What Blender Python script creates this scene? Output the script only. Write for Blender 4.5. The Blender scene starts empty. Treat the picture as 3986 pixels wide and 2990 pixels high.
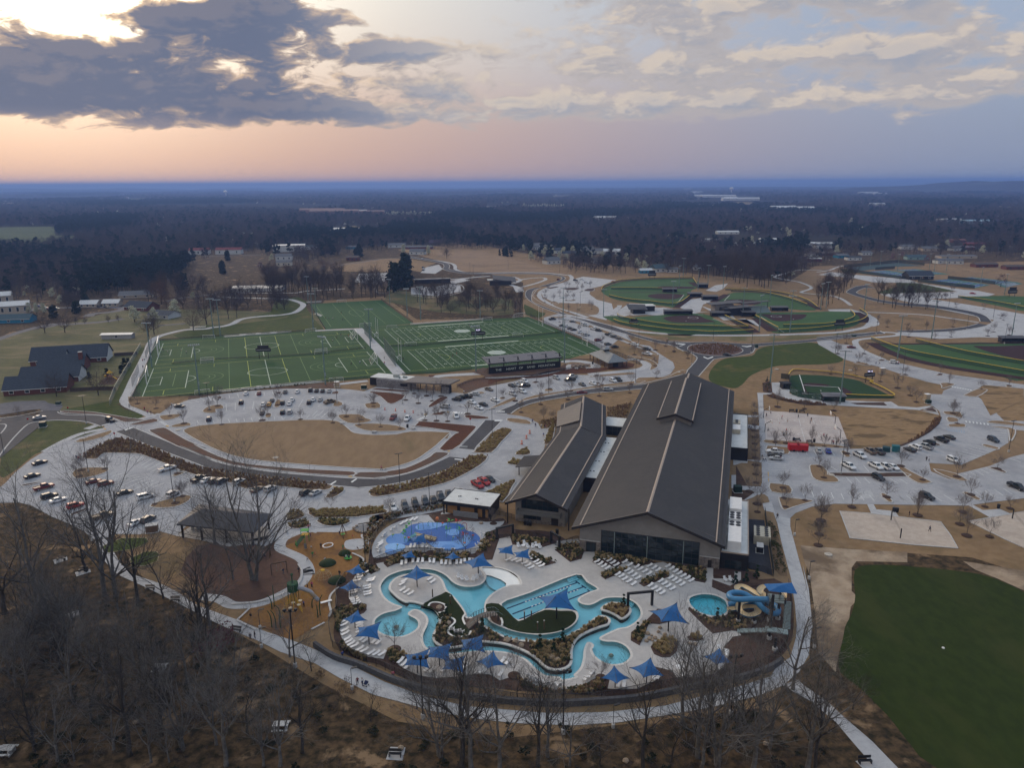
import bpy,bmesh,math,random
from math import sin,cos,pi,radians,sqrt,atan2
from mathutils import Vector,Matrix
from mathutils.geometry import tessellate_polygon
RN=random.Random(11)
S=bpy.context.scene
COL=S.collection
# camera
PW,PH,FPX=3986.0,2990.0,2900.0
PIT,ROL,CH=radians(15.09),0.00563,92.2
_r0=Vector((1,0,0));_u0=Vector((0,sin(PIT),cos(PIT)));_fw=Vector((0,cos(PIT),-sin(PIT)))
EA=cos(ROL)*_r0-sin(ROL)*_u0
EB=sin(ROL)*_r0+cos(ROL)*_u0
cd=bpy.data.cameras.new('camera');cam=bpy.data.objects.new('camera',cd);COL.objects.link(cam)
cam.matrix_world=Matrix(((EA.x,EB.x,-_fw.x,0),(EA.y,EB.y,-_fw.y,0),(EA.z,EB.z,-_fw.z,CH),(0,0,0,1)))
cd.sensor_width=36;cd.lens=FPX/PW*36;cd.clip_start=1;cd.clip_end=120000
S.camera=cam
# exposure, sun, sky
S.view_settings.view_transform='Standard';S.view_settings.look='None'
S.view_settings.exposure=EXPOSURE=0.58;S.view_settings.gamma=1.0
S.view_settings.use_curve_mapping=False
S.cycles.max_bounces=6;S.cycles.diffuse_bounces=2;S.cycles.glossy_bounces=3
S.cycles.transmission_bounces=3;S.cycles.transparent_max_bounces=8;S.cycles.volume_bounces=0
S.cycles.use_denoising=True;S.cycles.sample_clamp_indirect=4.0
S.cycles.use_adaptive_sampling=True;S.cycles.adaptive_threshold=0.015
SUN_AZ,SUN_EL=radians(-31),radians(21)
sl=bpy.data.lights.new('sun','SUN');sun=bpy.data.objects.new('sun',sl);COL.objects.link(sun)
sl.energy=0.9;sl.angle=radians(18);sl.color=(1.0,0.78,0.58)
_sd=Vector((sin(SUN_AZ)*cos(SUN_EL),cos(SUN_AZ)*cos(SUN_EL),sin(SUN_EL)))
sun.rotation_euler=_sd.to_track_quat('Z','Y').to_euler();sun.location=(-200,200,300)
class NT:
 def __init__(s,nt):
  s.t=nt;s.n=nt.nodes;s.l=nt.links
 def put(s,sock,v):
  if hasattr(v,'is_output'):
   s.l.new(v,sock)
  elif v is not None:
   if isinstance(v,(tuple,list))and hasattr(sock,'default_value')and len(sock.default_value)==4 and len(v)==3:
    v=(*v,1)
   sock.default_value=v
 def node(s,typ,**kw):
  n=s.n.new(typ)
  for k,v in kw.items():
   setattr(n,k,v)
  return n
 def m(s,op,a,b=None,c=None,clamp=False):
  n=s.node('ShaderNodeMath',operation=op,use_clamp=clamp)
  for i,v in enumerate((a,b,c)):
   s.put(n.inputs[i],v)if v is not None else None
  return n.outputs[0]
 def vm(s,op,a,b=None,out=0):
  n=s.node('ShaderNodeVectorMath',operation=op)
  s.put(n.inputs[0],a)
  if b is not None:
   s.put(n.inputs[1],b)
  return n.outputs[out]
 def mix(s,f,a,b):
  n=s.node('ShaderNodeMix',data_type='RGBA')
  s.put(n.inputs[0],f);s.put(n.inputs[6],a);s.put(n.inputs[7],b)
  return n.outputs[2]
 def ramp(s,v,lo,hi,a=0.0,b=1.0,smooth=True):
  n=s.node('ShaderNodeMapRange',interpolation_type='SMOOTHSTEP' if smooth else 'LINEAR')
  for i,x in enumerate((v,lo,hi,a,b)):
   s.put(n.inputs[i],x)
  return n.outputs[0]
 def noise(s,vec,scale,detail=4,rough=.55,dist=0.0,out=0):
  n=s.node('ShaderNodeTexNoise')
  s.put(n.inputs['Vector'],vec);s.put(n.inputs['Scale'],scale);s.put(n.inputs['Detail'],detail)
  s.put(n.inputs['Roughness'],rough);s.put(n.inputs['Distortion'],dist)
  return n.outputs[out]
 def xyz(s,x,y,z):
  n=s.node('ShaderNodeCombineXYZ')
  for i,v in enumerate((x,y,z)):
   s.put(n.inputs[i],v)
  return n.outputs[0]
def build_world():
 w=bpy.data.worlds.new('World');S.world=w;w.use_nodes=True
 T=NT(w.node_tree);T.n.clear()
 d=T.vm('NORMALIZE',T.node('ShaderNodeTexCoord').outputs['Generated'])
 sp=T.node('ShaderNodeSeparateXYZ');T.l.new(d,sp.inputs[0])
 x,y,z=sp.outputs
 az=T.m('ARCTAN2',x,y)
 el=T.m('ARCSINE',z)
 elp=T.m('MAXIMUM',el,0.0)
 sk=T.node('ShaderNodeTexSky',sky_type='NISHITA',sun_disc=False)
 sk.sun_elevation=SUN_EL;sk.sun_rotation=SUN_AZ;sk.air_density=1.2;sk.dust_density=2.0;sk.altitude=300
 sd=T.vm('DOT_PRODUCT',d,(_sd.x,_sd.y,_sd.z),out=1)
 ang=T.m('ARCCOSINE',T.m('MINIMUM',sd,.99999))
 warm=T.ramp(az,radians(-45),radians(38),1,0)
 low=T.ramp(el,radians(0.2),radians(9.5),1,0)
 hor=T.mix(warm,(.225,.265,.365),(.60,.31,.175))
 mid=T.mix(warm,(.290,.345,.440),(.66,.43,.27))
 top=T.mix(T.ramp(az,radians(-30),radians(26),1,0),(.300,.360,.470),(.74,.665,.55))
 base=T.mix(low,mid,hor)
 base=T.mix(T.ramp(el,radians(4),radians(13)),base,top)
 glow=T.m('MULTIPLY',T.m('EXPONENT',T.m('MULTIPLY',T.m('POWER',T.m('DIVIDE',ang,.20),2),-1)),2.6)
 glow=T.m('ADD',glow,T.m('MULTIPLY',T.m('EXPONENT',T.m('MULTIPLY',T.m('POWER',T.m('DIVIDE',ang,.42),2),-1)),.22))
 gl=T.node('ShaderNodeVectorMath',operation='SCALE');T.put(gl.inputs[0],(1,.86,.66));T.put(gl.inputs[3],glow)
 base=T.vm('ADD',base,gl.outputs[0])
 def cloud(da,de,detail):
  a=T.m('ADD',az,da);e=T.m('ADD',elp,de)
  ee=T.m('MULTIPLY',T.m('POWER',T.m('ADD',e,.010),.82),2.1)
  p=T.xyz(a,ee,T.m('MULTIPLY',T.m('SUBTRACT',a,T.m('MULTIPLY',e,2.0)),.30))
  n1=T.noise(p,7.5,2,.5,.2)
  n2=T.noise(p,21.0,detail,.60,.45)
  v=T.m('ADD',T.m('MULTIPLY',n1,.42),T.m('MULTIPLY',n2,.58))
  bl=None
  for(ba,be,wa,we,k)in BANKS:
   qa=T.m('POWER',T.m('DIVIDE',T.m('SUBTRACT',a,radians(ba)),radians(wa)),2)
   qe=T.m('POWER',T.m('DIVIDE',T.m('SUBTRACT',e,radians(be)),radians(we)),2)
   g=T.m('MULTIPLY',T.m('EXPONENT',T.m('MULTIPLY',T.m('ADD',qa,qe),-.8)),k)
   bl=g if bl is None else T.m('ADD',bl,g)
  return T.m('ADD',v,bl)
 c0=cloud(0.0,0.0,8)
 c1=cloud(-.012,.012,6)
 left_=T.ramp(az,radians(-14),radians(6),1,0)
 dens=T.ramp(c0,T.m('MULTIPLY_ADD',left_,0.035,.50),T.m('MULTIPLY_ADD',left_,-0.055,.66))
 thick=T.ramp(c0,.535,T.m('MULTIPLY_ADD',left_,-0.120,.80))
 lit=T.m('MULTIPLY',T.ramp(T.m('SUBTRACT',c0,c1),-.01,.11),T.m('SUBTRACT',1.0,T.m('MULTIPLY',thick,T.m('MULTIPLY_ADD',left_,0.580,.35))))
 left=T.ramp(az,radians(-19),radians(-1),1,0)
 shade=T.mix(left,(.285,.305,.365),(.092,.120,.200))
 thin=T.mix(left,(.42,.375,.355),(.46,.34,.255))
 ccol=T.mix(thick,thin,shade)
 rim=T.mix(left,(.60,.51,.425),(.95,.66,.40))
 ccol=T.mix(T.m('MULTIPLY',lit,.85),ccol,rim)
 ccol=T.mix(T.ramp(el,radians(1.0),radians(5.0),.6,0),ccol,base)
 sky=T.mix(T.m('MULTIPLY',dens,T.ramp(el,radians(1.0),radians(2.6))),base,ccol)
 sky=T.mix(T.ramp(el,radians(-3),radians(-.2)),(.10,.11,.13),sky)
 zen=T.ramp(el,radians(17),radians(50))
 sky=T.mix(zen,sky,T.vm('ADD',T.vm('MULTIPLY',sky,(.45,.45,.45)),(.33,.40,.50)))
 b1=T.node('ShaderNodeBackground');T.l.new(sk.outputs[0],b1.inputs[0]);b1.inputs[1].default_value=.001
 b2=T.node('ShaderNodeBackground');T.l.new(sky,b2.inputs[0]);b2.inputs[1].default_value=SKYK
 ad=T.node('ShaderNodeAddShader');T.l.new(b1.outputs[0],ad.inputs[0]);T.l.new(b2.outputs[0],ad.inputs[1])
 o=T.node('ShaderNodeOutputWorld');T.l.new(ad.outputs[0],o.inputs[0])
SKYK=0.80
BANKS=((-28,7.4,8.5,1.9,.225),(-17,5.6,6.0,1.2,.215),(-33,5.6,6,1.5,.22),(-19,10.8,4.4,1.5,.23),(-24,10.0,3.0,.8,.12),(-11,10.8,3,.6,.10),(-23,3.9,5.5,.55,.15),(-14,5.0,4.5,.5,.12),(0.8,13.2,5.0,.8,.26),(-10,8.8,3.6,.6,.2),(-7,9.4,2.5,.5,.16),(-5.5,6.7,2.2,.7,.19),(-9.2,6.8,1.8,.6,.15),(-7,4.6,6,.55,.16),(10.5,10.2,4.6,1.1,.13),(4.5,8.6,3.2,1.0,.13),(14,8.0,6,1.1,.15),(23,8.4,6,1.1,.13),(30,7.6,8,1.2,.15),(20,11.6,7,1.3,.14),(31,11.4,7,1.5,.15),(12,5.2,12,.8,.15),(24,5.6,12,.8,.12),(3,5.8,5,.7,.13),(8,12.5,5,.9,.1),(-34,13.0,10,1.9,-.26),(-25.5,13.6,4,1.5,-.24),(-5,11.3,4,1.2,-.10),(0,1.2,80,1.6,-.2),(2,3.2,60,.8,-.06))
build_world()
# where a point of the photograph lies on the ground
FRM={'D':(0,0,.55494),'A':(0,650,2.765),'B':(800,650,2.765),'C':(1600,650,2.765),'DD':(2400,650,2.765),'E':(3186,650,2.765),'F':(0,1150,2.765),'G':(500,1150,2.765),'H':(1200,1150,2.765),'I':(1900,1150,2.765),'J':(2600,1150,2.765),'K':(3186,1150,2.765),'L':(0,1650,2.765),'M':(700,1650,2.765),'N':(1400,1650,2.765),'O':(2000,1400,1.9522),'P':(2800,1500,2.765),'Q':(3186,1500,2.765),'R':(2700,1850,2.765),'S':(1300,1980,3.3185),'T':(1850,2000,3.3185),'U':(1300,2350,3.3185),'V':(1850,2350,3.3185),'W':(2450,2200,3.0157),'X':(0,2200,2.1),'Y':(900,2000,3.6867),'Z':(500,2000,3.6867),'a':(1000,2400,2.212),'b':(2000,2400,2.212),'c':(2986,2200,2.1),'d':(1400,1220,5.53),'e':(2000,1200,3.1725),'f':(500,1280,3.1725),'h':(1100,1250,3.1725),'p':(0,0,1)}
RE=7.4e6
def drop(r):
 return 0.0 if r<900 else-((r-900)**2)/(2*RE)
def pt(fr,x,y,z=0.0):
 ox,oy,s=FRM[fr]
 a=(ox+x/s-PW/2)/FPX;b=(PH/2-oy-y/s)/FPX
 dv=a*EA+b*EB+_fw
 zz=z
 for _ in range(4):
  if dv.z>-.0012:
   t=CH/.0012/1.2
  else:
   t=(zz-CH)/dv.z
  q=dv*t
  zz=z+drop(sqrt(q.x*q.x+q.y*q.y))
 return Vector((q.x,q.y,zz))
def P(s,z=0.0):
 out=[];fr='D';k=5
 for t in s.split():
  if t=='=':
   k=1
  elif ',' in t:
   x,y=t.split(',');out.append(pt(fr,float(x)*k,float(y)*k,z))
  else:
   fr=t
 return out
def P1(s,z=0.0):
 return P(s,z)[0]
def hgt(s1,s2):
 b=P1(s1);f,xy=s2.split();x,y=(float(v)*5 for v in xy.split(','));ox,oy,sc=FRM[f]
 a=(ox+x/sc-PW/2)/FPX;bb=(PH/2-oy-y/sc)/FPX
 dv=a*EA+bb*EB+_fw
 t=sqrt(b.x**2+b.y**2)/sqrt(dv.x**2+dv.y**2)
 return CH+dv.z*t-b.z
def cat(pts,n=5,closed=True):
 N=len(pts);out=[]
 for i in range(N if closed else N-1):
  if closed:
   p0,p1,p2,p3=(pts[(i+k-1)%N]for k in range(4))
  else:
   p0,p1,p2,p3=pts[max(i-1,0)],pts[i],pts[i+1],pts[min(i+2,N-1)]
  for k in range(n):
   t=k/n
   out.append(.5*((2*p1)+(p2-p0)*t+(2*p0-5*p1+4*p2-p3)*t*t+(3*p1-p0-3*p2+p3)*t**3))
 if not closed:
  out.append(pts[-1].copy())
 return out
def PS(s,z=0.0,n=5,closed=True):
 return cat(P(s,z),n,closed)
def ell(c,ra,rb,rot=0,n=40):
 return[Vector((c.x+ra*cos(t)*cos(rot)-rb*sin(t)*sin(rot),c.y+ra*cos(t)*sin(rot)+rb*sin(t)*cos(rot),c.z))for t in(2*pi*i/n for i in range(n))]
# materials
MT={}
def mat(name,c1,c2=None,scale=1.0,rough=.85,spec=.25,c3=None,s3=.05,t3=(.45,.6),bump=0,metal=0,stretch=None,coord='pos',det=4,em=None,alpha=None):
 if name in MT:
  return MT[name]
 m=bpy.data.materials.new(name);m.use_nodes=True;MT[name]=m
 T=NT(m.node_tree);b=T.n['Principled BSDF']
 b.inputs['Roughness'].default_value=rough;b.inputs['Specular IOR Level'].default_value=spec;b.inputs['Metallic'].default_value=metal
 v=T.node('ShaderNodeNewGeometry').outputs['Position']if coord=='pos' else T.node('ShaderNodeTexCoord').outputs['Object']
 if stretch:
  v=T.vm('MULTIPLY',v,stretch)
 col=(*c1,1)
 if c2:
  n=T.noise(v,scale,det,.6)
  col=T.mix(T.ramp(n,.32,.68),c1,c2)
  if bump:
   bp=T.node('ShaderNodeBump');bp.inputs['Strength'].default_value=bump;bp.inputs['Distance'].default_value=.08
   T.l.new(n,bp.inputs['Height']);T.l.new(bp.outputs[0],b.inputs['Normal'])
 if c3:
  col=T.mix(T.ramp(T.noise(v,s3,5,.62,.3),t3[0],t3[1]),col,c3)
 T.put(b.inputs['Base Color'],col)
 if em:
  T.put(b.inputs['Emission Color'],em[:3]);b.inputs['Emission Strength'].default_value=em[3]
 return m
def flat(name,c,rough=.7,spec=.3,metal=0,em=None):
 return mat(name,c,tuple(x*.88 for x in c),3.0,rough,spec,metal=metal,em=em,coord='obj')
# meshes
class MB:
 def __init__(s):
  s.v=[];s.f=[];s.mi=[];s.k=0
 def add(s,vs,fs):
  o=len(s.v);s.v+=[tuple(q)for q in vs]
  for f in fs:
   s.f.append([i+o for i in f]);s.mi.append(s.k)
  return s
 def poly(s,pts,holes=(),z=None,flip=False):
  ls=[[Vector(p)for p in l]for l in(pts,*holes)]
  if z is not None:
   for l in ls:
    for p in l:
     p.z=z
  al=[p for l in ls for p in l]
  tr=tessellate_polygon([[Vector((p.x,p.y,0))for p in l]for l in ls])
  out=[]
  for a,b,c in tr:
   A,B,C=al[a],al[b],al[c]
   up=(B.x-A.x)*(C.y-A.y)-(B.y-A.y)*(C.x-A.x)
   out.append((a,b,c)if(up>0)!=flip else(c,b,a))
  return s.add(al,out)
 def wall(s,pts,z0,z1,closed=True,out=True):
  n=len(pts);vs=[]
  ar=sum(pts[i].x*pts[(i+1)%n].y-pts[(i+1)%n].x*pts[i].y for i in range(n))
  for p in pts:
   vs+=[(p.x,p.y,z0),(p.x,p.y,z1)]
  fs=[]
  for i in range(n if closed else n-1):
   j=(i+1)%n
   f=(2*i,2*j,2*j+1,2*i+1)
   fs.append(f if(ar>0)==out else f[::-1])
  return s.add(vs,fs)
 def prism(s,pts,z0,z1,bottom=False):
  s.poly(pts,z=z1);s.wall(pts,z0,z1)
  if bottom:
   s.poly(pts,z=z0,flip=True)
  return s
 def ribbon(s,pts,w,z=None,closed=False,side=0.0,th=0.0):
  n=len(pts);L=[];Rr=[]
  for i in range(n):
   a=pts[(i-1)%n]if closed else pts[max(i-1,0)]
   b=pts[(i+1)%n]if closed else pts[min(i+1,n-1)]
   t=Vector((b.x-a.x,b.y-a.y));t=t.normalized()if t.length>1e-6 else Vector((1,0))
   nx,ny=-t.y,t.x;zz=pts[i].z if z is None else z
   L.append((pts[i].x+nx*(side+w/2),pts[i].y+ny*(side+w/2),zz))
   Rr.append((pts[i].x+nx*(side-w/2),pts[i].y+ny*(side-w/2),zz))
  m=n if closed else n-1
  s.add(L+Rr,[(n+i,n+(i+1)%n,(i+1)%n,i)for i in range(m)])
  if th:
   dn=lambda l:[(x,y,q-th)for x,y,q in l]
   s.add(L+dn(L),[(i,(i+1)%n,n+(i+1)%n,n+i)for i in range(m)])
   s.add(Rr+dn(Rr),[((i+1)%n,i,n+i,n+(i+1)%n)for i in range(m)])
   if not closed:
    for e in(0,n-1):
     q=[L[e],Rr[e],dn(Rr)[e],dn(L)[e]];s.add(q,[(0,1,2,3)])
  return s
 def box(s,c,d,rz=0,top=None,m=None):
  tx,ty=top or(1,1);x,y,z=d[0]/2,d[1]/2,d[2]
  vs=[(-x,-y,0),(x,-y,0),(x,y,0),(-x,y,0),(-x*tx,-y*ty,z),(x*tx,-y*ty,z),(x*tx,y*ty,z),(-x*tx,y*ty,z)]
  cr,sr=cos(rz),sin(rz)
  vs=[Vector((c[0]+a*cr-b*sr,c[1]+a*sr+b*cr,c[2]+e))for a,b,e in vs]
  if m:
   vs=[m@v for v in vs]
  return s.add(vs,[(3,2,1,0),(4,5,6,7),(0,1,5,4),(1,2,6,5),(2,3,7,6),(3,0,4,7)])
 def tube(s,pts,r,n=6,cap=True):
  pts=[Vector(p)for p in pts];N=len(pts);rs=r if isinstance(r,(list,tuple))else[r]*N
  vs=[];up=None
  for i in range(N):
   t=(pts[min(i+1,N-1)]-pts[max(i-1,0)])
   t=t.normalized()if t.length>1e-7 else Vector((0,0,1))
   if up is None:
    up=Vector((1,0,0))if abs(t.x)<.8 else Vector((0,1,0))
   u=(up-t*up.dot(t));u=u.normalized()if u.length>1e-5 else t.orthogonal().normalized()
   w=t.cross(u);up=u
   vs+=[pts[i]+(u*cos(2*pi*k/n)+w*sin(2*pi*k/n))*rs[i]for k in range(n)]
  fs=[(i*n+k,i*n+(k+1)%n,(i+1)*n+(k+1)%n,(i+1)*n+k)for i in range(N-1)for k in range(n)]
  if cap:
   fs+=[tuple(range(n))[::-1],tuple((N-1)*n+k for k in range(n))]
  return s.add(vs,fs)
 def lathe(s,c,prof,n=10):
  vs=[]
  for r,z in prof:
   vs+=[(c[0]+r*cos(2*pi*k/n),c[1]+r*sin(2*pi*k/n),c[2]+z)for k in range(n)]
  fs=[(i*n+k,i*n+(k+1)%n,(i+1)*n+(k+1)%n,(i+1)*n+k)for i in range(len(prof)-1)for k in range(n)]
  fs+=[tuple(range(n))[::-1],tuple((len(prof)-1)*n+k for k in range(n))]
  return s.add(vs,fs)
 def mesh(s,name,mats,smooth=False):
  me=bpy.data.meshes.new(name);me.from_pydata(s.v,[],s.f)
  mats=mats if isinstance(mats,(list,tuple))else[mats]
  for m in mats:
   me.materials.append(m)
  if len(mats)>1:
   me.polygons.foreach_set('material_index',s.mi)
  if smooth:
   me.polygons.foreach_set('use_smooth',[True]*len(me.polygons))
  me.update()
  return me
 def build(s,name,mats,parent=None,smooth=False,kind=None,loc=None):
  return link(name,s.mesh(name,mats,smooth),parent,kind,loc)
def link(name,me,parent=None,kind=None,loc=None):
 o=bpy.data.objects.new(name,me);COL.objects.link(o)
 if parent:
  o.parent=parent
 if kind:
  o['kind']=kind
 if loc:
  o.location=loc
 return o
def tag(o,label,cat_,group=None):
 o['label']=label;o['category']=cat_
 if group:
  o['group']=group
 return o
def thing(name,label,cat_,loc=(0,0,0),rz=0,group=None):
 o=bpy.data.objects.new(name,None);COL.objects.link(o)
 o.location=loc;o.rotation_euler=(0,0,rz);o.empty_display_size=.2
 return tag(o,label,cat_,group)
def dup(root,loc,rz=0,label=None,group=None,sc=None):
 r=root.copy();COL.objects.link(r);r.location=loc;r.rotation_euler=(0,0,rz)
 if label:
  r['label']=label
 if group:
  r['group']=group
 if sc:
  r.scale=sc if isinstance(sc,(tuple,list))else(sc,sc,sc)
 for ch in root.children:
  c=ch.copy();COL.objects.link(c);c.parent=r
  for gch in ch.children:
   g2=gch.copy();COL.objects.link(g2);g2.parent=c
 return r
class Kit:
 def __init__(s,root):
  s.root=root;s.used=False
 def put(s,loc,rz=0,label=None,group=None,sc=None):
  if not s.used:
   s.used=True;r=s.root;r.location=loc;r.rotation_euler=(0,0,rz)
   if label:
    r['label']=label
   if group:
    r['group']=group
   if sc:
    r.scale=sc if isinstance(sc,(tuple,list))else(sc,sc,sc)
   return r
  return dup(s.root,loc,rz,label,group,sc or 1)
def recolor(o,idx,m):
 o.material_slots[idx].link='OBJECT';o.material_slots[idx].material=m
_CN=[0]
def zn(z):
 _CN[0]+=1
 return z+(_CN[0]%50)*.0008
def sheet(name,pts,m,z,holes=(),parent=None):
 z=zn(z)
 return MB().poly(pts,holes,z).build(name,m,parent,kind=None if parent else 'structure')
def ang(a,b):
 return atan2(b.y-a.y,b.x-a.x)
# materials of the setting
concrete=mat('concrete',(.345,.35,.365),(.305,.31,.325),.55,.9,.2,c3=(.235,.24,.255),s3=.07,t3=(.44,.70))
deckm=mat('pool_deck_concrete',(.42,.405,.39),(.375,.365,.355),.8,.85,.25,c3=(.325,.315,.305),s3=.12,t3=(.48,.72))
pathm=mat('path_concrete',(.405,.41,.42),(.355,.36,.37),.9,.9,.2,c3=(.29,.295,.305),s3=.15,t3=(.48,.72))
kerbm=mat('kerb_concrete',(.46,.455,.445),(.39,.385,.38),1.2,.9,.2)
asphalt=mat('asphalt',(.047,.048,.055),(.038,.039,.045),.5,.88,.3,c3=(.062,.063,.070),s3=.06,t3=(.5,.7),stretch=(1,1,1))
oldroad=mat('worn_asphalt',(.115,.115,.13),(.085,.085,.10),.5,.9,.2,c3=(.16,.155,.155),s3=.09,t3=(.55,.75))
tan=mat('dormant_grass',(.235,.158,.088),(.185,.120,.064),.35,.95,.1,c3=(.150,.105,.055),s3=.05,t3=(.50,.66),bump=.25)
tan2=mat('straw_lawn',(.265,.180,.098),(.205,.132,.068),.5,.95,.1,c3=(.125,.085,.045),s3=.11,t3=(.52,.60),bump=.3,stretch=(.6,1.6,1))
tan3=mat('clipped_dormant_lawn',(.225,.155,.092),(.190,.128,.074),.22,.95,.1,c3=(.145,.112,.060),s3=.028,t3=(.58,.74),bump=.2,stretch=(1.5,.5,1))
mulch=mat('dark_mulch',(.075,.046,.036),(.050,.032,.026),1.5,.95,.1,c3=(.095,.062,.045),s3=.2,t3=(.5,.7),bump=.4)
redmulch=mat('red_bark_mulch',(.098,.040,.022),(.070,.030,.018),1.2,.95,.1,bump=.4)
brownmulch=mat('brown_bark_mulch',(.125,.068,.044),(.088,.052,.038),1.2,.95,.1,c3=(.10,.072,.058),s3=.1,bump=.4)
woodchip=mat('playground_wood_chips',(.235,.122,.042),(.185,.094,.034),1.3,.95,.1,c3=(.120,.066,.036),s3=.085,t3=(.50,.64),bump=.4)
darkchip=mat('old_wood_chips',(.120,.070,.050),(.092,.054,.040),1.3,.95,.1,c3=(.075,.045,.034),s3=.085,bump=.4)
meadow=mat('rough_grass',(.112,.105,.047),(.078,.080,.036),.3,.95,.1,c3=(.150,.125,.066),s3=.045,t3=(.48,.64),bump=.3,stretch=(.6,1.4,1))
lawn=mat('green_lawn',(.050,.068,.014),(.036,.052,.011),.35,.95,.1,c3=(.095,.082,.026),s3=.05,t3=(.54,.72),bump=.3)
darklawn=mat('lush_lawn',(.026,.039,.006),(.020,.030,.005),.5,.95,.1,c3=(.034,.042,.009),s3=.045,t3=(.48,.68),bump=.35,stretch=(1,.5,1))
turf=mat('sports_turf',(.0225,.066,.0165),(.0195,.058,.015),.6,.9,.15,c3=(.027,.072,.020),s3=.02)
turf2=mat('ballfield_turf',(.040,.090,.028),(.034,.080,.025),.6,.9,.15,c3=(.046,.098,.034),s3=.03)
turf3=mat('dark_ballfield_turf',(.018,.048,.016),(.015,.042,.014),.6,.9,.15)
poolturf=mat('pool_island_turf',(.017,.026,.008),(.013,.021,.007),1.5,.9,.1)
clay=mat('infield_clay',(.046,.024,.026),(.038,.020,.022),.6,.95,.1)
sand=mat('court_sand',(.45,.385,.325),(.39,.33,.275),.6,.95,.1,c3=(.35,.295,.25),s3=.16,t3=(.5,.7),bump=.3)
bare=mat('bare_sandy_soil',(.36,.285,.205),(.255,.19,.13),.25,.95,.1,c3=(.135,.098,.066),s3=.055,t3=(.44,.62),bump=.35)
white=mat('white_line_paint',(.62,.64,.64),(.56,.58,.58),2.0,.8,.2)
yellowline=mat('yellow_line_paint',(.33,.40,.08),(.30,.36,.07),2.0,.8,.2)
faintline=mat('faint_line_paint',(.16,.27,.11),(.13,.22,.09),2.0,.8,.2)
litter=mat('forest_leaf_litter',(.105,.068,.038),(.022,.020,.012),.55,.98,.05,c3=(.215,.145,.085),s3=.11,t3=(.57,.66),bump=.8,det=8)
farfloor=mat('woodland_floor',(.050,.042,.032),(.034,.032,.024),.012,1,.0,c3=(.075,.075,.045),s3=.0018,t3=(.56,.68))
black=flat('black_metal',(.012,.012,.014),.5,.4)
darkgrey=flat('charcoal_metal',(.035,.036,.042),.5,.4)
white_m=flat('white_metal',(.72,.72,.72),.5,.4)
galv=flat('galvanised_steel',(.22,.28,.28),.5,.5)
tealpole=flat('weathered_light_pole',(.13,.20,.20),.55,.4)
# terrain
HP=P('S 112,224 120,192 152,167 200,154 250,156 304,181 340,192 370,148 T 66,136 124,176 140,186 260,154 328,197 380,212 422,224 V 436,22 426,48 380,84 410,120 410,152 370,168 312,160 290,180 260,201 218,206 170,189 128,154 84,136 U 390,132 290,140 236,128 218,100 140,94 100,70 96,44 120,22 160,12 S 140,247')
HP2=P('W 128,80 138,66 166,60 200,64 226,72 238,86 239,108 216,122 186,124 152,112 136,96')
NSEG=120
def circ(r):
 return[Vector((r*sin(2*pi*i/NSEG),r*cos(2*pi*i/NSEG),drop(r)))for i in range(NSEG)]
ground=MB().poly(circ(1200),[HP[::-1],HP2[::-1]],0).build('ground',litter,kind='structure')
mb=MB();rr=[1200,1700,2400,3400,4800,6800,9600,13500,19000,26000,36000]
for a,b in zip(rr,rr[1:]):
 ca,cb=circ(a),circ(b)
 if a==1200:
  for q in ca:q.z=0
 mb.add(ca+cb,[(i,NSEG+i,NSEG+(i+1)%NSEG,(i+1)%NSEG)for i in range(NSEG)][::1])
mb.f=[f[::-1]for f in mb.f]
mb.build('woodland_ground',farfloor,kind='structure')
def ridge(name,pts,m):
 mb=MB();L=[]
 for az,d,px in pts:
  z=CH+d*(px-3)/FPX
  x,y=d*sin(radians(az)),d*cos(radians(az))
  b=drop(d)-5
  k=.86
  L+=[(x*k,y*k,drop(d*k)-3),(x*.94,y*.94,b+(z-b)*.62),(x,y,z),(x*1.2,y*1.2,b)]
 n=len(pts);fs=[]
 for i in range(n-1):
  for k in range(3):
   fs.append((i*4+k,(i+1)*4+k,(i+1)*4+k+1,i*4+k+1))
 mb.add(L,fs);o=mb.build(name,m,smooth=True,kind='structure');return o
def crest(azs,d,f):
 return[(a,d*(1+.05*sin(a*.7)),f(a))for a in azs]
fr=lambda a,b,st:[a+i*st for i in range(int((b-a)/st)+1)]
ridge('hills',crest(fr(-48,-6,1.5),17000,lambda a:-10-(a+20)*.35+2.0*sin(a*.9)+sin(a*2.3)),farfloor)
ridge('hills',crest(fr(-20,48,1.5),25000,lambda a:-9+(max(0,a-2))*.38+1.5*sin(a*.6)),farfloor)
ridge('hills',crest(fr(20,60,1.0),8500,lambda a:-26+max(0,a-22)*3.0-max(0,a-31)*2.2+2.0*sin(a*1.1)+sin(a*2.9)),farfloor)
# big ground sheets
sheet('park_ground',P('D -40,224 -20,181 60,181 66,171 128,160 140,130 166,128 180,138 226,138 226,122 172,108 200,104 240,112 296,118 340,122 352,115 480,112 500,246 442,248 420,241 349,236 348,252 350,284 330,306 220,319 172,312 140,296 112,279 80,262 60,248 50,232 28,221 0,212'),tan,.02,[PS('S 96,200 112,166 160,148 240,140 300,140 T 20,128 220,136 340,152 W 40,66 120,58 180,58 238,66 252,96 236,128 180,132 100,152 V 450,180 240,230 80,210 U 240,180 120,130 50,70 60,30',0,3)[::-1]])
sheet('meadow',P('F -20,100 54,78 136,62 190,48 266,28 360,30 442,30 H 36,40 32,76 -20,78 G 160,94 80,97 60,104 12,216 0,228 F 238,238 128,250 80,232 -20,236'),meadow,.03)
sheet('lawn',P('G 96,86 160,64 220,64 340,48 380,22 400,52 422,74 346,78 200,88 112,94'),lawn,.045)
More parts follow.
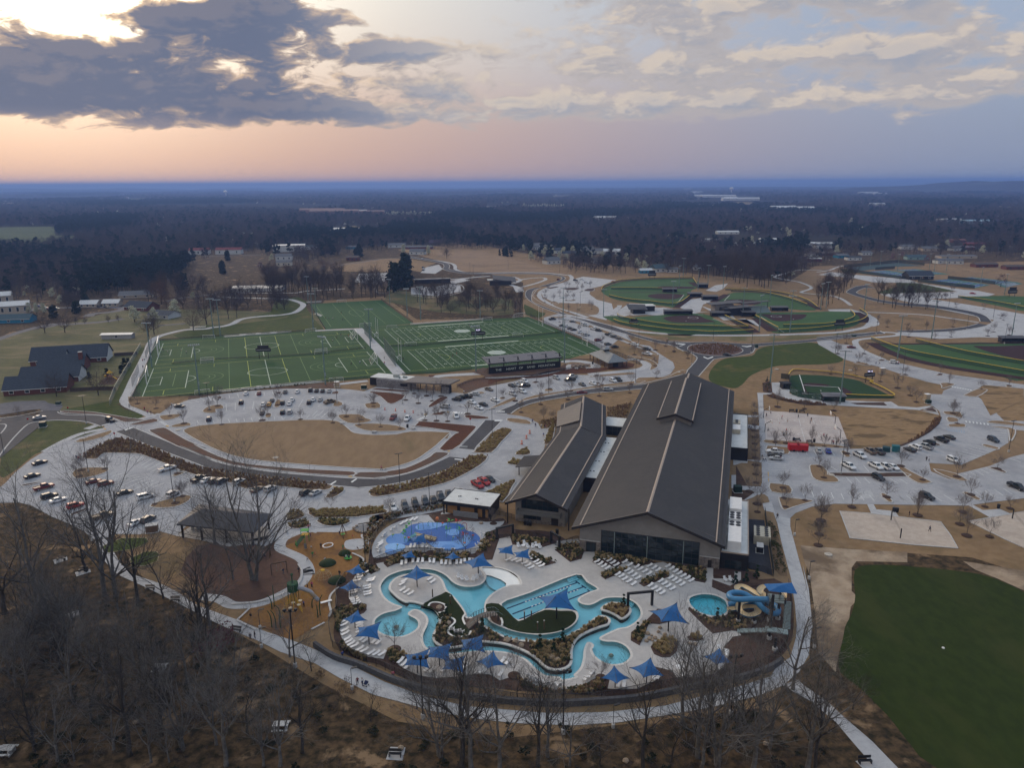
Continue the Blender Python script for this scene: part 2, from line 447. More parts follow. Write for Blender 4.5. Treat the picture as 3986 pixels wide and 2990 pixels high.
sheet('lawn',P('B 152,284 200,280 222,293 200,298 200,288 H 4,6 '.replace('H 4,6 ','')+'B 210,308 180,320 140,328 120,328 104,320 140,312'),lawn,.045)
sheet('lawn',P('F 298,112 312,112 328,94 340,94 312,140 260,230 238,239 240,230'),lawn,.045)
sheet('lawn',P('F 140,245 238,228 258,238 266,245 312,258 300,266 200,252 140,248'),lawn,.045)
sheet('lawn',PS('F 26,312 50,288 80,273 120,269 160,270 192,277 222,286 172,309 120,330 L 76,66 28,104 0,112 8,48',n=4),mat('verge_grass',(.070,.080,.026),(.050,.060,.020),.35,.95,.1,c3=(.135,.105,.052),s3=.06,t3=(.52,.68),bump=.3),.045)
sheet('lawn',PS('J 90,184 96,156 124,136 180,130 192,118 220,108 270,104 312,102 350,114 378,138 344,148 270,150 226,154 180,172 160,192 138,200',n=4),lawn,.045)
sheet('verge',P('J 0,86 60,88 180,86 340,84 442,77 300,94 184,101 100,96 0,96'),mat('thin_grass',(.125,.110,.048),(.095,.088,.036),.3,.95,.1,c3=(.19,.14,.08),s3=.06),.05)
sheet('verge',P('I 308,76 380,80 442,84 442,94 360,88 308,79'),MT['thin_grass'],.05)
sheet('lush_field',PS('c 144,8 180,0 250,4 310,10 350,16 390,30 426,48 460,66 480,180 480,350 288,340 200,250 152,202 120,176 118,148 124,120 128,100 138,80 144,52',n=3),darklawn,.04)
sheet('bare_soil',P('R 230,152 340,160 460,166 460,188 350,186 340,200 340,250 356,266 338,284 332,332 c 118,140 112,176 84,144 80,100 78,76 70,20 R 254,226 236,180'),bare,.03)
sheet('bare_soil',P('c 320,-6 460,16 460,60 426,45 380,24 340,8'),bare,.03)
sheet('straw_field',PS('P 254,69 300,52 360,50 442,57 Q 226,54 250,66 254,84 236,102 200,118 140,128 70,134 P 280,136 258,96',n=3),tan2,.05)
sheet('straw_field',PS('K 352,212 442,220 480,230 480,284 400,270 380,256',n=2),tan2,.05)
sheet('straw_field',PS('Q 240,168 270,166 308,170 370,148 400,124 412,96 460,96 460,128 420,154 360,172 300,190 270,186',n=2),tan3,.05)
sheet('plowed_hill',PS('C 54,185 112,184 156,185 200,195 240,204 266,212 306,223 296,226 220,226 128,226 104,222 96,210 86,200 68,192',n=3),mat('turned_soil',(.255,.175,.108),(.205,.138,.085),.12,.95,.1,c3=(.165,.112,.070),s3=.035,t3=(.5,.65),stretch=(.4,1.8,1)),.06)
sheet('meadow',PS('I 78,19 112,36 124,38 112,48 84,43 80,36',n=2),lawn,.05)
sheet('meadow',P('H 162,12 236,28 280,36 400,44 442,40 442,8 300,0 180,-12'),mat('wild_verge',(.085,.088,.035),(.052,.056,.024),.25,.95,.1,c3=(.15,.115,.06),s3=.04),.035)
for q,m in(('A -80,131 60,129 144,128 146,133 116,138 120,147 180,148 94,170 30,173 0,167 -80,168',mat('far_pasture',(.125,.135,.075),(.105,.118,.062),.02,1,0)),('B 258,138 288,130 320,126 340,132 396,130 380,138 320,144 260,146',mat('far_straw',(.20,.165,.10),(.15,.125,.075),.02,1,0)),('B 268,212 380,197 442,197 442,224 380,226 260,224',tan),('C -2,198 54,207 40,212 20,226 -2,222',tan),('E 236,217 280,215 400,224 442,228 442,237 380,230 300,226 240,220',tan2),('E 46,219 86,220 88,228 56,229',lawn),('E 166,248 212,249 312,266 280,268 140,273 124,270 170,258',lawn),('DD 0,234 60,231 130,237 160,240 60,243 12,247',tan),('DD 258,75 292,76 288,80 258,80',MT['far_straw']),('A 276,69 314,67 312,73 276,75',MT['far_pasture']),('C 300,62 344,61 338,65 312,67',MT['far_straw'])):
 sheet('field',P(q),m,.06)
# pavements and car parks
sheet('car_park',P('L -18,152 12,128 32,106 66,78 112,50 160,33 226,12 F 224,282 258,269 274,277 312,266 344,258 352,248 G 86,242 128,226 200,213 250,207 340,201 442,201 H 52,201 90,203 120,207 148,196 160,196 320,210 340,212 370,200 440,186 I 70,181 160,170 214,172 300,161 330,159 366,148 368,128 320,112 280,96 250,120 200,90 120,60 120,48 152,39 180,42 200,52 260,66 300,84 312,104 348,109 366,124 398,144 402,156 392,170 376,176 324,178 320,188 200,202 120,217 68,238 40,256 68,260 88,264 108,276 114,288 130,286 145,284 N 422,8 400,40 396,60 380,84 350,128 308,169 276,160 180,170 120,192 60,192 0,206 M 360,220 260,232 230,240 208,252 180,266 160,260 M 140,230 36,224 L 402,220 380,242 340,231 300,239 248,238 216,252 200,248 180,232 156,219 112,201 66,176 40,170 -18,172'),concrete,.07)
sheet('car_park',P('P 82,17 94,17 95,55 144,58 256,69 280,136 Q 68,138 176,133 210,118 236,102 258,80 264,70 260,56 242,43 226,19 266,20 269,12 290,3 K 266,193 232,186 184,172 130,154 104,148 76,144 56,138 0,106 -6,94 20,94 48,105 76,108 96,120 140,138 200,152 280,170 460,195 460,222 362,202 340,216 344,219 360,232 400,271 460,271 460,294 408,288 Q 409,124 386,138 308,172 238,168 242,186 280,202 320,206 300,191 370,174 412,156 460,144 460,242 370,253 320,260 P 320,257 248,256 200,262 164,276 151,288 R 190,100 174,88 152,76 148,61 160,60 164,58 158,48 148,43 P 89,212 92,212 91,166 89,162 86,96 85,69'),concrete,.07)
for q in('P 55,65 85,65 85,69 55,69','P 60,85 86,88 86,96 60,93','P 30,160 90,162 91,167 61,162 60,173 30,172','P 26,194 36,194 36,217 89,219 96,224 88,236 52,250 48,249 76,230 26,222','P 92,255 112,251 120,276 98,273','P 318,257 332,257 338,268 378,272 386,283 328,279','Q 320,258 332,258 354,270 390,267 412,277 368,285','J 223,188 243,188 244,202 261,203 262,212 300,220 330,220 380,226 392,227 396,232 460,236 460,241 360,236 290,233 250,226 225,209','J 192,210 224,211 223,214 204,214 206,250 198,250','K -4,226 68,227 140,230 156,229 172,239 212,242 240,238 245,239 216,248 258,254 260,258 212,247 100,241 -8,235','D 370,213 376,212 378,215 371,216'):
 sheet('pavement',P(q),pathm,.075)
sheet('footpath',P('R 174,88 180,104 192,160 208,218 212,240 218,280 222,332 c 49,80 47,120 38,152 16,166 b 442,105 360,130 260,155 160,166 60,168 a 360,156 280,136 220,114 160,84 100,58 60,42 12,26 Z 372,331 312,306 250,284 200,266 140,226 86,200 12,176 L 258,300 230,248 204,250 212,280 X 186,12 200,20 240,38 300,68 350,94 390,112 420,124 a 0,42 40,62 100,82 140,106 200,136 260,152 300,164 380,178 b 0,185 100,189 180,184 260,172 340,158 420,138 c 0,209 26,198 52,176 68,148 74,100 68,40 58,0 R 250,280 240,230 226,180 208,112 208,94'),pathm,.08)
sheet('footpath',P('c 20,200 50,188 60,198 96,222 128,252 172,290 224,344 186,344 144,296 112,258 68,222 42,208 30,198'),pathm,.085)
def way(q,w,m=None,z=.085,name='footpath',n=4):
 z=zn(z)
 return MB().ribbon(PS(q,z,n,False),w).build(name,m or pathm,kind='structure')
for q,w in(('F 286,234 269,228 277,208 290,178 304,150 318,120 325,102 340,89 370,80 400,74 442,72 G 180,69 206,66 226,60 240,52 266,47 300,44 328,42 356,37 371,28 376,19 360,12 340,8 280,6 200,4',4.5),('B 24,279 70,281 112,282',3.5),('B 68,270 120,271 192,271 218,267 300,262',3.2),('H 15,76 58,74 109,72',4.0),('H 106,71 124,88 152,118 174,144 197,170',6.2),('F 268,232 280,240 304,250 328,261 338,266 360,280 386,296 420,318 G 170,312 M 0,22 40,42 84,66 128,78 180,85 260,91 360,98 442,100 N 60,98 96,92 130,78 152,62 168,46 200,19',3.6),('F 186,288 226,275 266,277 296,268 328,261',3.2),('L 96,60 140,36 180,20 226,11',3.0),('F 338,258 356,248 372,234',3.2),('H 58,265 84,278 100,290 128,296 180,296 212,290 250,288 314,295',3.6),('H 94,278 124,272 144,266',3.0),('M 266,185 284,208 296,224 304,227',5),('M 236,236 260,228 296,224 352,224 380,212 442,200 N 30,202 104,192 180,178',5.2),('M 236,212 270,204',3),('M 248,236 226,246 216,258 218,270 240,280 260,290 274,306 278,324 Y 215,160 216,176 208,192 192,206 160,224 120,244 80,258 40,263 0,262 Z 260,245 210,238',2.9),('H 236,184 280,174 340,170 400,166 442,160 I 104,146',5),('H 30,195 84,189 128,184',3.5),('I -6,178 36,177 80,174 110,170 140,164 170,154 180,149',3.6),('I 180,159 230,160 280,154',4),('I 300,138 324,138 340,148 338,154 320,160 260,166 216,170',4),('I 160,144 180,141 212,144 232,152 220,158 180,160 166,152',5),('I 170,43 200,48 240,60 300,74 360,81 442,85 J 0,84 100,86 180,86 260,84 360,80 400,74 426,68 436,58 430,48 416,40',4.5),('K 112,66 124,62 120,52 108,44 84,38',4),('K 98,36 160,38 230,42 290,50 344,58',3),('K 140,79 166,81 170,86 120,91 84,96 80,104 94,118 140,138',3.5),('E 0,275 24,276 50,284 70,298',3),('DD 442,275 410,272 398,269 420,260 398,249 380,245 340,237 360,230 390,222 442,222',3),('E -4,226 24,222 50,213 100,209 170,203',3),('C 0,194 60,202 88,208 95,214 96,220 112,226 140,228 220,227 290,228 338,233',4),('C 84,242 112,240 140,237 170,235',5),('C 216,252 240,242 280,238 290,242 270,250 240,258',3.5),('C 220,236 236,244 216,252',3),('C 340,232 346,238 340,246 300,258 280,268 276,278 290,290 312,300 350,314 380,324',4)):
 way(q,w)
for q in('C 356,240 370,236 442,244 420,254 386,262 384,274 400,286 432,294 436,312 420,330 380,320 402,318 404,304 390,294 312,294 284,280 280,268 296,258 340,246','I 240,48 282,22 288,24 280,34 344,34 376,26 420,33 460,40 440,48 312,40 290,47','C 32,216 60,210 68,220 52,230 20,228','B 330,230 396,228 396,242 370,252 320,248','C 80,246 112,240 128,244 90,252','C 202,251 220,254 240,260 244,269 226,270 220,258','E 26,226 76,232 148,238 192,241 216,250 312,264 340,266 380,274 360,280 240,284 320,296 460,320 460,344 380,330 260,306 180,288 132,274 180,272 300,269 280,264 212,250 166,249 120,249 80,240 0,232','E 380,328 460,338 460,360 380,368 260,364 220,358 300,352 344,344 368,338','K 386,60 460,50 460,88 398,88 260,94 176,86 166,81 176,78 260,80 340,74 366,66','DD 212,255 240,251 230,262 214,269 192,266','DD 128,300 152,286 170,284 200,278 188,290 180,312 208,312 166,314','DD 0,298 12,298 4,312 34,320 96,316 104,304 68,301 68,296 28,294 8,306','J 128,0 112,6 70,22 26,23 44,9 66,10','J 70,22 94,36 120,54 146,52 140,44 112,36','J 172,52 204,57 206,68 192,66 166,50 146,52','E 20,307 70,306 84,310 112,318 120,332 100,332 76,312 24,311'):
 sheet('pavement',P(q),pathm,.075)
def road(a,b,z=.115,m=None,kerb=True,closed=False):
 A,B=P(a,z),P(b,z)
 A,B=cat(A,4,False),cat(B,4,False)
 o=sheet('road',A+B[::-1],m or asphalt,z)
 if kerb:
  k=MB()
  for e in(A,B):
   k.ribbon(e,.5,z+.09,th=.12)
  k.build('kerb',kerbm,o)
 return o
road('F 286,284 L 442,72 M 44,69 100,88 200,104 280,111 360,117 442,119 N 40,119 84,112 128,100 160,86 192,71','F 248,294 L 320,47 442,94 M 20,85 80,102 140,112 200,119 300,130 380,138 N 0,138 60,132 120,120 152,112 200,94 228,75')
road('N 212,52 H 330,322 356,296 380,269','N 248,56 H 366,322 392,296 418,269')
road('H 404,252 424,243 442,236 I 66,229 100,222 160,212 220,202 280,197 340,191','H 436,255 I 68,242 104,230 160,220 220,211 280,206 340,200')
road('F 257,271 240,265 216,259 180,258 144,257 128,254 124,251','F 216,282 192,274 160,270 120,269 84,272 60,278 36,300 12,328 L -12,84')
sheet('road',P('F 126,250 140,257 200,258 218,260 216,280 160,270 100,270 60,278 34,300 12,328 L -20,90 -40,60 F -20,266 40,260 80,258 92,248'),asphalt,.095)
way('F -20,267 40,259 76,252 92,248',.5,kerbm,.15,'kerb')
way('F -20,282 0,277 12,278 12,284 0,298 -20,306',.5,kerbm,.15,'kerb')
sheet('road',P('F -20,236 40,228 96,227 104,232 136,238 128,249 88,248 86,245 60,248 0,258 -20,260'),oldroad,.09)
way('F -16,99 20,86 60,74 100,64 128,61 136,63 180,60 220,57 266,50',6,oldroad,.08,'road')
way('F 128,61 112,66 96,69',5,oldroad,.085,'road')
way('A 190,322 200,316 240,312 266,305 240,302 180,302 100,304 70,306 56,312',7,oldroad,.08,'road')
way('F 340,65 380,62 400,60',4,oldroad,.08,'road')
way('A 356,289 390,282 442,276 B 80,260 104,254',5,oldroad,.08,'road')
way('B -10,192 30,191 90,190 120,189',5,oldroad,.07,'road')
way('B 266,215 290,211 340,204 380,198 420,195 442,194 C -12,192',4,oldroad,.09,'road')
J_out='J 0,98 48,101 100,100 160,104 184,104 300,96 442,79 442,86 320,99 200,109 188,114 180,124 152,130 106,136 96,140 80,158 66,174 34,167 62,138 56,128 42,121 22,115 18,110 0,105'
sheet('road',P(J_out),asphalt,.115)
for q in('J 0,98 48,101 100,100 160,104 184,104 300,96 442,79','J 66,174 80,158 96,140 106,136 152,130 180,124 188,114 200,109 320,99 442,86','J 35,168 62,138 56,128 42,121 22,115 18,110 0,105'):
 way(q,.5,kerbm,.18,'kerb')
for a,b in(('I 442,101 392,101 340,90 300,78 260,64 200,50 180,46','I 420,120 396,108 360,101 300,84 240,68 200,53 176,47'),('I 172,41 130,26 100,8 94,0 C 260,284 261,276 266,266 280,260','I 160,41 120,28 90,12 80,0 C 248,284 246,275 250,265 266,260'),('C 276,257 312,247 325,240 318,235 290,231 220,230 128,230 90,226 69,220 71,213 60,206 0,196 -24,194','C 296,257 324,246 332,240 324,234 290,229 220,228 136,228 98,223 82,219 83,212 68,204 0,192 -20,189'),('K -4,91 60,84 136,78','K -4,98 60,90 144,82'),('K 166,76 220,75 280,72 320,67 344,60','K 176,79 220,80 290,77 340,70 366,64'),('K 348,56 340,45 300,35 240,26 180,21 120,12 66,-4 62,-10 80,-19 100,-22','K 374,58 356,42 312,31 240,20 180,16 128,8 86,-4 84,-9 100,-16 124,-16')):
 road(a,b)
mk=MB()
for q in('F 268,290 284,285 287,286 270,292','M 322,132 335,124 338,125 326,133','M 368,126 379,119 382,120 371,128','N 214,48 232,50 231,52 213,50','N 205,76 224,78 223,80 204,78','H 401,269 418,269 418,272 401,272','H 405,250 423,250 423,252 405,252','H 325,324 343,326 342,328 324,326','J 16,103 36,105 35,107 17,105','J 24,110 37,105 38,106 27,110','J 159,109 170,110 180,108 181,110 170,112 159,110','J 77,132 86,136 96,132 98,134 86,138 76,134','K 134,77 144,82 142,82 132,78','F 218,281 236,276 238,277 220,282'):
 mk.poly(P(q),z=.18)
for k in range(6):
 mk.poly(P('= F %g,%g %g,%g %g,%g %g,%g'%(1712+k*18,1362+k*11,1750+k*14,1357+k*10,1758+k*14,1362+k*10,1720+k*18,1368+k*11)),z=.135)
for k in range(6):
 mk.poly(P('= H %g,%g %g,%g %g,%g %g,%g'%(1160+k*18,1345-k*9,1205+k*16,1345-k*9,1215+k*16,1338-k*9,1175+k*18,1338-k*9)),z=.135)
 mk.poly(P('= H %g,%g %g,%g %g,%g %g,%g'%(1520+k*30,1268+k*2,1530+k*30,1252+k*2,1545+k*30,1253+k*2,1535+k*30,1270+k*2)),z=.135)
for k in range(8):
 mk.poly(P('= K %g,%g %g,%g %g,%g %g,%g'%(1430+k*28,988+k*5,1438+k*28,980+k*5,1455+k*28,985+k*5,1448+k*28,994+k*5)),z=.135)
for k in range(7):
 mk.poly(P('= Q %g,%g %g,%g %g,%g %g,%g'%(1578+k*39,385+k*5,1592+k*39,385+k*5,1600+k*39,403+k*5,1586+k*39,403+k*5)),z=.135)
mk.build('road_markings',white,kind='structure')
pm=MB()
def bays(a,b,n,w=.16):
 A0,A1=P(a,.135);B0,B1=P(b,.135)
 for i in range(n):
  t=i/max(n-1,1);p,q=A0.lerp(A1,t),B0.lerp(B1,t)
  pm.ribbon([p,q],w)
for a,b,n in(('L 234,75 294,82','L 249,64 309,69',4),('L 304,90 324,104','L 328,75 358,87',4),('L 242,112 330,136','L 272,105 352,128',9),('L 198,118 272,164','L 252,104 328,131',8),('L 206,112 300,152','L 226,120 306,154',5),('L 112,174 184,200','L 140,160 212,184',5),('L 112,58 140,46','L 140,60 168,48',2),('M 6,124 30,112','M 28,109 52,96',2),('G 148,270 330,260','G 152,277 331,267',12),('G 210,233 270,228','G 211,249 267,245',4),('G 118,228 170,214','G 138,232 178,226',4),('G 216,214 310,207','G 218,221 312,215',6),('G 340,260 440,254','G 332,268 432,262',7),('G 376,224 420,225','G 366,240 408,240',3),('G 312,232 340,232','G 306,246 332,247',2),('H 20,248 60,246','H 8,260 46,258',4),('H 312,228 380,210','H 328,232 398,216',6),('H 306,236 348,236','H 332,239 370,243',5),('I 12,233 36,222','I 2,226 26,217',4),('I 140,198 248,186','I 148,205 256,193',9),('I 92,208 128,200','I 100,214 132,206',4),('I 192,176 248,170','I 202,180 256,174',5),('I 290,186 312,181','I 300,190 324,184',4),('I 216,74 296,92','I 224,71 304,89',10),('P 177,224 262,233','P 182,238 268,246',5),('P 280,232 322,236','P 290,247 334,249',3),('P 382,235 422,239','P 400,250 440,252',3),('P 272,197 312,199','P 285,211 324,211',3),('Q 150,198 174,201','Q 172,212 192,212',2),('P 166,138 186,140','P 170,149 189,150',2),('P 203,140 260,142','P 209,150 268,151',4),('P 105,170 106,192','P 144,170 146,192',6),('P 236,172 310,172','P 254,184 322,186',4),('Q 168,235 270,236','Q 187,250 292,250',5),('Q 338,229 418,220','Q 358,243 436,232',5),('Q 300,192 370,174','Q 322,204 390,184',7),('Q 412,158 440,152','Q 436,166 460,158',3),('Q 300,146 340,130','Q 344,158 382,140',6),('Q 370,96 370,112','Q 404,98 406,114',4),('Q 244,24 274,50','Q 276,26 312,52',7),('Q 340,28 376,66','Q 360,30 398,74',8),('K 190,174 258,186','K 208,176 276,188',6),('K 128,152 152,158','K 148,152 170,158',3),('K 198,160 320,184','K 212,157 340,180',8),('K 364,192 442,202','K 376,189 456,198',5),('K 376,210 428,218','K 384,206 436,212',4),('K 96,128 128,132','K 80,138 112,140',3),('I 128,50 160,66','I 140,48 172,64',4),('N 82,176 82,176','N 86,190 86,190',1),('N 80,176 180,158','N 88,191 186,172',6),('N 236,136 280,112','N 262,148 304,124',4)):
 bays(a,b,n)
pm.build('parking_lines',white,kind='structure')
bl_=MB()
for k in range(8):
 bl_.ribbon(P('= Q %g,%g %g,%g'%(1370+k*28,460+k*4,1400+k*24,495+k*3),.135),.14)
bl_.build('blue_bay_lines',mat('blue_line_paint',(.16,.30,.48),(.14,.27,.44),2),kind='structure')
yl=MB()
for q in('P 104,188 106,188 106,198 105,198','P 105,202 107,202 107,209 106,209','M 363,113 372,114 370,116 362,115','M 331,136 338,137 336,138 329,138','N 190,58 195,58 194,61 189,61','H 250,256 256,256 256,258 249,258','H 299,251 303,251 302,253 298,253','F 358,281 364,281 363,284 356,283','F 224,287 229,288 228,290 223,289'):
 yl.poly(P(q),z=.19)
yl.build('tactile_paving',mat('yellow_paving',(.55,.36,.10),(.48,.31,.09),3),kind='structure')
def island(q,m,smooth=2,kerb=True,z=.20,name='planting_island',w=.4):
 z=zn(z);p=PS(q,z,smooth)if smooth>1 else P(q,z)
 o=MB().prism(p,.05,z).build(name,m,kind='structure')
 if kerb:
  MB().ribbon(p,w,z+.03,closed=True,th=.2).build('kerb',kerbm,o)
 return o
island('M 9,18 14,10 30,6 80,0 H -12,268 50,269 70,274 88,288 100,296 136,300 190,299 220,293 305,295 300,308 N 195,19 164,47 144,62 120,78 86,90 52,97 M 442,98 360,94 260,87 180,80 128,72 84,58 50,42',tan3,2,name='oval_lawn')
for q,m in(('L 155,109 158,102 170,96 190,94 224,94 235,98 224,106 196,114 170,118 160,116',tan3),('L 322,176 340,168 370,160 392,154 408,154 412,159 400,170 376,179 348,181 330,180',tan3),('L 151,195 160,190 186,181 191,182 176,190 156,197',mulch),('L 370,111 396,103 400,104 380,113',tan3),('L 48,131 84,125 90,126 52,134',mulch),('F 279,278 300,272 332,265 340,271 312,277 286,279',brownmulch),('F 343,260 360,257 386,255 390,258 376,265 352,269',tan3),('F 367,282 380,277 406,274 410,280 380,284',tan3),('L 161,38 190,28 228,17 238,14 241,18 224,28 180,39',tan3),('F 270,273 250,266 220,258 180,255 140,253 130,250 140,248 200,251 280,264 312,268',brownmulch),('G 159,250 166,242 180,237 200,235 205,243 188,245 189,252 170,253',tan3),('G 192,219 200,218 200,222 191,222',brownmulch),('G 318,226 328,225 326,239 313,240',tan3),('G 296,254 307,254 306,262 294,262',tan3),('G 319,209 328,208 327,212 318,212',mulch),('H 33,229 40,224 58,226 72,230 74,235 66,239 52,238 54,233',tan3),('H 52,208 64,206 65,211 51,212',brownmulch),('H 122,236 124,233 150,230 155,242 128,243',tan3),('H 64,261 72,256 110,256 124,264 137,269 116,275 84,274',tan3),('H 98,280 112,276 150,276 190,280 213,288 196,292 152,293 120,290',tan3),('H 264,257 278,252 296,251 288,257',redmulch),('H 336,260 346,257 388,262 380,266 346,265',redmulch),('H 228,282 236,274 248,271 340,279 358,281 360,287 328,320 N 230,34 200,56 171,54 204,22 207,17 116,4',redmulch),('H 360,210 372,207 381,210 370,212',tan3),('H 258,238 284,219 302,220 269,239',redmulch),('H 132,208 144,207 209,214 186,232 170,231 156,218',redmulch),('H 142,203 148,200 214,205 208,208',redmulch),('H 372,254 408,234 442,219 I 60,224 32,236 -6,248',tan3),('I 40,266 50,264 84,268 93,276 80,277 46,272',tan3),('I 68,226 100,215 160,206 248,192 328,183 328,188 220,200 152,211 96,222 66,232',tan3),('I 218,174 240,171 300,166 316,167 312,170 250,174 226,176',tan3),('I 324,177 380,176 400,168 420,160 426,168 340,188 316,189',tan),('I 300,131 314,130 348,138 364,148 364,154 352,160 348,158 351,150 340,142',tan3),('I 226,173 240,172 238,174 224,175',brownmulch),('I 96,186 108,186 104,189 95,188',brownmulch),('I 124,201 140,202 138,206 122,206',tan3),('I 24,220 32,220 38,222 28,224',tan3),('I 228,190 238,190 236,194 226,194',tan3),('I 174,55 180,53 200,58 260,78 312,100 364,125 356,126 328,112 270,88 220,70 188,60',tan3),('I 130,45 152,46 170,44 160,48 140,48',tan3),('I 140,16 190,17 220,18 238,26 238,38 226,42 200,39 170,32 146,24',tan3),('C 262,268 272,262 262,276 266,282 284,294 320,308 318,312 280,298 260,288',tan3),('P 194,174 202,171 220,172 232,184 234,188 250,197 258,207 240,209 216,206 200,197',tan3),('P 233,188 320,189 400,188 404,197 312,197 250,196',mulch),('Q 166,173 180,174 200,186 240,206 241,210 224,212 210,208 192,197 182,187',tan3),('P 108,212 116,211 151,216 154,233 112,229',tan3),('P 128,242 136,241 196,247 201,250 192,253 160,262 144,268 136,266 131,254',tan3),('P 347,234 358,234 374,250 362,250',tan3),('Q 311,231 320,230 338,238 350,246 338,246',tan3),('Q 296,190 320,204 322,206 304,205 270,194 248,180',tan3),('P 102,132 108,130 144,133 149,138 148,148 103,147',tan3),('P 261,142 272,142 283,153 272,154',tan3),('Q 352,128 360,127 388,134 384,138 360,132',tan3),('Q 238,122 252,124 264,128 256,130',brownmulch),('Q 269,56 300,57 307,60 310,70 290,65 274,62',tan3),('Q 277,68 298,71 300,78 280,78',tan3),('Q 279,85 288,83 314,83 315,90 284,89',tan3),('Q 366,77 380,76 400,77 442,83 442,88 370,81',tan3),('Q 370,88 404,90 424,96 420,112 412,120 409,96 400,93',tan3),('Q 366,176 384,177 404,186 400,188 380,182',brownmulch),('Q 226,52 246,48 256,58 244,56',mulch),('P 99,117 160,121 220,125 268,131 278,136 200,132 144,129 100,124',tan3),('K 76,145 96,144 112,150 100,150',tan3),('K 132,138 144,138 140,141 128,140',brownmulch),('K 254,170 268,169 266,172 256,172',brownmulch),('K 404,194 416,193 416,197 406,197',tan3),('K 262,189 276,188 290,190 292,193 266,200 266,195',tan3),('K 314,215 318,212 340,202 362,202 360,207 340,218',tan3),('K 176,171 192,170 194,172 178,172',brownmulch),('C 294,260 312,257 318,258 300,262',mulch),('C 328,263 338,260 362,260 352,265',mulch),('C 372,266 380,262 395,262 390,267',mulch),('C 300,291 312,290 318,294 302,295',tan3),('C 328,288 354,286 350,288',tan3),('N 246,62 248,58 288,20 296,12 312,10 324,11 328,15 304,40 284,62',mat('ornamental_bed',(.16,.105,.06),(.12,.08,.05),.6,.95,.1)),('N 335,66 340,60 348,55 360,52 367,58 367,65 352,68',MT['ornamental_bed']),('N 318,86 322,80 330,76 348,80 351,85 344,90 328,88',MT['ornamental_bed']),('N 21,150 24,143 36,138 88,131 152,114 192,98 238,69 276,70 258,90 216,114 180,129 104,146 40,157 24,155',MT['ornamental_bed']),('N 262,154 280,142 334,121 328,136 308,168',MT['ornamental_bed']),('N 212,140 220,139 243,149 238,152',MT['ornamental_bed']),('M 277,186 300,185 442,180 N 48,181 57,185 57,192 0,200 M 380,201 290,202',MT['ornamental_bed']),('M 231,197 240,190 260,188 268,200 232,210',MT['ornamental_bed']),('M 233,217 270,207 280,217 276,222 256,226 240,225',MT['ornamental_bed']),('M 297,207 366,207 358,216 332,221 312,219 300,214',MT['ornamental_bed']),('M 313,159 320,151 340,138 348,136 354,142 348,149 332,158',MT['ornamental_bed']),('M 409,151 412,144 420,139 442,136 442,155 416,156',MT['ornamental_bed']),('L 176,73 184,64 206,52 230,39 254,32 276,33 320,48 368,70 406,86 442,98 M 90,102 180,115 240,120 320,130 328,136 312,143 266,141 200,134 140,140 112,128 60,118 0,100 L 400,106 360,88 304,66 280,64 224,63 212,74 196,76',MT['ornamental_bed']),('L 323,17 328,12 352,8 366,14 400,34 442,52 M 30,44 84,70 128,83 180,90 280,98 374,103 364,112 260,106 140,92 100,85 50,68 0,47 L 442,70 380,47',brownmulch),('M 376,110 388,104 442,104 N 60,102 96,96 128,83 152,70 164,61 192,63 176,75 120,100 84,110 30,117 M 442,118 380,115',brownmulch),('N 416,-8 420,11 412,40 396,43 408,12',MT['ornamental_bed'])):
 island(q,m)
island('J 42,114 50,107 76,104 110,103 140,108 159,115 160,121 144,127 110,130 76,127 50,121',mat('roundabout_mulch',(.115,.070,.060),(.085,.055,.05),.5,.95,.1,bump=.4),3,name='roundabout_island')
for q,m in(('H 260,172 273,173 268,176 258,177',redmulch),('H 318,192 360,180 380,179 442,179 I 0,180 0,192 H 432,186 380,197 348,208 338,210 332,202 328,200',brownmulch),('H 352,166 376,156 442,170 I 94,174 156,154 168,146 167,160 112,166 60,172 -10,174 H 386,175',brownmulch),('I 178,158 260,156 296,144 312,152 300,158 260,160 220,168 160,170 112,178 40,181 0,193 0,181 100,174 140,168',redmulch),('I 152,138 192,136 232,138 180,140',brownmulch),('I 178,153 180,147 204,147 222,148 212,156 180,158',mat('boulder_bed',(.16,.11,.09),(.12,.085,.07),1,.9)),('I 294,148 300,145 316,148 312,155 296,158',redmulch),('I 109,272 128,268 148,266 150,280 128,284',MT['ornamental_bed']),('I 256,244 308,232 296,268 258,274',MT['ornamental_bed']),('N 312,204 320,202 344,212 330,230',MT['ornamental_bed']),('F 276,219 408,217 442,214 G 128,218 96,234 68,255 40,252 4,238 0,228',tan),('G 130,217 180,213 300,202 390,192 442,188 442,200 340,200 248,207 200,211 128,225',brownmulch),('J 212,215 226,212 264,226 300,231 340,233 342,237 300,237 260,230 220,220',mulch),('J 203,189 220,186 225,208 220,211 205,208',mulch),('Q 249,70 266,69 260,84 240,102 210,119 180,132 168,132 200,120 230,102 246,84',mulch),('P 36,172 48,168 90,170 91,210 89,218 60,218 36,216',tan3),('P 36,174 60,217 36,216',mulch),('P 56,70 85,70 86,86 58,84',tan3),('P 58,98 86,98 89,160 62,158',tan3),('P 27,225 76,232 50,250 26,248',mulch),('R 117,56 136,44 152,42 160,48 163,59 148,62 152,77 172,82 208,218 212,238 192,238 140,234 117,94',tan3),('R 156,96 176,112 192,164 202,220 186,218 170,200',MT['ornamental_bed']),('K 68,232 140,231 148,238 84,236',mulch),('K 226,245 248,240 256,252',mulch),('Q 356,0 442,8 442,32 370,66 348,26 318,24 340,10',tan2)):
 sheet('planting_bed',P(q),m,.14)
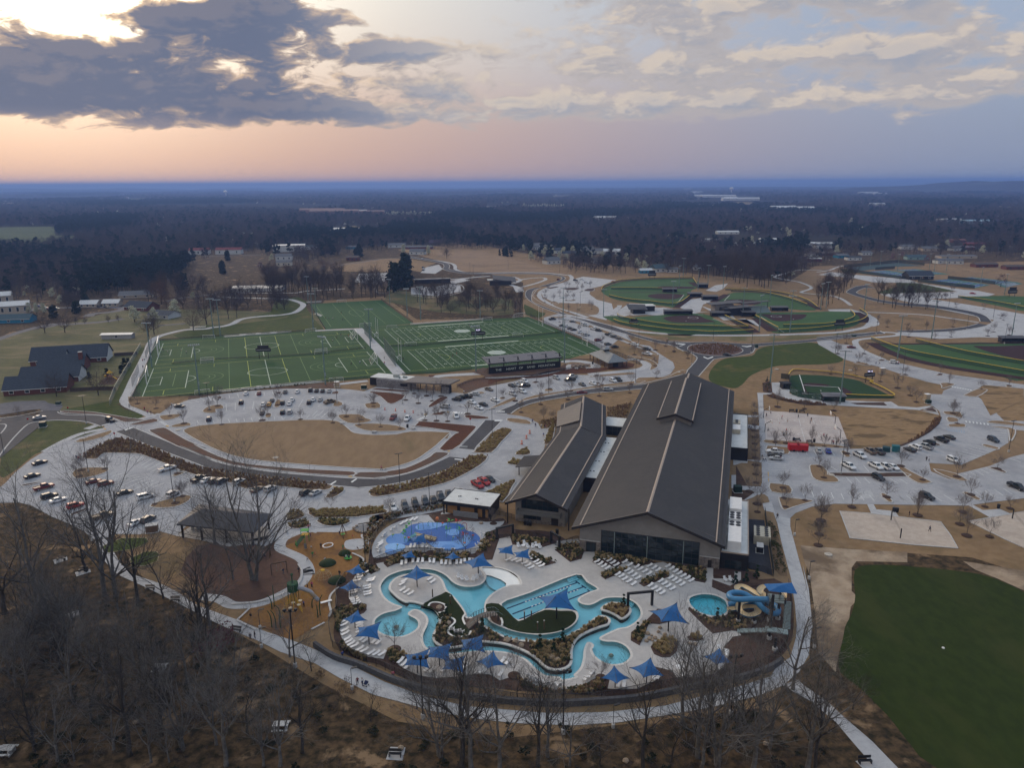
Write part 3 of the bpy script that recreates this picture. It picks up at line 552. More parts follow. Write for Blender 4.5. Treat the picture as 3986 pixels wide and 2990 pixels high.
sheet('playground',P('M 166,258 212,248 216,256 218,270 240,280 260,290 270,306 278,324 Y 215,160 216,176 208,192 180,210 120,240 60,257 0,260 Z 280,252 230,232 200,208 176,190 152,164 164,128 200,92 260,86'),darkchip,.05)
sheet('playground',PS('M 230,238 280,230 312,231 350,226 370,216 384,210 406,207 416,216 426,224 422,230 400,234 392,240 408,254 406,266 380,274 372,280 392,288 394,298 380,308 366,320 Y 336,166 324,190 316,200 286,234 280,258 286,280 284,296 268,312 232,332 a 92,22 56,43 20,24 Y 22,304 54,271 120,256 180,230 220,202 230,180 216,150 M 276,310 260,288 240,278 230,266',.06,2),woodchip,.06)
sheet('pavement',PS('M 354,262 358,252 380,248 400,249 408,256 400,266 380,272 360,270',.09,3),pathm,.09)
sheet('pavement',P('Z 136,65 180,38 200,36 L 402,220 M 96,222 180,222 200,234 190,252 140,254 Z 416,60 380,86 288,96 200,76'),deckm,.09)
for q in('Y 17,305 54,270','M 406,207 416,215 426,224','M 392,238 392,244 402,252','M 371,278 392,288 394,296 384,306','Y 308,210 286,232 281,256 286,280 280,296','Y 268,312 230,332','Y 17,305 46,320 70,332','Y 0,258 40,256 80,251 120,240 160,222 192,200 202,180 202,160 192,144'):
 way(q,.5,kerbm,.30,'kerb')
for q in('Z -20,70 50,69 58,80 40,92 0,104 -60,112 -80,96','Z 4,128 48,109 80,108 88,116 84,136 48,150 8,151'):
 island(q,lawn,1,False,.12,'bowling_green');way(q+' '+q.split()[1],.25,mat('timber_edge',(.33,.27,.17),(.28,.22,.14),2),.16,'kerb',1)
# sports grounds
sheet('sports_turf',P('F 279,227 290,209 308,170 328,120 336,98 G 61,98 130,93 200,88 280,83 344,79 422,75 H 16,78 102,72 124,90 148,118 170,144 192,170 130,179 84,183 36,187 0,191 G 300,197 220,208 128,217 4,227'),turf,.06)
sheet('sports_turf',P('H 111,70 180,65 226,62 354,54 398,50 I 56,49 86,46 124,62 166,80 208,98 252,117 224,123 156,142 H 352,160 280,168 202,171 178,143 154,117 128,88'),turf,.06)
sheet('sports_turf',P('H 2,19 80,14 157,10 192,36 227,61 200,63 112,70 60,72 37,74'),mat('north_turf',(.022,.075,.022),(.019,.067,.019),.6,.9,.15),.06)
TF,TY,TW=faintline,yellowline,mat('pitch_white',(.40,.47,.41),(.34,.42,.35),2,.8)
class Lines:
 def __init__(s,q,L,Wd):
  s.c=[P1(x,.14)if isinstance(x,str)else x for x in q];s.L=L;s.W=Wd;s.mb=MB()
 def at(s,u,v):
  a,b,c,d=s.c;u/=s.L;v/=s.W
  return a.lerp(b,u).lerp(d.lerp(c,u),v)
 def seg(s,u0,v0,u1,v1,w=.3,k=0):
  s.mb.k=k;s.mb.ribbon([s.at(u0,v0),s.at(u1,v1)],w,.14+k*.004);return s
 def rect(s,u0,v0,u1,v1,w=.3,k=0):
  for a in((u0,v0,u1,v0),(u1,v0,u1,v1),(u1,v1,u0,v1),(u0,v1,u0,v0)):
   s.seg(*a,w,k)
  return s
 def arc(s,u,v,r,a0=0,a1=360,w=.3,k=0):
  n=max(6,int(abs(a1-a0)/10));s.mb.k=k
  s.mb.ribbon([s.at(u+r*cos(radians(a0+(a1-a0)*i/n)),v+r*sin(radians(a0+(a1-a0)*i/n)))for i in range(n+1)],w,.14+k*.004);return s
def soccer(q):
 l=Lines(q,105,64)
 l.seg(0,0,0,64,.34).seg(105,0,105,64,.34).seg(0,0,105,0,.28,1).seg(0,64,105,64,.28,1).seg(52.5,0,52.5,64,.34)
 l.arc(52.5,32,9.15,w=.35)
 for e,sg in((0,1),(105,-1)):
  l.seg(e+sg*16.5,12,e+sg*16.5,52,.36).seg(e,12,e+sg*16.5,12,.3,1).seg(e,52,e+sg*16.5,52,.3,1)
  l.seg(e+sg*5.5,23,e+sg*5.5,41,.32).seg(e,23,e+sg*5.5,23,.28).seg(e,41,e+sg*5.5,41,.28)
  l.arc(e+sg*11,32,9.15,-53 if sg>0 else 127,53 if sg>0 else 233,.32)
  for rr_,k in((14,2),(18,2),(24,2)):
   l.arc(e+sg*18,32,rr_*.6,-80 if sg>0 else 100,80 if sg>0 else 260,.25,2)
  l.seg(e+sg*11,18,e+sg*11,46,.22,2).seg(e+sg*8,4,e+sg*8,11,.25,1).seg(e+sg*8,53,e+sg*8,62,.25,1)
  l.seg(e+sg*35,0,e+sg*35,64,.22,2).seg(e+sg*44,0,e+sg*44,64,.25,1).seg(e+sg*28,0,e+sg*28,8,.25,1).seg(e+sg*28,56,e+sg*28,64,.25,1)
 l.mb.build('pitch_markings',[TW,TY,TF],kind='structure')
soccer(('f 86,36','h 164,23','h 202,69','f 66,89'))
soccer(('f 62,98','h 208,76','h 254,128','f 33,171'))
l=Lines(('H 6,20','H 152,11','H 222,59','H 39,70'),100,64)
for u in(6,30,50,70,94):
 l.seg(u,1,u,62,.25,2)
l.arc(50,32,9,k=2);l.mb.build('pitch_markings',[TW,TY,TF],kind='structure')
TXT=[]
def txt(s,size,m,parent,loc,rot=(0,0,0),name='lettering',ext=0.0,align='CENTER',sx=1):
 c=bpy.data.curves.new(name,'FONT');c.body=s;c.size=size;c.align_x=align;c.align_y='CENTER';c.extrude=ext
 c.materials.append(m);o=bpy.data.objects.new('type_'+name,c);COL.objects.link(o)
 TXT.append((o,name,parent,loc,rot,sx))
def set_type():
 dg=bpy.context.evaluated_depsgraph_get();seen={}
 for o,name,parent,loc,rot,sx in TXT:
  me=bpy.data.meshes.new_from_object(o.evaluated_get(dg));me.name=name
  n=link(name,me,parent);n.location=loc;n.rotation_euler=rot;n.scale=(sx,1,1)
  cu=o.data;bpy.data.objects.remove(o);bpy.data.curves.remove(cu)
YD=.9144
def gridiron(x0,y0,th,tag_):
 dx,dy=Vector((cos(th),sin(th),0)),Vector((sin(th),-cos(th),0));o0=Vector((x0,y0,.14))
 W=48.77
 q=[o0-dx*10*YD,o0+dx*110*YD,o0+dx*110*YD+dy*W,o0-dx*10*YD+dy*W]
 l=Lines(q,120,W)
 for y in range(0,101,5):
  l.seg(10+y,0,10+y,W,.3 if y in(0,100)else.2)
 for u in(0,120):
  l.seg(u,0,u,W,.3)
 l.seg(0,0,120,0,.25,1).seg(0,W,120,W,.25,1)
 for y in range(1,100):
  if y%5:
   for v in(.35,W/2-8,W/2+8,W-.9):
    l.seg(10+y,v,10+y,v+.6,.14)
 l.mb.k=0
 for v in(-1.1,W+1.1):
  l.mb.ribbon([l.at(35,v),l.at(85,v)],1.7,.139)
 for e,sg in((10,1),(110,-1)):
  l.seg(e+sg*2,10,e+sg*2,W-10,.2,2);l.arc(e+sg*12,W/2,8,-70 if sg>0 else 110,70 if sg>0 else 250,.2,1)
 cc=l.at(60,W/2)
 l.mb.k=0;l.mb.poly(ell(cc,5.2,5.2),z=.158)
 l.mb.k=3
 l.mb.ribbon(ell(cc,4.5,4.5),.22,.164,True);l.mb.ribbon(ell(cc,3.1,3.1),.22,.164,True)
 for k in range(-4,5):
  a=l.at(60+k*.62,W/2-1.6-(k%2)*.5);b=l.at(60+k*.62+.4,W/2+1.5+(k%3)*.4)
  l.mb.ribbon([a,b],.34,.166)
 for k in range(14):
  t=k*2*pi/14;a=cc+Vector((cos(t)*3.5,sin(t)*3.5,0));b=cc+Vector((cos(t)*4.1,sin(t)*4.1,0));l.mb.ribbon([a,b],.3,.166)
 fo=l.mb.build('football_markings',[TW,TY,TF,mat('emblem_grey',(.30,.34,.33))],kind='structure')
 for i,n in enumerate((10,20,30,40,50,40,30,20,10)):
  for v,rz in((8.2,th+pi),(W-8.2,th)):
   p=l.at(10+(i+1)*10,v);p.z=.17
   t=txt('%d   %d'%(n//10,n%10),3.0,TW,fo,p,(0,0,rz),'yard_number',.004,sx=1.25)
 return l
gA=gridiron(-59.95,417.04,.35198,'near')
gB=gridiron(-83.39,480.86,.35198,'far')
for q,m in(('C 410,269 416,260 442,250 DD 20,246 70,242 164,241 176,258 160,266 158,280 128,302 108,300 40,292 0,286 -18,279',turf2),('I 250,45 278,44 300,48 400,40 442,39 J 0,41 74,39 100,50 140,70 176,73 185,80 170,83 100,84 0,82 I 300,66 270,57 252,49',turf2),('J 184,47 200,38 300,36 386,34 406,38 418,46 416,56 400,66 370,72 300,78 250,81 226,80 208,64',turf2),('DD 212,288 240,273 270,270 320,272 360,277 400,290 430,306 410,309 340,303 260,293',turf2),('K 300,4 340,2 460,3 460,35 400,25 350,15',turf2),('K 112,100 140,106 220,106 460,104 460,182 380,172 280,156 200,138 150,120',turf2),('J 262,178 270,172 300,171 350,174 400,181 442,193 K 90,186 124,201 152,215 162,219 156,222 60,222 J 380,230 330,226 280,218 262,208',turf3)):
 sheet('ballfield_turf',PS(q,.06,2),m,.10)
for q in('DD 67,278 72,275 90,273 120,273 143,275 144,278 128,284 112,285 90,284 72,281','DD 87,260 96,257 124,257 160,258 168,260 160,262 100,262','J -10,49 6,45 36,43 66,44 80,50 100,56 88,58 66,59 36,59 6,57','J 201,41 240,41 294,41 297,45 288,51 270,54 246,56 226,54 212,47','DD 232,288 260,285 304,288 309,294 288,297 250,293','K 335,109 380,110 460,110 460,143 410,133 370,123 344,114','J 289,194 294,190 312,189 340,192 348,195 324,197 296,196','J 369,198 380,200 394,208 395,214 380,217 374,210','J 288,194 293,194 300,212 294,212','J 285,210 300,209 306,212 294,215'):
 sheet('infield_clay',PS(q,.06,3),clay,.145)
for q,w in(('K 114,102 144,118 190,135 260,151 340,164 460,181',6.5),('DD 160,248 174,257',6),('DD 128,303 158,281',5),('J 144,53 172,70 186,80',8),('J 190,49 208,64 226,77',7),('J 404,36 422,46 420,58',6),('DD 208,290 238,274',6),('K 112,104 220,104 380,103 460,102',3),('DD -12,270 40,270 156,270',2.5),('DD 400,288 436,306',5)):
 way(q,w,clay,.15,'warning_track')
fl=MB()
for q in('J 283,171 290,193','J 290,193 295,210','J 290,193 367,198','J 367,198 372,207','J 296,212 332,214','J 96,50 172,72','J 199,45 250,80','DD 131,293 145,275','DD 232,288 245,274','J 288,210 300,209','J 288,212 300,213','J 66,42 76,41'):
 fl.ribbon(P(q,.17),.35)
for q,r in(('J 54,48',3.5),('J 233,45',3.5),('J 269,205',1.8),('J 320,220',1.8)):
 fl.ribbon(ell(P1(q,.17),r,r),.3,.17,True)
for q in('J 39,55','J 270,51','J 329,205'):
 fl.box(P1(q,.16),(.6,.6,.05))
fl.build('ballfield_lines',white,kind='structure')
bluec=mat('blue_court',(.030,.085,.22),(.026,.075,.19),.3,.8);greenc=mat('green_court',(.05,.135,.105),(.045,.12,.095),.3,.8);dimc=mat('dark_green_court',(.03,.06,.065),(.027,.052,.058),.3,.8)
TEN=('290,1085 850,1030 1130,1065 820,1075 620,1100 420,1125',dimc),('400,1135 740,1112 975,1150 975,1200 880,1192',greenc),('800,1110 1060,1100 1420,1155 1260,1160 1000,1135',greenc),('1085,1235 1420,1205 1850,1270 1690,1305',greenc),('1510,1195 1650,1185 2140,1240 1900,1262',greenc),('1900,1262 2140,1240 2200,1260 2000,1300',greenc)
for q,m in TEN:
 pp=P('= E '+q);sheet('tennis_court',pp,m,.11)
 if len(pp)!=6:
  a,b,c,d=pp[0],pp[1],pp[len(pp)//2],pp[-1]
  n=4;L=MB()
  for i in range(n):
   for(u0,u1)in(((i+.18)/n,(i+.82)/n),):
    f=lambda u,v:a.lerp(b,v).lerp(d.lerp(c,v),u)
    sheet('tennis_court',[f(u0,.16),f(u1,.16),f(u1,.84),f(u0,.84)],bluec,.155)
    pts=[f(u0+.02,.2),f(u1-.02,.2),f(u1-.02,.8),f(u0+.02,.8)]
    L.ribbon(pts,.35,.21,True)
  L.build('court_lines',white,kind='structure')
sheet('basketball_court',P('P 96,57 144,58 256,69 279,128 200,124 100,118'),mat('court_concrete',(.46,.405,.375),(.41,.365,.34),.5,.9,c3=(.38,.335,.315),s3=.12),.12)
bb=MB()
cA,cB,cC,cD=P('P 97,61 243,70 269,127 102,114',.18)
def cq(u,v):
 return cA.lerp(cB,u).lerp(cD.lerp(cC,u),v)
for v0,v1 in((0,.44),(.52,1)):
 bb.ribbon([cq(0,v0),cq(1,v0),cq(1,v1),cq(0,v1)],.16,None,True)
 bb.ribbon([cq(.5,v0),cq(.5,v1)],.14);mid=(v0+v1)/2
 bb.ribbon(ell(cq(.5,mid),1.9,1.9,0,24),.14,None,True)
 for e,sg in((0,1),(1,-1)):
  bb.ribbon([cq(e,mid-.09),cq(e+sg*.2,mid-.09),cq(e+sg*.2,mid+.09),cq(e,mid+.09)],.12)
  bb.ribbon([cq(e+sg*(.28*cos(t)+.02),mid+.2*sin(t))for t in[radians(-90+15*i)for i in range(13)]],.13)
bb.build('court_lines',white,kind='structure')
for q in('Q 46,272 112,277 263,295 284,324 300,352 200,344 68,330','Q 323,294 412,278 460,269 460,360 400,332'):
 p=P(q);sheet('sand_court',p,sand,.12);MB().ribbon(p,.3,.2,True,th=.15).build('court_edging',kerbm,kind='structure')
# pools
poolfloor=mat('pool_plaster',(.66,.80,.82),(.60,.75,.78),.35,.6,.2)
beach=mat('beach_entry_plaster',(.78,.78,.75),(.72,.74,.72),.5,.6,.2)
coping=mat('pool_coping',(.58,.555,.515),(.51,.49,.46),1.5,.8)
def water_mat(name,tint):
 m=bpy.data.materials.new(name);m.use_nodes=True;T=NT(m.node_tree);T.n.clear()
 v=T.node('ShaderNodeNewGeometry').outputs['Position']
 bp=T.node('ShaderNodeBump');bp.inputs['Strength'].default_value=.22;bp.inputs['Distance'].default_value=.12
 T.l.new(T.noise(v,1.7,3,.55,.4),bp.inputs['Height'])
 fr_=T.node('ShaderNodeFresnel');fr_.inputs[0].default_value=1.33;T.l.new(bp.outputs[0],fr_.inputs['Normal'])
 tr=T.node('ShaderNodeBsdfTransparent');T.put(tr.inputs[0],T.mix(T.ramp(T.noise(v,.16,3,.6),.4,.62),tint,tuple(min(1,x*1.06)for x in tint)))
 gl=T.node('ShaderNodeBsdfGlossy');gl.inputs['Roughness'].default_value=.06;T.l.new(bp.outputs[0],gl.inputs['Normal'])
 mx=T.node('ShaderNodeMixShader');T.l.new(fr_.outputs[0],mx.inputs[0]);T.l.new(tr.outputs[0],mx.inputs[1]);T.l.new(gl.outputs[0],mx.inputs[2])
 o=T.node('ShaderNodeOutputMaterial');T.l.new(mx.outputs[0],o.inputs[0])
 return m
water1=water_mat('pool_water',(.60,.90,.955));water2=water_mat('deep_pool_water',(.36,.78,.86))
POOL='S 120,196 128,184 140,174 158,166 180,160 210,156 240,156 260,159 280,167 294,176 306,188 318,196 336,201 358,201 378,196 388,186 391,176 387,166 381,160 T 18,138 40,138 66,141 90,149 108,160 116,172 118,184 96,186 76,191 58,200 42,211 32,222 27,233 26,250 30,264 40,278 54,286 72,294 96,302 130,309 170,312 210,306 240,295 258,280 264,264 257,252 240,249 204,249 180,248 111,277 65,234 140,204 260,157 290,177 318,195 300,203 280,212 268,221 269,228 280,234 296,235 310,230 324,222 340,217 370,216 392,219 416,232 428,248 430,262 424,274 410,286 390,296 V 370,67 324,89 336,97 360,98 380,104 396,116 404,132 400,144 386,155 364,160 340,158 320,148 306,136 300,124 299,118 304,109 294,102 288,108 283,124 282,140 279,154 274,168 264,179 257,186 262,191 244,197 222,200 219,193 200,191 180,188 164,178 148,164 132,148 112,138 84,129 50,125 20,125 U 350,127 320,131 290,132 260,128 244,121 232,110 227,96 227,84 231,72 238,58 241,44 236,32 222,21 208,17 198,22 194,29 212,39 220,48 220,60 212,70 196,80 176,87 152,88 128,82 112,72 104,60 102,48 108,38 122,28 140,22 158,18 173,11 S 170,254 152,248 136,238 124,224 118,208'
ISL1='S 144,206 148,194 160,182 180,174 210,169 240,170 262,174 276,184 283,197 286,206 292,216 312,235 330,258 339,274 344,284 U 370,38 374,48 386,58 400,68 420,78 V 66,83 90,93 124,98 170,99 210,95 240,86 260,74 280,64 296,52 308,41 318,36 330,34 344,40 347,48 340,56 320,62 290,74 266,88 254,104 248,124 248,148 244,160 230,169 210,172 188,168 174,158 160,144 140,130 110,116 80,106 50,101 20,99 U 360,101 340,107 320,113 296,114 276,110 262,100 257,88 260,76 270,60 274,44 272,30 262,16 250,6 S 230,248 212,243 196,241 186,242 170,234 156,222 147,213'
ISL2='T 326,248 336,238 352,232 370,233 390,238 400,248 399,258 388,268 377,272 368,266 352,257 338,252'
SLP='W 139,79 148,73 170,68 192,69 210,74 224,82 230,90 233,102 230,112 216,120 196,121 176,117 156,108 143,96 138,86'
pool=PS(POOL,.1,3);isl1=PS(ISL1,.1,3);isl2=PS(ISL2,.1,3);slp=PS(SLP,.1,3)
deck_outer=P('S 109,144 128,140 138,151 160,143 190,138 220,136 280,136 340,137 354,128 374,132 412,131 T 0,118 45,118 62,66 90,60 104,79 140,86 170,87 198,79 212,72 266,66 280,100 312,100 304,124 340,112 396,120 W 18,4 80,-6 112,10 156,38 179,42 181,8 197,8 197,33 246,34 247,16 262,18 262,36 240,49 228,57 236,68 240,112 216,125 192,125 160,113 140,100 138,104 178,144 196,160 238,153 258,158 262,167 243,170 220,196 234,200 235,206 228,226 218,244 200,257 160,264 112,266 100,250 58,240 77,262 60,274 V 420,222 380,224 342,222 348,195 330,194 310,195 280,212 250,221 210,225 180,222 150,214 124,200 108,186 64,201 50,192 36,185 0,184 U 340,188 310,192 260,194 220,188 180,170 161,156 195,137 170,124 139,119 128,145 90,140 60,128 36,112 20,90 13,70 14,54 26,38 60,34 78,26 86,16 S 84,262 85,250 80,247 48,253 38,230 38,208 48,186 60,168 88,166 96,172 118,160')
sheet('planting_bed',PS('S 88,140 94,112 108,84 128,58 160,32 200,12 250,-4 300,12 400,12 T 36,18 72,12 100,40 200,48 280,96 380,96 460,124 W 100,-4 180,4 262,12 340,24 368,46 380,60 386,120 380,180 350,220 300,244 220,266 140,280 40,296 V 360,240 240,234 120,226 0,216 U 260,212 180,192 120,160 60,144 20,124 0,90 2,50 12,20 S 4,260 4,230 20,180 60,152',.05,3),mulch,.055,[pool[::-1],slp[::-1]])
deck=sheet('pool_deck',deck_outer,deckm,.13,[pool[::-1],slp[::-1]])
for nm,o_,wt,isls in(('pool',pool,water1,(isl1,isl2)),('slide_pool',slp,water2,())):
 MB().poly(o_,[i[::-1]for i in isls],-1.0).build('pool_floor',poolfloor,kind='structure')
 w=MB().wall(o_,-1.0,.135,out=False)
 w.build('pool_wall',coping,kind='structure')
 MB().poly(o_,[i[::-1]for i in isls],-.10).build('water',wt,kind='structure')
 MB().ribbon(o_,.55,.17,True).build('pool_coping',coping,kind='structure')
for i in(isl1,isl2):
 b=MB();b.wall(i,-1.0,.22).poly(i,z=.22);b.build('pool_island',mulch,kind='structure')
 MB().ribbon(i,.55,.27,True,th=.3).build('pool_coping',coping,kind='structure')
sheet('beach_entry',P('T 4,140 18,138 40,137 66,141 90,149 108,160 117,172 118,185 96,186 78,191 80,180 66,170 40,160 26,158 12,152'),beach,-.11+.03)
sheet('shallow_shelf',PS('T 26,160 46,158 66,168 78,182 78,190 64,197 50,195 36,186 30,176',-.2,3),mat('shallow_plaster',(.66,.76,.80)),-.45)
def steps(q,n,z0=-.22):
 a,b,c,d=P(q)
 for i in range(n):
  t0,t1=i/n,(i+1)/n
  MB().prism([a.lerp(d,t0),b.lerp(c,t0),b.lerp(c,t1),a.lerp(d,t1)],-1,z0-i*.2).build('pool_step',poolfloor,kind='structure')
steps('T 236,165 260,157 267,163 242,172',3);steps('T 392,220 412,230 404,236 392,226',3);steps('S 198,238 228,243 222,252 190,247',3);steps('S 277,197 284,197 291,212 282,212',3);steps('W 134,76 166,64 168,69 144,80',3)
ln=MB()
for q in('T 81,246 264,178','T 96,260 280,189','T 114,273 296,201'):
 a,b=P(q,-.97);ln.ribbon([a,b],.45);t=(b-a).normalized();nn=Vector((-t.y,t.x,0));ln.ribbon([b-nn*.9,b+nn*.9],.4)
ln.build('lane_stripe',mat('lane_blue',(.015,.05,.13),(.012,.045,.11),2),kind='structure')
sheet('island_deck',PS('S 144,206 148,194 160,182 180,174 210,169 240,170 262,175 275,184 282,197 286,208 290,215 256,232 230,246 212,242 196,240 186,242 170,233 156,222 148,213',.23,2),deckm,.235)
sheet('island_turf',PS('S 291,216 312,236 329,258 338,275 332,284 336,294 342,308 353,314 348,326 330,330 312,328 300,320 297,308 306,296 312,286 300,280 274,282 268,270 252,260 230,248',.3,2),poolturf,.30)
sheet('turf_island',PS('T 28,234 60,233 86,254 111,278 140,266 180,249 220,252 250,252 261,264 257,279 239,294 210,305 170,310 130,308 96,301 72,290 70,280 64,270 40,266 30,250',.2,2),poolturf,.19)
sheet('planting_bed',PS('T 40,266 50,260 66,269 70,280 68,290 54,285 43,278',.2,2),mulch,.25)
for q in('T 66,269 70,280 68,291','S 244,252 250,244 266,242 284,247 289,256 284,266 270,269','S 276,282 296,280 310,286 312,294 300,306 295,316 298,324 312,330 330,331 348,326 354,316','S 340,272 333,282 336,294 340,300'):
 way(q,.45,mat('white_kerb',(.66,.65,.61),(.6,.59,.56),2),.42,'kerb')
sheet('planting_bed',PS('S 247,252 252,246 266,244 282,248 287,256 282,264 270,267',.3,2),mulch,.37)
for q in('S 128,141 140,124 170,112 220,114 284,116 348,116 356,131 330,137 280,135 220,135 190,137 160,142 138,151','T 30,18 0,20 -30,18 -100,26 -120,4 -60,0 0,8','T 26,49 60,54 61,66 48,100 44,118 8,119 0,100 20,84 28,64','T 90,58 196,66 212,74 196,79 170,87 96,79','T 144,103 209,126 182,134 140,118','T 207,94 220,80 268,76 281,97 274,116 245,124','T 303,125 312,100 400,112 460,124 420,138 394,121 380,128 366,138','T 324,160 378,138 392,146 336,169','W 22,42 80,18 94,26 34,50','W 98,1 112,9 156,37 178,41 181,8 164,4 120,-4','W 197,25 197,9 247,17 246,34','W 194,51 195,34 236,49 266,36 340,32 372,48 300,49 256,52 226,66','W 66,103 102,106 118,118 112,128 70,138 46,136 24,188 3,176 4,158 32,138','W 50,192 58,182 76,174 100,172 116,180 112,202 96,215 76,216 58,208','W 136,168 152,162 170,164 173,174 160,178 140,176','W 138,104 178,144 196,160 240,153 268,156 320,128 240,112 216,125 190,125 160,114','V 342,221 328,194 340,226','U 140,120 170,124 195,137 161,156 144,148'):
 island(q,mulch,1,False,.24,'planting_bed')
splash=[mat('splash_%s'%n,c,tuple(x*.9 for x in c),2,.6)for n,c in(('royal',(.020,.105,.36)),('mid',(.075,.22,.52)),('light',(.13,.30,.62)),('pale',(.18,.38,.68)))]
sheet('splash_deck',PS('N 29,288 27,266 36,246 48,232 68,218 100,206 130,197 174,197 182,190 270,212 312,210 296,226 272,236 266,252 264,270 246,280 220,280 160,278 100,278 50,288',.1,2),pathm,.15)
def disc(q,m,z):
 sheet('splash_surface',PS('= N '+q,z,4),splash[m],z)
disc('290,1240 340,1200 430,1185 470,1150 560,1090 680,1068 850,1065 1000,1070 1110,1090 1150,1150 1230,1170 1290,1220 1290,1280 1240,1320 1150,1350 1030,1365 900,1360 820,1340 770,1300 700,1290 560,1310 480,1310 400,1300 310,1290',0,.20)
disc('600,1110 680,1072 850,1067 950,1080 840,1120 740,1140 640,1150',2,.25);disc('620,1100 700,1085 760,1100 740,1130 660,1140',1,.30)
disc('920,1175 960,1145 1030,1135 1070,1160 1060,1195 980,1205',2,.25);disc('750,1290 840,1270 1000,1265 1110,1230 1130,1180 1190,1215 1195,1270 1140,1320 1030,1355 900,1360 800,1330',2,.25)
disc('885,1335 900,1310 960,1303 1010,1310 1028,1335 990,1365 910,1362',1,.30);disc('285,1245 340,1200 440,1185 520,1230 510,1280 420,1300 310,1290',1,.25)
disc('270,1340 300,1300 380,1285 470,1300 490,1330 440,1370 340,1380',3,.30);disc('270,1378 300,1355 350,1350 395,1370 380,1398 310,1405',1,.35)
# buildings
stucco=mat('grey_stucco',(.225,.215,.205),(.20,.192,.185),.9,.9,c3=(.19,.18,.172),s3=.15)
roofm=mat('charcoal_standing_seam',(.052,.048,.049),(.043,.040,.041),.4,.55,.35,c3=(.060,.054,.053),s3=.12)
seamm=mat('roof_seam_metal',(.085,.078,.076),(.07,.065,.064),1,.5,.4)
capm=mat('pale_ridge_cap',(.34,.27,.22),(.29,.235,.19),1,.6)
fascia=flat('dark_bronze_fascia',(.022,.018,.017),.55)
membrane=mat('white_roof_membrane',(.56,.575,.565),(.50,.51,.50),.5,.8,c3=(.40,.41,.40),s3=.2,t3=(.55,.75))
darkwall=mat('black_panel_wall',(.016,.016,.019),(.013,.013,.015),1,.6)
stonem=mat('ledge_stone',(.21,.185,.17),(.10,.088,.085),1.6,.9,.15,coord='obj',c3=(.27,.225,.19),s3=.9,t3=(.5,.62))
stone2=mat('grey_ledge_stone',(.26,.25,.255),(.13,.125,.135),1.8,.9,.15,coord='obj')
woodm=mat('cedar_cladding',(.36,.20,.085),(.27,.145,.06),1.2,.8,stretch=(.3,.3,6),coord='obj')
brick=mat('red_brickwork',(.135,.048,.036),(.10,.036,.028),2.5,.9,coord='obj')
shingle=mat('slate_shingles',(.045,.055,.072),(.034,.042,.055),1.2,.9,coord='obj')
whitewall=mat('white_siding',(.52,.53,.53),(.46,.47,.47),1,.8,coord='obj')
lightmetal=mat('pale_metal_roof',(.50,.52,.53),(.44,.46,.47),.5,.55,coord='obj')
def glass_mat(name,c,rough=.06):
 m=bpy.data.materials.new(name);m.use_nodes=True;b=m.node_tree.nodes['Principled BSDF']
 b.inputs['Base Color'].default_value=(*c,1);b.inputs['Roughness'].default_value=rough;b.inputs['Specular IOR Level'].default_value=.6
 MT[name]=m;return m
glass=glass_mat('dark_glass',(.012,.022,.028));glass2=glass_mat('window_glass',(.03,.04,.05))
def bxo(name,m,parent,c,d,rz=0,kind=None,top=None):
 o=MB().box((0,0,0),d,0,top).build(name,m,parent,kind=kind);o.location=c;o.rotation_euler=(0,0,rz);return o
def stones(mb,x0,x1,z0,z1,y,hgt=.34,lmin=.5,lmax=1.3,face=-1):
 z=z0;r=RN
 while z<z1-.05:
  h=min(hgt*r.uniform(.7,1.25),z1-z);x=x0
  while x<x1-.03:
   w=min(r.uniform(lmin,lmax),x1-x);d=r.uniform(.06,.2)
   mb.box((x+w/2,y+face*d/2,z+.012),(w-.03,d,h-.025));x+=w
  z+=h
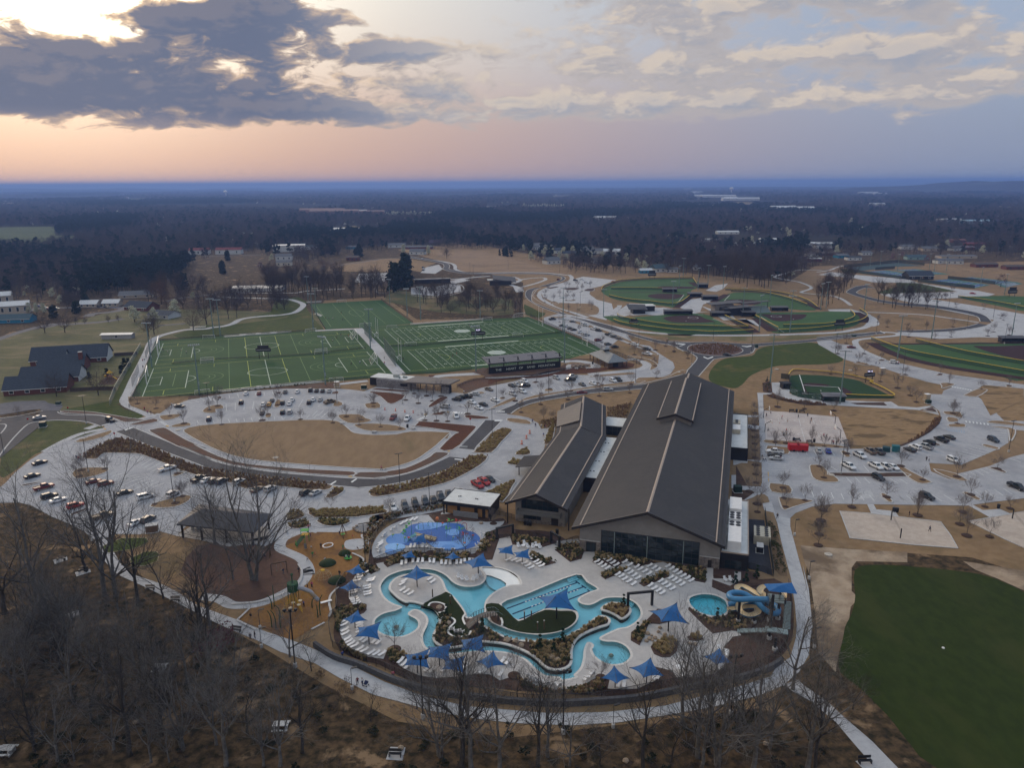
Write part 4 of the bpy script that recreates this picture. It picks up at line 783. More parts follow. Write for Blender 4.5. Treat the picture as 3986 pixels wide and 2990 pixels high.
def gable_roof(root,axis,half,eave,apex,over,seam=.62,name='roof',m=None,th=.35,cap=True,guard=1.6,asym=(1,1)):
 a,b=Vector((*axis[0],0)),Vector((*axis[1],0));t=(b-a).normalized();n=Vector((t.y,-t.x,0))
 a2,b2=a-t*over,b+t*over
 m=m or roofm;mb=MB()
 hl,hr=half*asym[0],half*asym[1]
 def at(p,s,dz=0,inset=0):
  w=(hr if s>0 else hl)-inset
  return p+n*s*w+Vector((0,0,eave+(apex-eave)*inset/(hr if s>0 else hl)+dz))
 A,B=a2+Vector((0,0,apex)),b2+Vector((0,0,apex));dz=Vector((0,0,-th))
 for s in(-1,1):
  e0,e1=at(a2,s),at(b2,s)
  q=[A,B,e1,e0];q2=[v+dz for v in q]
  mb.add(q+q2,[(3,2,1,0)if s>0 else(0,1,2,3),(4,5,6,7)if s>0 else(7,6,5,4),(0,4,7,3),(1,2,6,5),(2,3,7,6)])
 ro=mb.build(name,m,root)
 for p,sg in((a2,-1),(b2,1)):
  for s in(-1,1):
   f=MB()
   top=p+Vector((0,0,apex+.03))+t*sg*.04;e=at(p,s,.03)+t*sg*.04
   f.add([top,e,e-Vector((0,0,.75)),top-Vector((0,0,.75)),top+t*sg*.14,e+t*sg*.14,e+t*sg*.14-Vector((0,0,.75)),top+t*sg*.14-Vector((0,0,.75))],[(0,1,2,3),(7,6,5,4),(0,4,5,1),(1,5,6,2),(2,6,7,3),(3,7,4,0)])
   f.build('fascia',fascia,ro)
 if seam:
  sm_=MB();L=(b2-a2).length;k=int(L/seam)
  for i in range(1,k):
   p=a2+t*(L*i/k)
   for s in(-1,1):
    top,e=p+Vector((0,0,apex+.01)),at(p,s,.01)
    w=t*.05;h=Vector((0,0,.09))
    sm_.add([top-w,top+w,e+w,e-w,top+h,e+h],[(0,4,5,3),(1,2,5,4),(3,5,2)])
  sm_.build('roof_seam',seamm,ro,kind='stuff')
 if cap:
  c=MB();w=.38
  for s in(-1,1):
   sl_=(apex-eave)/(hr if s>0 else hl)
   c.add([a2+Vector((0,0,apex+.14)),b2+Vector((0,0,apex+.14)),b2+n*s*w+Vector((0,0,apex+.14-sl_*w)),a2+n*s*w+Vector((0,0,apex+.14-sl_*w))],[(0,1,2,3)if s<0 else(3,2,1,0)])
  c.build('ridge_cap',capm,ro)
  g_=MB()
  for s in(-1,1):
   g_=MB()
   i0,i1=at(a2,s,.2,guard),at(b2,s,.2,guard);w=n*.16
   g_.add([i0-w,i0+w,i1+w,i1-w,i0-w-Vector((0,0,.2)),i0+w-Vector((0,0,.2)),i1+w-Vector((0,0,.2)),i1-w-Vector((0,0,.2))],[(3,2,1,0),(0,4,7,3),(1,2,6,5),(0,1,5,4),(2,3,7,6)])
   g_.build('snow_guard',capm,ro)
 return ro
def window_grid(root,x0,x1,z0,z1,y,nc,nr,m,fm,name='window',depth=.12,fw=.09,face=-1,rows=None):
 rows=rows or[z0+(z1-z0)*i/nr for i in range(nr+1)]
 xs=[x0+(x1-x0)*i/nc for i in range(nc+1)]
 f=MB()
 for x in xs:
  f.box((x,y+face*.08,z0),(fw,.16,z1-z0))
 for z in rows:
  f.box(((x0+x1)/2,y+face*.075,z-fw/2),(x1-x0+fw,.15,fw))
 w=f.build(name,fm,root)
 me=None
 for i in range(nc):
  for j in range(len(rows)-1):
   o=MB().box((0,0,0),(xs[i+1]-xs[i]-fw*.6,.04,rows[j+1]-rows[j]-fw*.6)).build('pane',m,w)
   o.location=((xs[i]+xs[i+1])/2,y+face*.03,rows[j]+fw*.3)
 return w
BA=atan2(-.292,.956)
# the fieldhouse with the long charcoal roof
bl=thing('recreation_hall','long grey recreation hall with a dark gabled metal roof and tall glass end wall','building',(17.3,175.6,0),BA)
hw=MB()
hw.add([(0,0,0),(35,0,0),(35,0,8.0),(17.3,0,13.7),(0,0,8.0)],[(0,1,2,3,4)])
hw.add([(0,139,0),(35,139,0),(35,139,8.0),(17.3,139,13.7),(0,139,8.0)],[(4,3,2,1,0)])
hw.add([(0,0,0),(0,139,0),(0,139,8),(0,0,8)],[(3,2,1,0)]);hw.add([(35,0,0),(35,139,0),(35,139,8),(35,0,8)],[(0,1,2,3)])
hw.build('wall',stucco,bl)
gable_roof(bl,((17.2,0),(17.2,139)),18.9,7.4,14.0,2.3,guard=2.2)
st=MB();stones(st,0,1.5,0,3.1,0);stones(st,4.5,5.4,0,3.1,0);stones(st,1.5,4.5,2.9,3.1,0);stones(st,30.2,32.2,0,2.9,0);stones(st,33.2,35,0,2.9,0);stones(st,32.2,33.2,2.2,2.9,0)
st.build('stone_facing',stonem,bl,kind='stuff')
bxo('stone_cap',kerbm,bl,(2.7,-.15,3.1),(5.4,.3,.12));bxo('stone_cap',kerbm,bl,(32.6,-.15,2.9),(4.8,.3,.12))
window_grid(bl,5.6,30.0,.25,6.5,0,14,4,glass,darkgrey,'glass_wall',rows=[.25,1.9,3.3,4.9,6.5])
for x in(9.0,17.3,26.2):
 bxo('mullion_post',galv,bl,(x,-.22,.25),(.16,.2,6.25))
dr=bxo('door',fascia,bl,(3,-.03,0),(2.6,.1,2.75));
for x in(-.65,.65):
 bxo('pane',glass,dr,(x,-.07,.25),(1.05,.06,2.2))
bxo('door',fascia,bl,(32.7,-.03,0),(.95,.1,2.15))
mw=MB();mw.add([(11.9,75,12),(22.5,75,12),(22.5,75,14.4),(17.2,75,16.0),(11.9,75,14.4)],[(0,1,2,3,4)])
mw.add([(11.9,75,12),(11.9,123,12),(11.9,123,14.4),(11.9,75,14.4)],[(3,2,1,0)]);mw.add([(22.5,75,12),(22.5,123,12),(22.5,123,14.4),(22.5,75,14.4)],[(0,1,2,3)])
mo=mw.build('roof_monitor',stucco,bl)
mr=gable_roof(bl,((17.2,75),(17.2,123)),6.2,14.3,16.4,1.2,name='monitor_roof',guard=.4)
for v0,v1,nm in((78.5,119,'annex'),(.6,34,'annex')):
 an=bxo(nm,darkwall,bl,(38.4,(v0+v1)/2,0),(6.6,v1-v0,4.3))
 rf=bxo('flat_roof',membrane,an,(0,0,4.31),(6.2,v1-v0-.4,.06))
 pr=MB();yy=(v1-v0)/2
 for c,d in(((3.2,0,4.3),(.24,v1-v0,.35)),((0,yy-.12,4.3),(6.6,.24,.35)),((0,.12-yy,4.3),(6.6,.24,.35))):
  pr.box(c,d)
 pr.build('parapet',darkwall if v0>50 else capm,an)
window_grid(bl,36.2,40.2,.3,2.6,.6,3,2,glass,fascia)
# the front wing
wg=thing('entrance_wing','narrower dark gabled wing beside the recreation hall with balcony glazing under its end gable','building',(17.3,175.6,0),BA)
ww=MB();a0,a1,v0,v1=-21,-6.8,12.2,70
ww.add([(a0,v0,0),(a1,v0,0),(a1,v0,6.6),(-14,v0,9.5),(a0,v0,6.6)],[(0,1,2,3,4)])
ww.add([(a0,v0,0),(a0,v1,0),(a0,v1,6.6),(a0,v0,6.6)],[(3,2,1,0)]);ww.add([(a1,v0,0),(a1,v1,0),(a1,v1,6.6),(a1,v0,6.6)],[(0,1,2,3)])
ww.add([(-21,70,0),(-27,104,0),(-27,104,6.6),(-21,70,6.6)],[(3,2,1,0)]);ww.add([(-7,70,0),(-13,105,0),(-13,105,6.6),(-7,70,6.6)],[(0,1,2,3)]);ww.add([(-27,104,0),(-13,105,0),(-13,105,6.6),(-20.5,105,9.5),(-27,104,6.6)],[(4,3,2,1,0)])
ww.build('wall',stucco,wg)
gable_roof(wg,((-14.4,12.3),(-14.7,68.5)),8.9,6.4,10.0,2.6,guard=1.5)
gable_roof(wg,((-14.9,72.3),(-20.9,106)),8.9,6.2,10.1,2.3,guard=1.5)
rs=MB();q=[(-25.1,78,6.6),(-16.1,75,10.75),(-20.3,99,10.75),(-29.2,96.5,6.6)]
rs.add(q+[(x,y,z-.5)for x,y,z in q],[(0,1,2,3),(7,6,5,4),(0,4,5,1),(1,5,6,2),(2,6,7,3),(3,7,4,0)])
rr_=rs.build('raised_roof',roofm,wg)
MB().add([(-24.4,78.6,6.2),(-16.4,75.9,9.2),(-16.4,75.9,10.4),(-24.4,78.6,6.7)],[(0,1,2,3)]).build('clerestory',stucco,rr_)
window_grid(wg,-19.2,-8.6,4.2,6.9,12.2,7,2,glass,fascia,'balcony_glazing')
bl2=MB();bl2.box((-13.9,11.1,3.1),(12.4,1.9,.18)).box((-13.9,10.2,3.1),(12.4,.12,1.15)).box((-20.1,11.1,3.1),(.12,1.9,1.15)).box((-7.7,11.1,3.1),(.12,1.9,1.15))
bl2.build('balcony',mat('grey_balcony',(.12,.12,.115),(.10,.10,.098),2),wg)
window_grid(wg,-18.6,-13.6,1.1,2.7,12.2,4,1,glass,fascia);bxo('door',fascia,wg,(-9.6,12.15,0),(2,.1,2.5))
st=MB();stones(st,-21,-10.7,0,1.05,12.2);stones(st,-8.5,-6.8,0,1.05,12.2);st.build('stone_facing',stonem,wg,kind='stuff')
for x,y in((-22.6,9.9),(-5.2,10.2)):
 bxo('post',fascia,wg,(x,y,0),(.3,.3,6.4))
lk=thing('roof_link','flat white roofed link between the two dark gabled roofs','building',(17.3,175.6,0),BA)
lb=bxo('wall',darkwall,lk,(-4.9,57,0),(6.4,39,4.8));bxo('flat_roof',membrane,lb,(0,0,4.82),(6.2,38.6,.1));bxo('fascia',fascia,lb,(0,-19.6,3.6),(6.6,.3,1.3))
for y in(-14,-5,4,13):
 for x in(.3,-.7):
  MB().lathe((x,y,4.92),[(.3,0),(.3,.1),(.12,.2)],8).build('roof_drain',darkgrey,lb)
l2=thing('roof_link','small white roofed link with dark glazing behind the longer white roof','building',(17.3,175.6,0),BA)
lb=bxo('wall',glass,l2,(-7.0,98,0),(7.5,10,3.6));bxo('flat_roof',membrane,lb,(0,0,3.62),(7.8,10.4,.3))
lf=MB()
for x in(-3.5,-1.8,0,1.8,3.5):
 lf.box((x,-5.06,0),(.12,.12,3.6))
lf.box((0,-5.06,1.8),(7.5,.1,.12));lf.build('mullion',fascia,lb)
ca=thing('entrance_canopy','small dark standing seam canopy beside the west side of the wing','canopy',(17.3,175.6,0),BA)
cm=MB();q=[(-30.5,44,3.3),(-23.5,44,4.5),(-23.5,54,4.5),(-30.5,54,3.3)]
cm.add(q+[(x,y,z-.3)for x,y,z in q],[(0,1,2,3),(7,6,5,4),(0,4,5,1),(1,5,6,2),(2,6,7,3),(3,7,4,0)]);co=cm.build('roof',roofm,ca)
sm_=MB()
for i in range(1,17):
 y=44+i*.6;sm_.add([(-30.5,y-.04,3.31),(-30.5,y+.04,3.31),(-23.5,y+.04,4.51),(-23.5,y-.04,4.51),(-30.5,y,3.4),(-23.5,y,4.6)],[(0,4,5,3),(1,2,5,4),(0,1,4)])
sm_.build('roof_seam',seamm,co,kind='stuff')
for x,y in((-29.6,45),(-29.6,53)):
 bxo('post',fascia,ca,(x,y,0),(.25,.25,3.3))
# pool house
ph=thing('pool_house','flat white roofed pool house with timber clad walls and black doors','building',(17.3,175.6,0),BA)
pb=bxo('wall',darkwall,ph,(-35.0,15.6,0),(13.6,8.2,3.2))
rb=MB();rb.box((-35.0,15.0,3.2),(14.6,9.8,.9));ro=rb.build('roof_band',darkwall,ph)
bxo('flat_roof',membrane,ro,(-35.0,15.0,4.11),(14.2,9.4,.05))
pr=MB()
for c,d in(((-35,10.15,4.1),(14.6,.12,.16)),((-35,19.85,4.1),(14.6,.12,.16)),((-42.25,15,4.1),(.12,9.7,.16)),((-27.75,15,4.1),(.12,9.7,.16))):
 pr.box(c,d)
pr.build('roof_edge',fascia,ro)
for x,y in((-38.4,14.8),(-38.9,14.6),(-33,14.2),(-33.6,14.4)):
 MB().lathe((x,y,4.15),[(.25,0),(.25,.15),(.1,.25)],8).build('roof_drain',darkgrey,ro)
for x0,x1 in((-41.3,-38.3),(-37.3,-33.1),(-32,-30.7),(-29.7,-28.9)):
 z=.1
 while z<3.0:
  bxo('plank',woodm,pb,((x0+x1)/2+35.0,-4.16,z),(x1-x0,.1,.27));z+=.29
for x in(-37.8,-32.55,-30.2):
 bxo('door',fascia,pb,(x+35.0,-4.16,0),(.98,.1,2.6))
for x in(-42.1,-27.9):
 bxo('post',fascia,ph,(x,10.7,0),(.35,.35,3.2))
w1=bxo('screen_wall',mat('board_formed_concrete',(.20,.20,.205),(.165,.165,.17),1.5,.9,coord='obj'),None,(0,0,0),(7.5,.3,1.9))
tag(w1,'low grey concrete screen wall in front of the pool house doors','wall');w1.location=P1('N 228,203');w1.rotation_euler=(0,0,BA)
# gate building and canopy of the football ground
ga=thing('gate_building','stone fronted gatehouse with white flat roof and long dark entry canopy by the football field','building',(-63.7,338.1,0),atan2(-6,16.5))
gw=bxo('wall',stone2,ga,(8.8,3.4,0),(17.4,6.8,3.9));st=MB();stones(st,.1,17.4,0,4.0,0,.32,.5,1.2);st.build('stone_facing',stone2,ga,kind='stuff')
bxo('flat_roof',membrane,ga,(6.6,5.0,4.02),(20.8,7.6,.3));dk=bxo('wall',darkwall,ga,(-2.5,5.2,0),(4.6,6.0,4.0));bxo('sign_panel',darkwall,ga,(14.6,-.25,1.6),(3.6,.14,1.2))
for x,d in((8.2,(2.6,1.5,1.3)),(12.2,(.8,.8,.9)),(13.2,(1.2,.8,.8)),(11,(.6,.6,1.2))):
 bxo('roof_unit',mat('roof_unit_grey',(.30,.33,.31),(.26,.28,.27),2),ga,(x,4.6 if x!=11 else 2.5,4.32),d)
cp=MB();q=[(15.0,-3.0,4.5),(38.2,-1.2,4.9),(40.5,5.5,5.7),(18,6.4,5.3)]
cp.add(q+[(x,y,z-.5)for x,y,z in q],[(0,1,2,3),(7,6,5,4),(0,4,5,1),(1,5,6,2),(2,6,7,3),(3,7,4,0)]);cp.build('canopy_roof',mat('bronze_roof',(.13,.115,.108),(.11,.098,.094),.5,.6),ga)
for x,y in((19,-1.6),(22.5,-1.4),(26.5,-1.0),(30,-.8),(20.5,4.8),(28,4.8),(36,4.6)):
 bxo('post',darkgrey,ga,(x,y,0),(.3,.3,4.6))
pl=bxo('ticket_block',darkwall,ga,(35.6,.8,0),(4.2,2.6,3.6));st=MB();stones(st,34.0,37.7,0,3.3,-.5,.32);st.build('stone_facing',stone2,ga,kind='stuff')
gf=MB()
for i in range(14):
 gf.box((18+i*1.25,2.4,0),(.08,.08,1.9))
for z in(.3,1.1,1.85):
 gf.box((26.2,2.4,z),(17,.06,.06))
gf.build('gate_railing',black,ga)
# grandstand
SA=radians(20.3)
gs=thing('grandstand','covered grandstand with long black rear wall and white lettering beside the football field','grandstand',(-11.5,361.0,0),SA)
LS=38.8
bw=bxo('rear_wall',darkwall,gs,(LS/2,0,0),(LS,.4,3.4))
rt=MB();q=[(-1,-1.2,5.7),(LS+.6,-1.2,5.7),(LS+.6,8.6,7.1),(-1,8.6,7.1)]
rt.add(q+[(x,y,z-.35)for x,y,z in q],[(0,1,2,3),(7,6,5,4),(0,4,5,1),(1,5,6,2),(2,6,7,3),(3,7,4,0)]);rt.build('roof',mat('grey_stand_roof',(.145,.14,.15),(.125,.12,.13),.6,.6,coord='obj'),gs)
bxo('roof_beam',black,gs,(LS/2,-1.3,5.2),(LS+1.6,.4,.5))
for i in range(6):
 x=.3+i*(LS-.6)/5
 bxo('post',black,gs,(x,.2,0),(.45,.45,7.9));MB().tube([(x-2.4,.4,7.75),(x,.2,7.75),(x+.4,-1.0,5.8)],.12,5).build('brace',black,gs)
trd=MB()
for r in range(6):
 trd.box((LS/2,1.6+r*.9,0),(LS-1,.88,2.9-r*.42))
trd.build('terrace',mat('pale_terrace',(.36,.335,.30),(.30,.28,.25),1),gs)
sb_=MB()
for r in range(6):
 sb_.box((LS/2,1.75+r*.9,3.25-r*.42),(LS-1.4,.3,.06))
sb_.build('bench_row',galv,gs)
rl=MB()
for i in range(40):
 rl.box((.6+i*(LS-1.2)/39,1.0,3.3),(.06,.06,1.1))
rl.box((LS/2,1.0,4.4),(LS-1.2,.06,.06)).box((LS/2,1.0,3.9),(LS-1.2,.05,.05));rl.build('railing',galv,gs)
for x in(-.3,LS+.3):
 MB().add([(x-.2,.2,0),(x+.2,.2,0),(x+.2,7,0),(x-.2,7,0),(x-.2,.2,3.4),(x+.2,.2,3.4)],[(0,1,5,4),(1,2,5),(0,4,3),(4,5,2,3)]).build('end_wall',mat('brown_stand_side',(.12,.085,.07),(.10,.072,.06),1),gs)
lett=flat('pale_lettering',(.62,.66,.58),.6)
for w_,x in(('THE',5.0),('HEART',11.8),('OF',17.1),('SAND',22.6),('MOUNTAIN',31.2)):
 txt(w_,1.55,lett,bw,(x-LS/2,-.24,1.75),(pi/2,0,0),'lettering',.04,sx=1.12)
MB().poly([Vector(p)for p in((0,-.4,.2),(LS,-.4,.2),(LS+2,-5,.2),(-6,-6,.2))],z=.2).build('planting_bed',brownmulch,gs)
# hip roofed pavilion
hp=thing('pavilion','grey hip roofed pavilion with brick core and roof lantern by the far car park','pavilion',(49.0,369.6,0),atan2(3.8,11))
wd,dp=11.7,23.2;sk=-.0
hr=MB();z0,z1=3.4,6.6
def hipm(mb,x0,x1,y0,y1,z0,z1,ins,th=.25):
 xm=(x0+x1)/2
 v=[(x0,y0,z0),(x1,y0,z0),(x1,y1,z0),(x0,y1,z0),(xm,y0+ins,z1),(xm,y1-ins,z1)]
 mb.add(v,[(0,1,4),(1,2,5,4),(2,3,5),(3,0,4,5)]);mb.add([(x,y,z-th)for x,y,z in v[:4]]+v[:4],[(3,2,1,0),(0,1,5,4),(1,2,6,5),(2,3,7,6),(3,0,4,7)])
 return mb
hipm(hr,0,wd,0,dp,3.4,6.6,5.5);ho=hr.build('roof',mat('grey_hip_roof',(.19,.205,.215),(.16,.175,.185),.7,.6,coord='obj'),hp)
hc=MB();[hc.add([(wd/2,5.5 if s else dp-5.5,6.66),(c[0],c[1],3.46),(c[0]+.25,c[1],3.46),(wd/2+.2,5.5 if s else dp-5.5,6.66)],[(0,1,2,3),(3,2,1,0)])for c,s in(((0,0),1),((wd-.25,0),1),((0,dp),0),((wd-.25,dp),0))];hc.build('hip_cap',kerbm,ho)
hipm(MB(),3.6,8.1,12,16.5,7.6,8.6,2.1).build('lantern_roof',MT['grey_hip_roof'],hp);bxo('lantern',black,hp,(wd/2,14.2,6.0),(2.2,2.2,1.5));bxo('chimney',stone2,hp,(wd/2-.5,18.5,5.6),(.8,.8,2.2))
bxo('wall',mat('brown_brick',(.16,.105,.07),(.12,.08,.055),2,coord='obj'),hp,(wd/2,8.5,0),(8,11,3.2));bxo('door',black,hp,(wd/2,2.95,0),(3,.15,2.6))
for x in(.6,wd-.6):
 for y in(.6,5,9.5,14,18.5,22.6):
  bxo('post',mat('timber_post',(.11,.075,.05),(.09,.06,.04),3),hp,(x,y,0),(.35,.35,3.3))
# picnic pavilion by the west car park
pv=thing('picnic_pavilion','open picnic pavilion with dark seamed hip roof among bare trees','pavilion')
hc=[Vector((-89.2,196.2,4.4)),Vector((-66.2,189.3,4.4)),Vector((-67.6,177.9,4.4)),Vector((-90.2,183.2,4.4))]
mA,mB=(hc[0]+hc[3])/2+(hc[1]-hc[0])*.2,(hc[1]+hc[2])/2-(hc[1]-hc[0])*.2;mA.z=mB.z=6.5
pm_=MB();pm_.add(hc+[mA,mB]+[v-Vector((0,0,.35))for v in hc],[(4,5,1,0)[::-1],(5,2,1),(2,5,4,3)[::1],(3,4,0),(6,7,8,9),(0,1,7,6)[::-1],(1,2,8,7)[::-1],(2,3,9,8)[::-1],(3,0,6,9)[::-1]])
po=pm_.build('roof',mat('blue_black_roof',(.036,.040,.052),(.030,.033,.043),.5,.5),pv)
sm_=MB()
for e0,e1,r0,r1,n in((hc[3],hc[2],mA,mB,36),(hc[0],hc[1],mA,mB,36)):
 for i in range(1,n):
  t=i/n;e=e0.lerp(e1,t);tt=min(max((t-.2)/.6,0),1);r=r0.lerp(r1,tt)
  if t<.2:r=e.lerp(Vector((r0.x,r0.y,r0.z)),1);r=e0.lerp(r0,t/.2)
  if t>.8:r=e1.lerp(r1,(1-t)/.2)
  sm_.tube([e+Vector((0,0,.03)),r+Vector((0,0,.03))],.05,3,False)
sm_.build('roof_seam',mat('dark_seam',(.06,.065,.08)),po,kind='stuff')
for fx,fy in((.04,.08),(.3,.06),(.62,.06),(.95,.08),(.05,.92),(.5,.94),(.95,.92)):
 a=hc[3].lerp(hc[2],fx);b=hc[0].lerp(hc[1],fx);p=a.lerp(b,fy);bxo('post',fascia,pv,(p.x,p.y,0),(.45,.45,4.1))
# brick school at the left edge
sc_=thing('brick_school','red brick schoolhouse with slate gabled wings and white end gables at the left','building')
def block(root,p0,p1,dep,eave,apex,wallm,roofm_,gab=None,wins=3,over=.6,chim=None,wname='wall'):
 d=p1-p0;L=d.length;a=atan2(d.y,d.x);M=Matrix.Translation((p0.x,p0.y,0))@Matrix.Rotation(a,4,'Z')
 w=MB();w.wall([Vector(q)for q in((0,0,0),(L,0,0),(L,dep,0),(0,dep,0))],0,eave)
 wo=w.build(wname,wallm,root);wo.matrix_local=M
 for x,s in((0,1),(L,-1)):
  gm=MB();f=(0,1,2);gm.add([(x,0,eave),(x,dep,eave),(x,dep/2,apex)],[f if s<0 else f[::-1]]);gm.build('gable',gab or wallm,wo)
 if gab:
  gm=MB();gm.add([(L+.03,0,0),(L+.03,dep,0),(L+.03,dep,eave),(L+.03,0,eave)],[(0,1,2,3)]);gm.build('end_wall',gab,wo)
 ro=MB();k=(apex-eave)/(dep/2);ov=over
 v=[(-ov,-ov,eave-k*ov+.05),(L+ov,-ov,eave-k*ov+.05),(L+ov,dep/2,apex+.05),(-ov,dep/2,apex+.05),(-ov,dep+ov,eave-k*ov+.05),(L+ov,dep+ov,eave-k*ov+.05)]
 v2=[(x,y,z-.22)for x,y,z in v]
 ro.add(v+v2,[(0,1,2,3),(3,2,5,4),(6,9,8,7),(9,10,11,8),(0,6,7,1),(4,5,11,10),(1,7,8,2),(2,8,11,5),(0,3,9,6),(3,4,10,9)])
 rob=ro.build('roof',roofm_,root);rob.matrix_local=M
 ev=MB();ev.box((L/2,-ov-.03,eave-k*ov-.2),(L+2*ov,.08,.22));e_=ev.build('gutter',white_m,rob)
 for i in range(wins):
  x=L*(i+.5)/wins
  f=bxo('window',white_m,wo,(x,-.04,eave*.28),(min(1.9,L/wins*.45),.1,eave*.5))
  bxo('pane',glass2,f,(0,-.05,.12),(min(1.6,L/wins*.45-.25),.05,eave*.5-.24))
 if chim is not None:
  c=bxo('chimney',brick,rob,(chim*L,dep*.3,0),(1.7,1.7,apex+1.2));bxo('chimney_cap',kerbm,c,(0,0,apex+1.2),(1.9,1.9,.2))
 return wo
G0=lambda*a:Vector((a[0],a[1],0))
block(sc_,G0(-254.4,383),G0(-219.3,393),15,3.2,8.8,brick,shingle,whitewall,5)
block(sc_,G0(-240,366),G0(-220,371.5),14,3.2,8.2,brick,shingle,brick,2,chim=.93)
block(sc_,G0(-236,345),G0(-211,351),13,3.1,7.4,brick,shingle,whitewall,3)
block(sc_,G0(-230.4,325),G0(-206,332),13.5,3.1,7.6,brick,shingle,brick,4)
block(sc_,G0(-243,381),G0(-236,383),10,4.2,8.3,brick,shingle,whitewall,0)
# scattered houses, sheds and far roofs
KEEP=[]
def house(q,L,dep,eave,apex,rz,wm,rm,label,name='house',cat_='house',wins=3,group=None,gab=None,far=False):
 p=P1(q);KEEP.append((p.x,p.y,L*.5));r=thing(name,label,cat_,(p.x,p.y,p.z),rz,group)
 if far:
  w=MB();w.box((0,0,0),(L,dep,eave));w.build('wall',wm,r)
  g_=MB();a,b=L/2+.4,dep/2+.4
  v=[(-a,-b,eave),(a,-b,eave),(a,0,apex),(-a,0,apex),(-a,b,eave),(a,b,eave)]
  g_.add(v,[(0,1,2,3),(3,2,5,4),(1,5,2),(0,3,4)]);g_.build('roof',rm,r)
  for i in range(wins):
   bxo('window',glass2,r,(L*(i+.5)/wins-L/2,-dep/2-.03,eave*.3),(min(1.6,L/wins*.5),.08,eave*.42))
 else:
  block(r,G0(-L/2,-dep/2),G0(L/2,-dep/2),dep,eave,apex,wm,rm,gab,wins)
 return r
tanwall=mat('tan_siding',(.42,.36,.29),(.37,.32,.26),1,coord='obj');bluewall=mat('blue_siding',(.03,.20,.33),(.025,.17,.28),1,coord='obj');creamw=mat('cream_siding',(.58,.54,.46),(.52,.48,.41),1,coord='obj');tealroof=mat('teal_shingles',(.05,.085,.10),(.04,.07,.085),1,coord='obj');brownroof=mat('brown_shingles',(.10,.075,.065),(.08,.06,.052),1,coord='obj');redroof=mat('red_metal_roof',(.16,.035,.04),(.13,.03,.033),1,coord='obj');greyroof=mat('grey_shingles',(.12,.125,.135),(.095,.10,.108),1,coord='obj')
house('F 26,38',24,13,6.5,9,.45,tanwall,lightmetal,'two storey tan apartment block with pale metal roof at the left edge','apartment_block','building',5)
house('F -4,16',20,12,6.5,9,.45,tanwall,lightmetal,'tan apartment block with brick stripe cut off by the left frame edge','apartment_block','building',4)
house('F 28,57',27,11,3,5.6,.12,bluewall,tealroof,'bright blue house with teal roof at the left edge')
house('F 195,24',13,10,3,5.2,.1,tanwall,lightmetal,'tan house with pale metal roof, left of its brick twin');house('F 243,22',12,10,3,5.2,.1,tanwall,lightmetal,'tan house with pale metal roof, right of the brick midsection');house('F 219,20',20,9,2.8,4.8,.1,brick,brownroof,'low brick house standing between two pale metal roofs')
house('F 306,30',22,13,2.8,6.5,-.35,brick,shingle,'house with steep dark roof and white dormer behind blossom trees');house('F 354,47',18,13,2.8,5.2,-.3,whitewall,shingle,'low dark roofed house with pale porch below the round blossom tree')
house('F 255,92',18,5.5,2.9,3.4,.07,mat('grey_trailer',(.33,.33,.335),(.29,.29,.295),1,coord='obj'),lightmetal,'long pale grey storage shed in the field','storage_shed','shed',1)
house('A 296,280',26,12,3,5.5,.25,tanwall,greyroof,'long grey roofed house behind the brown oak')
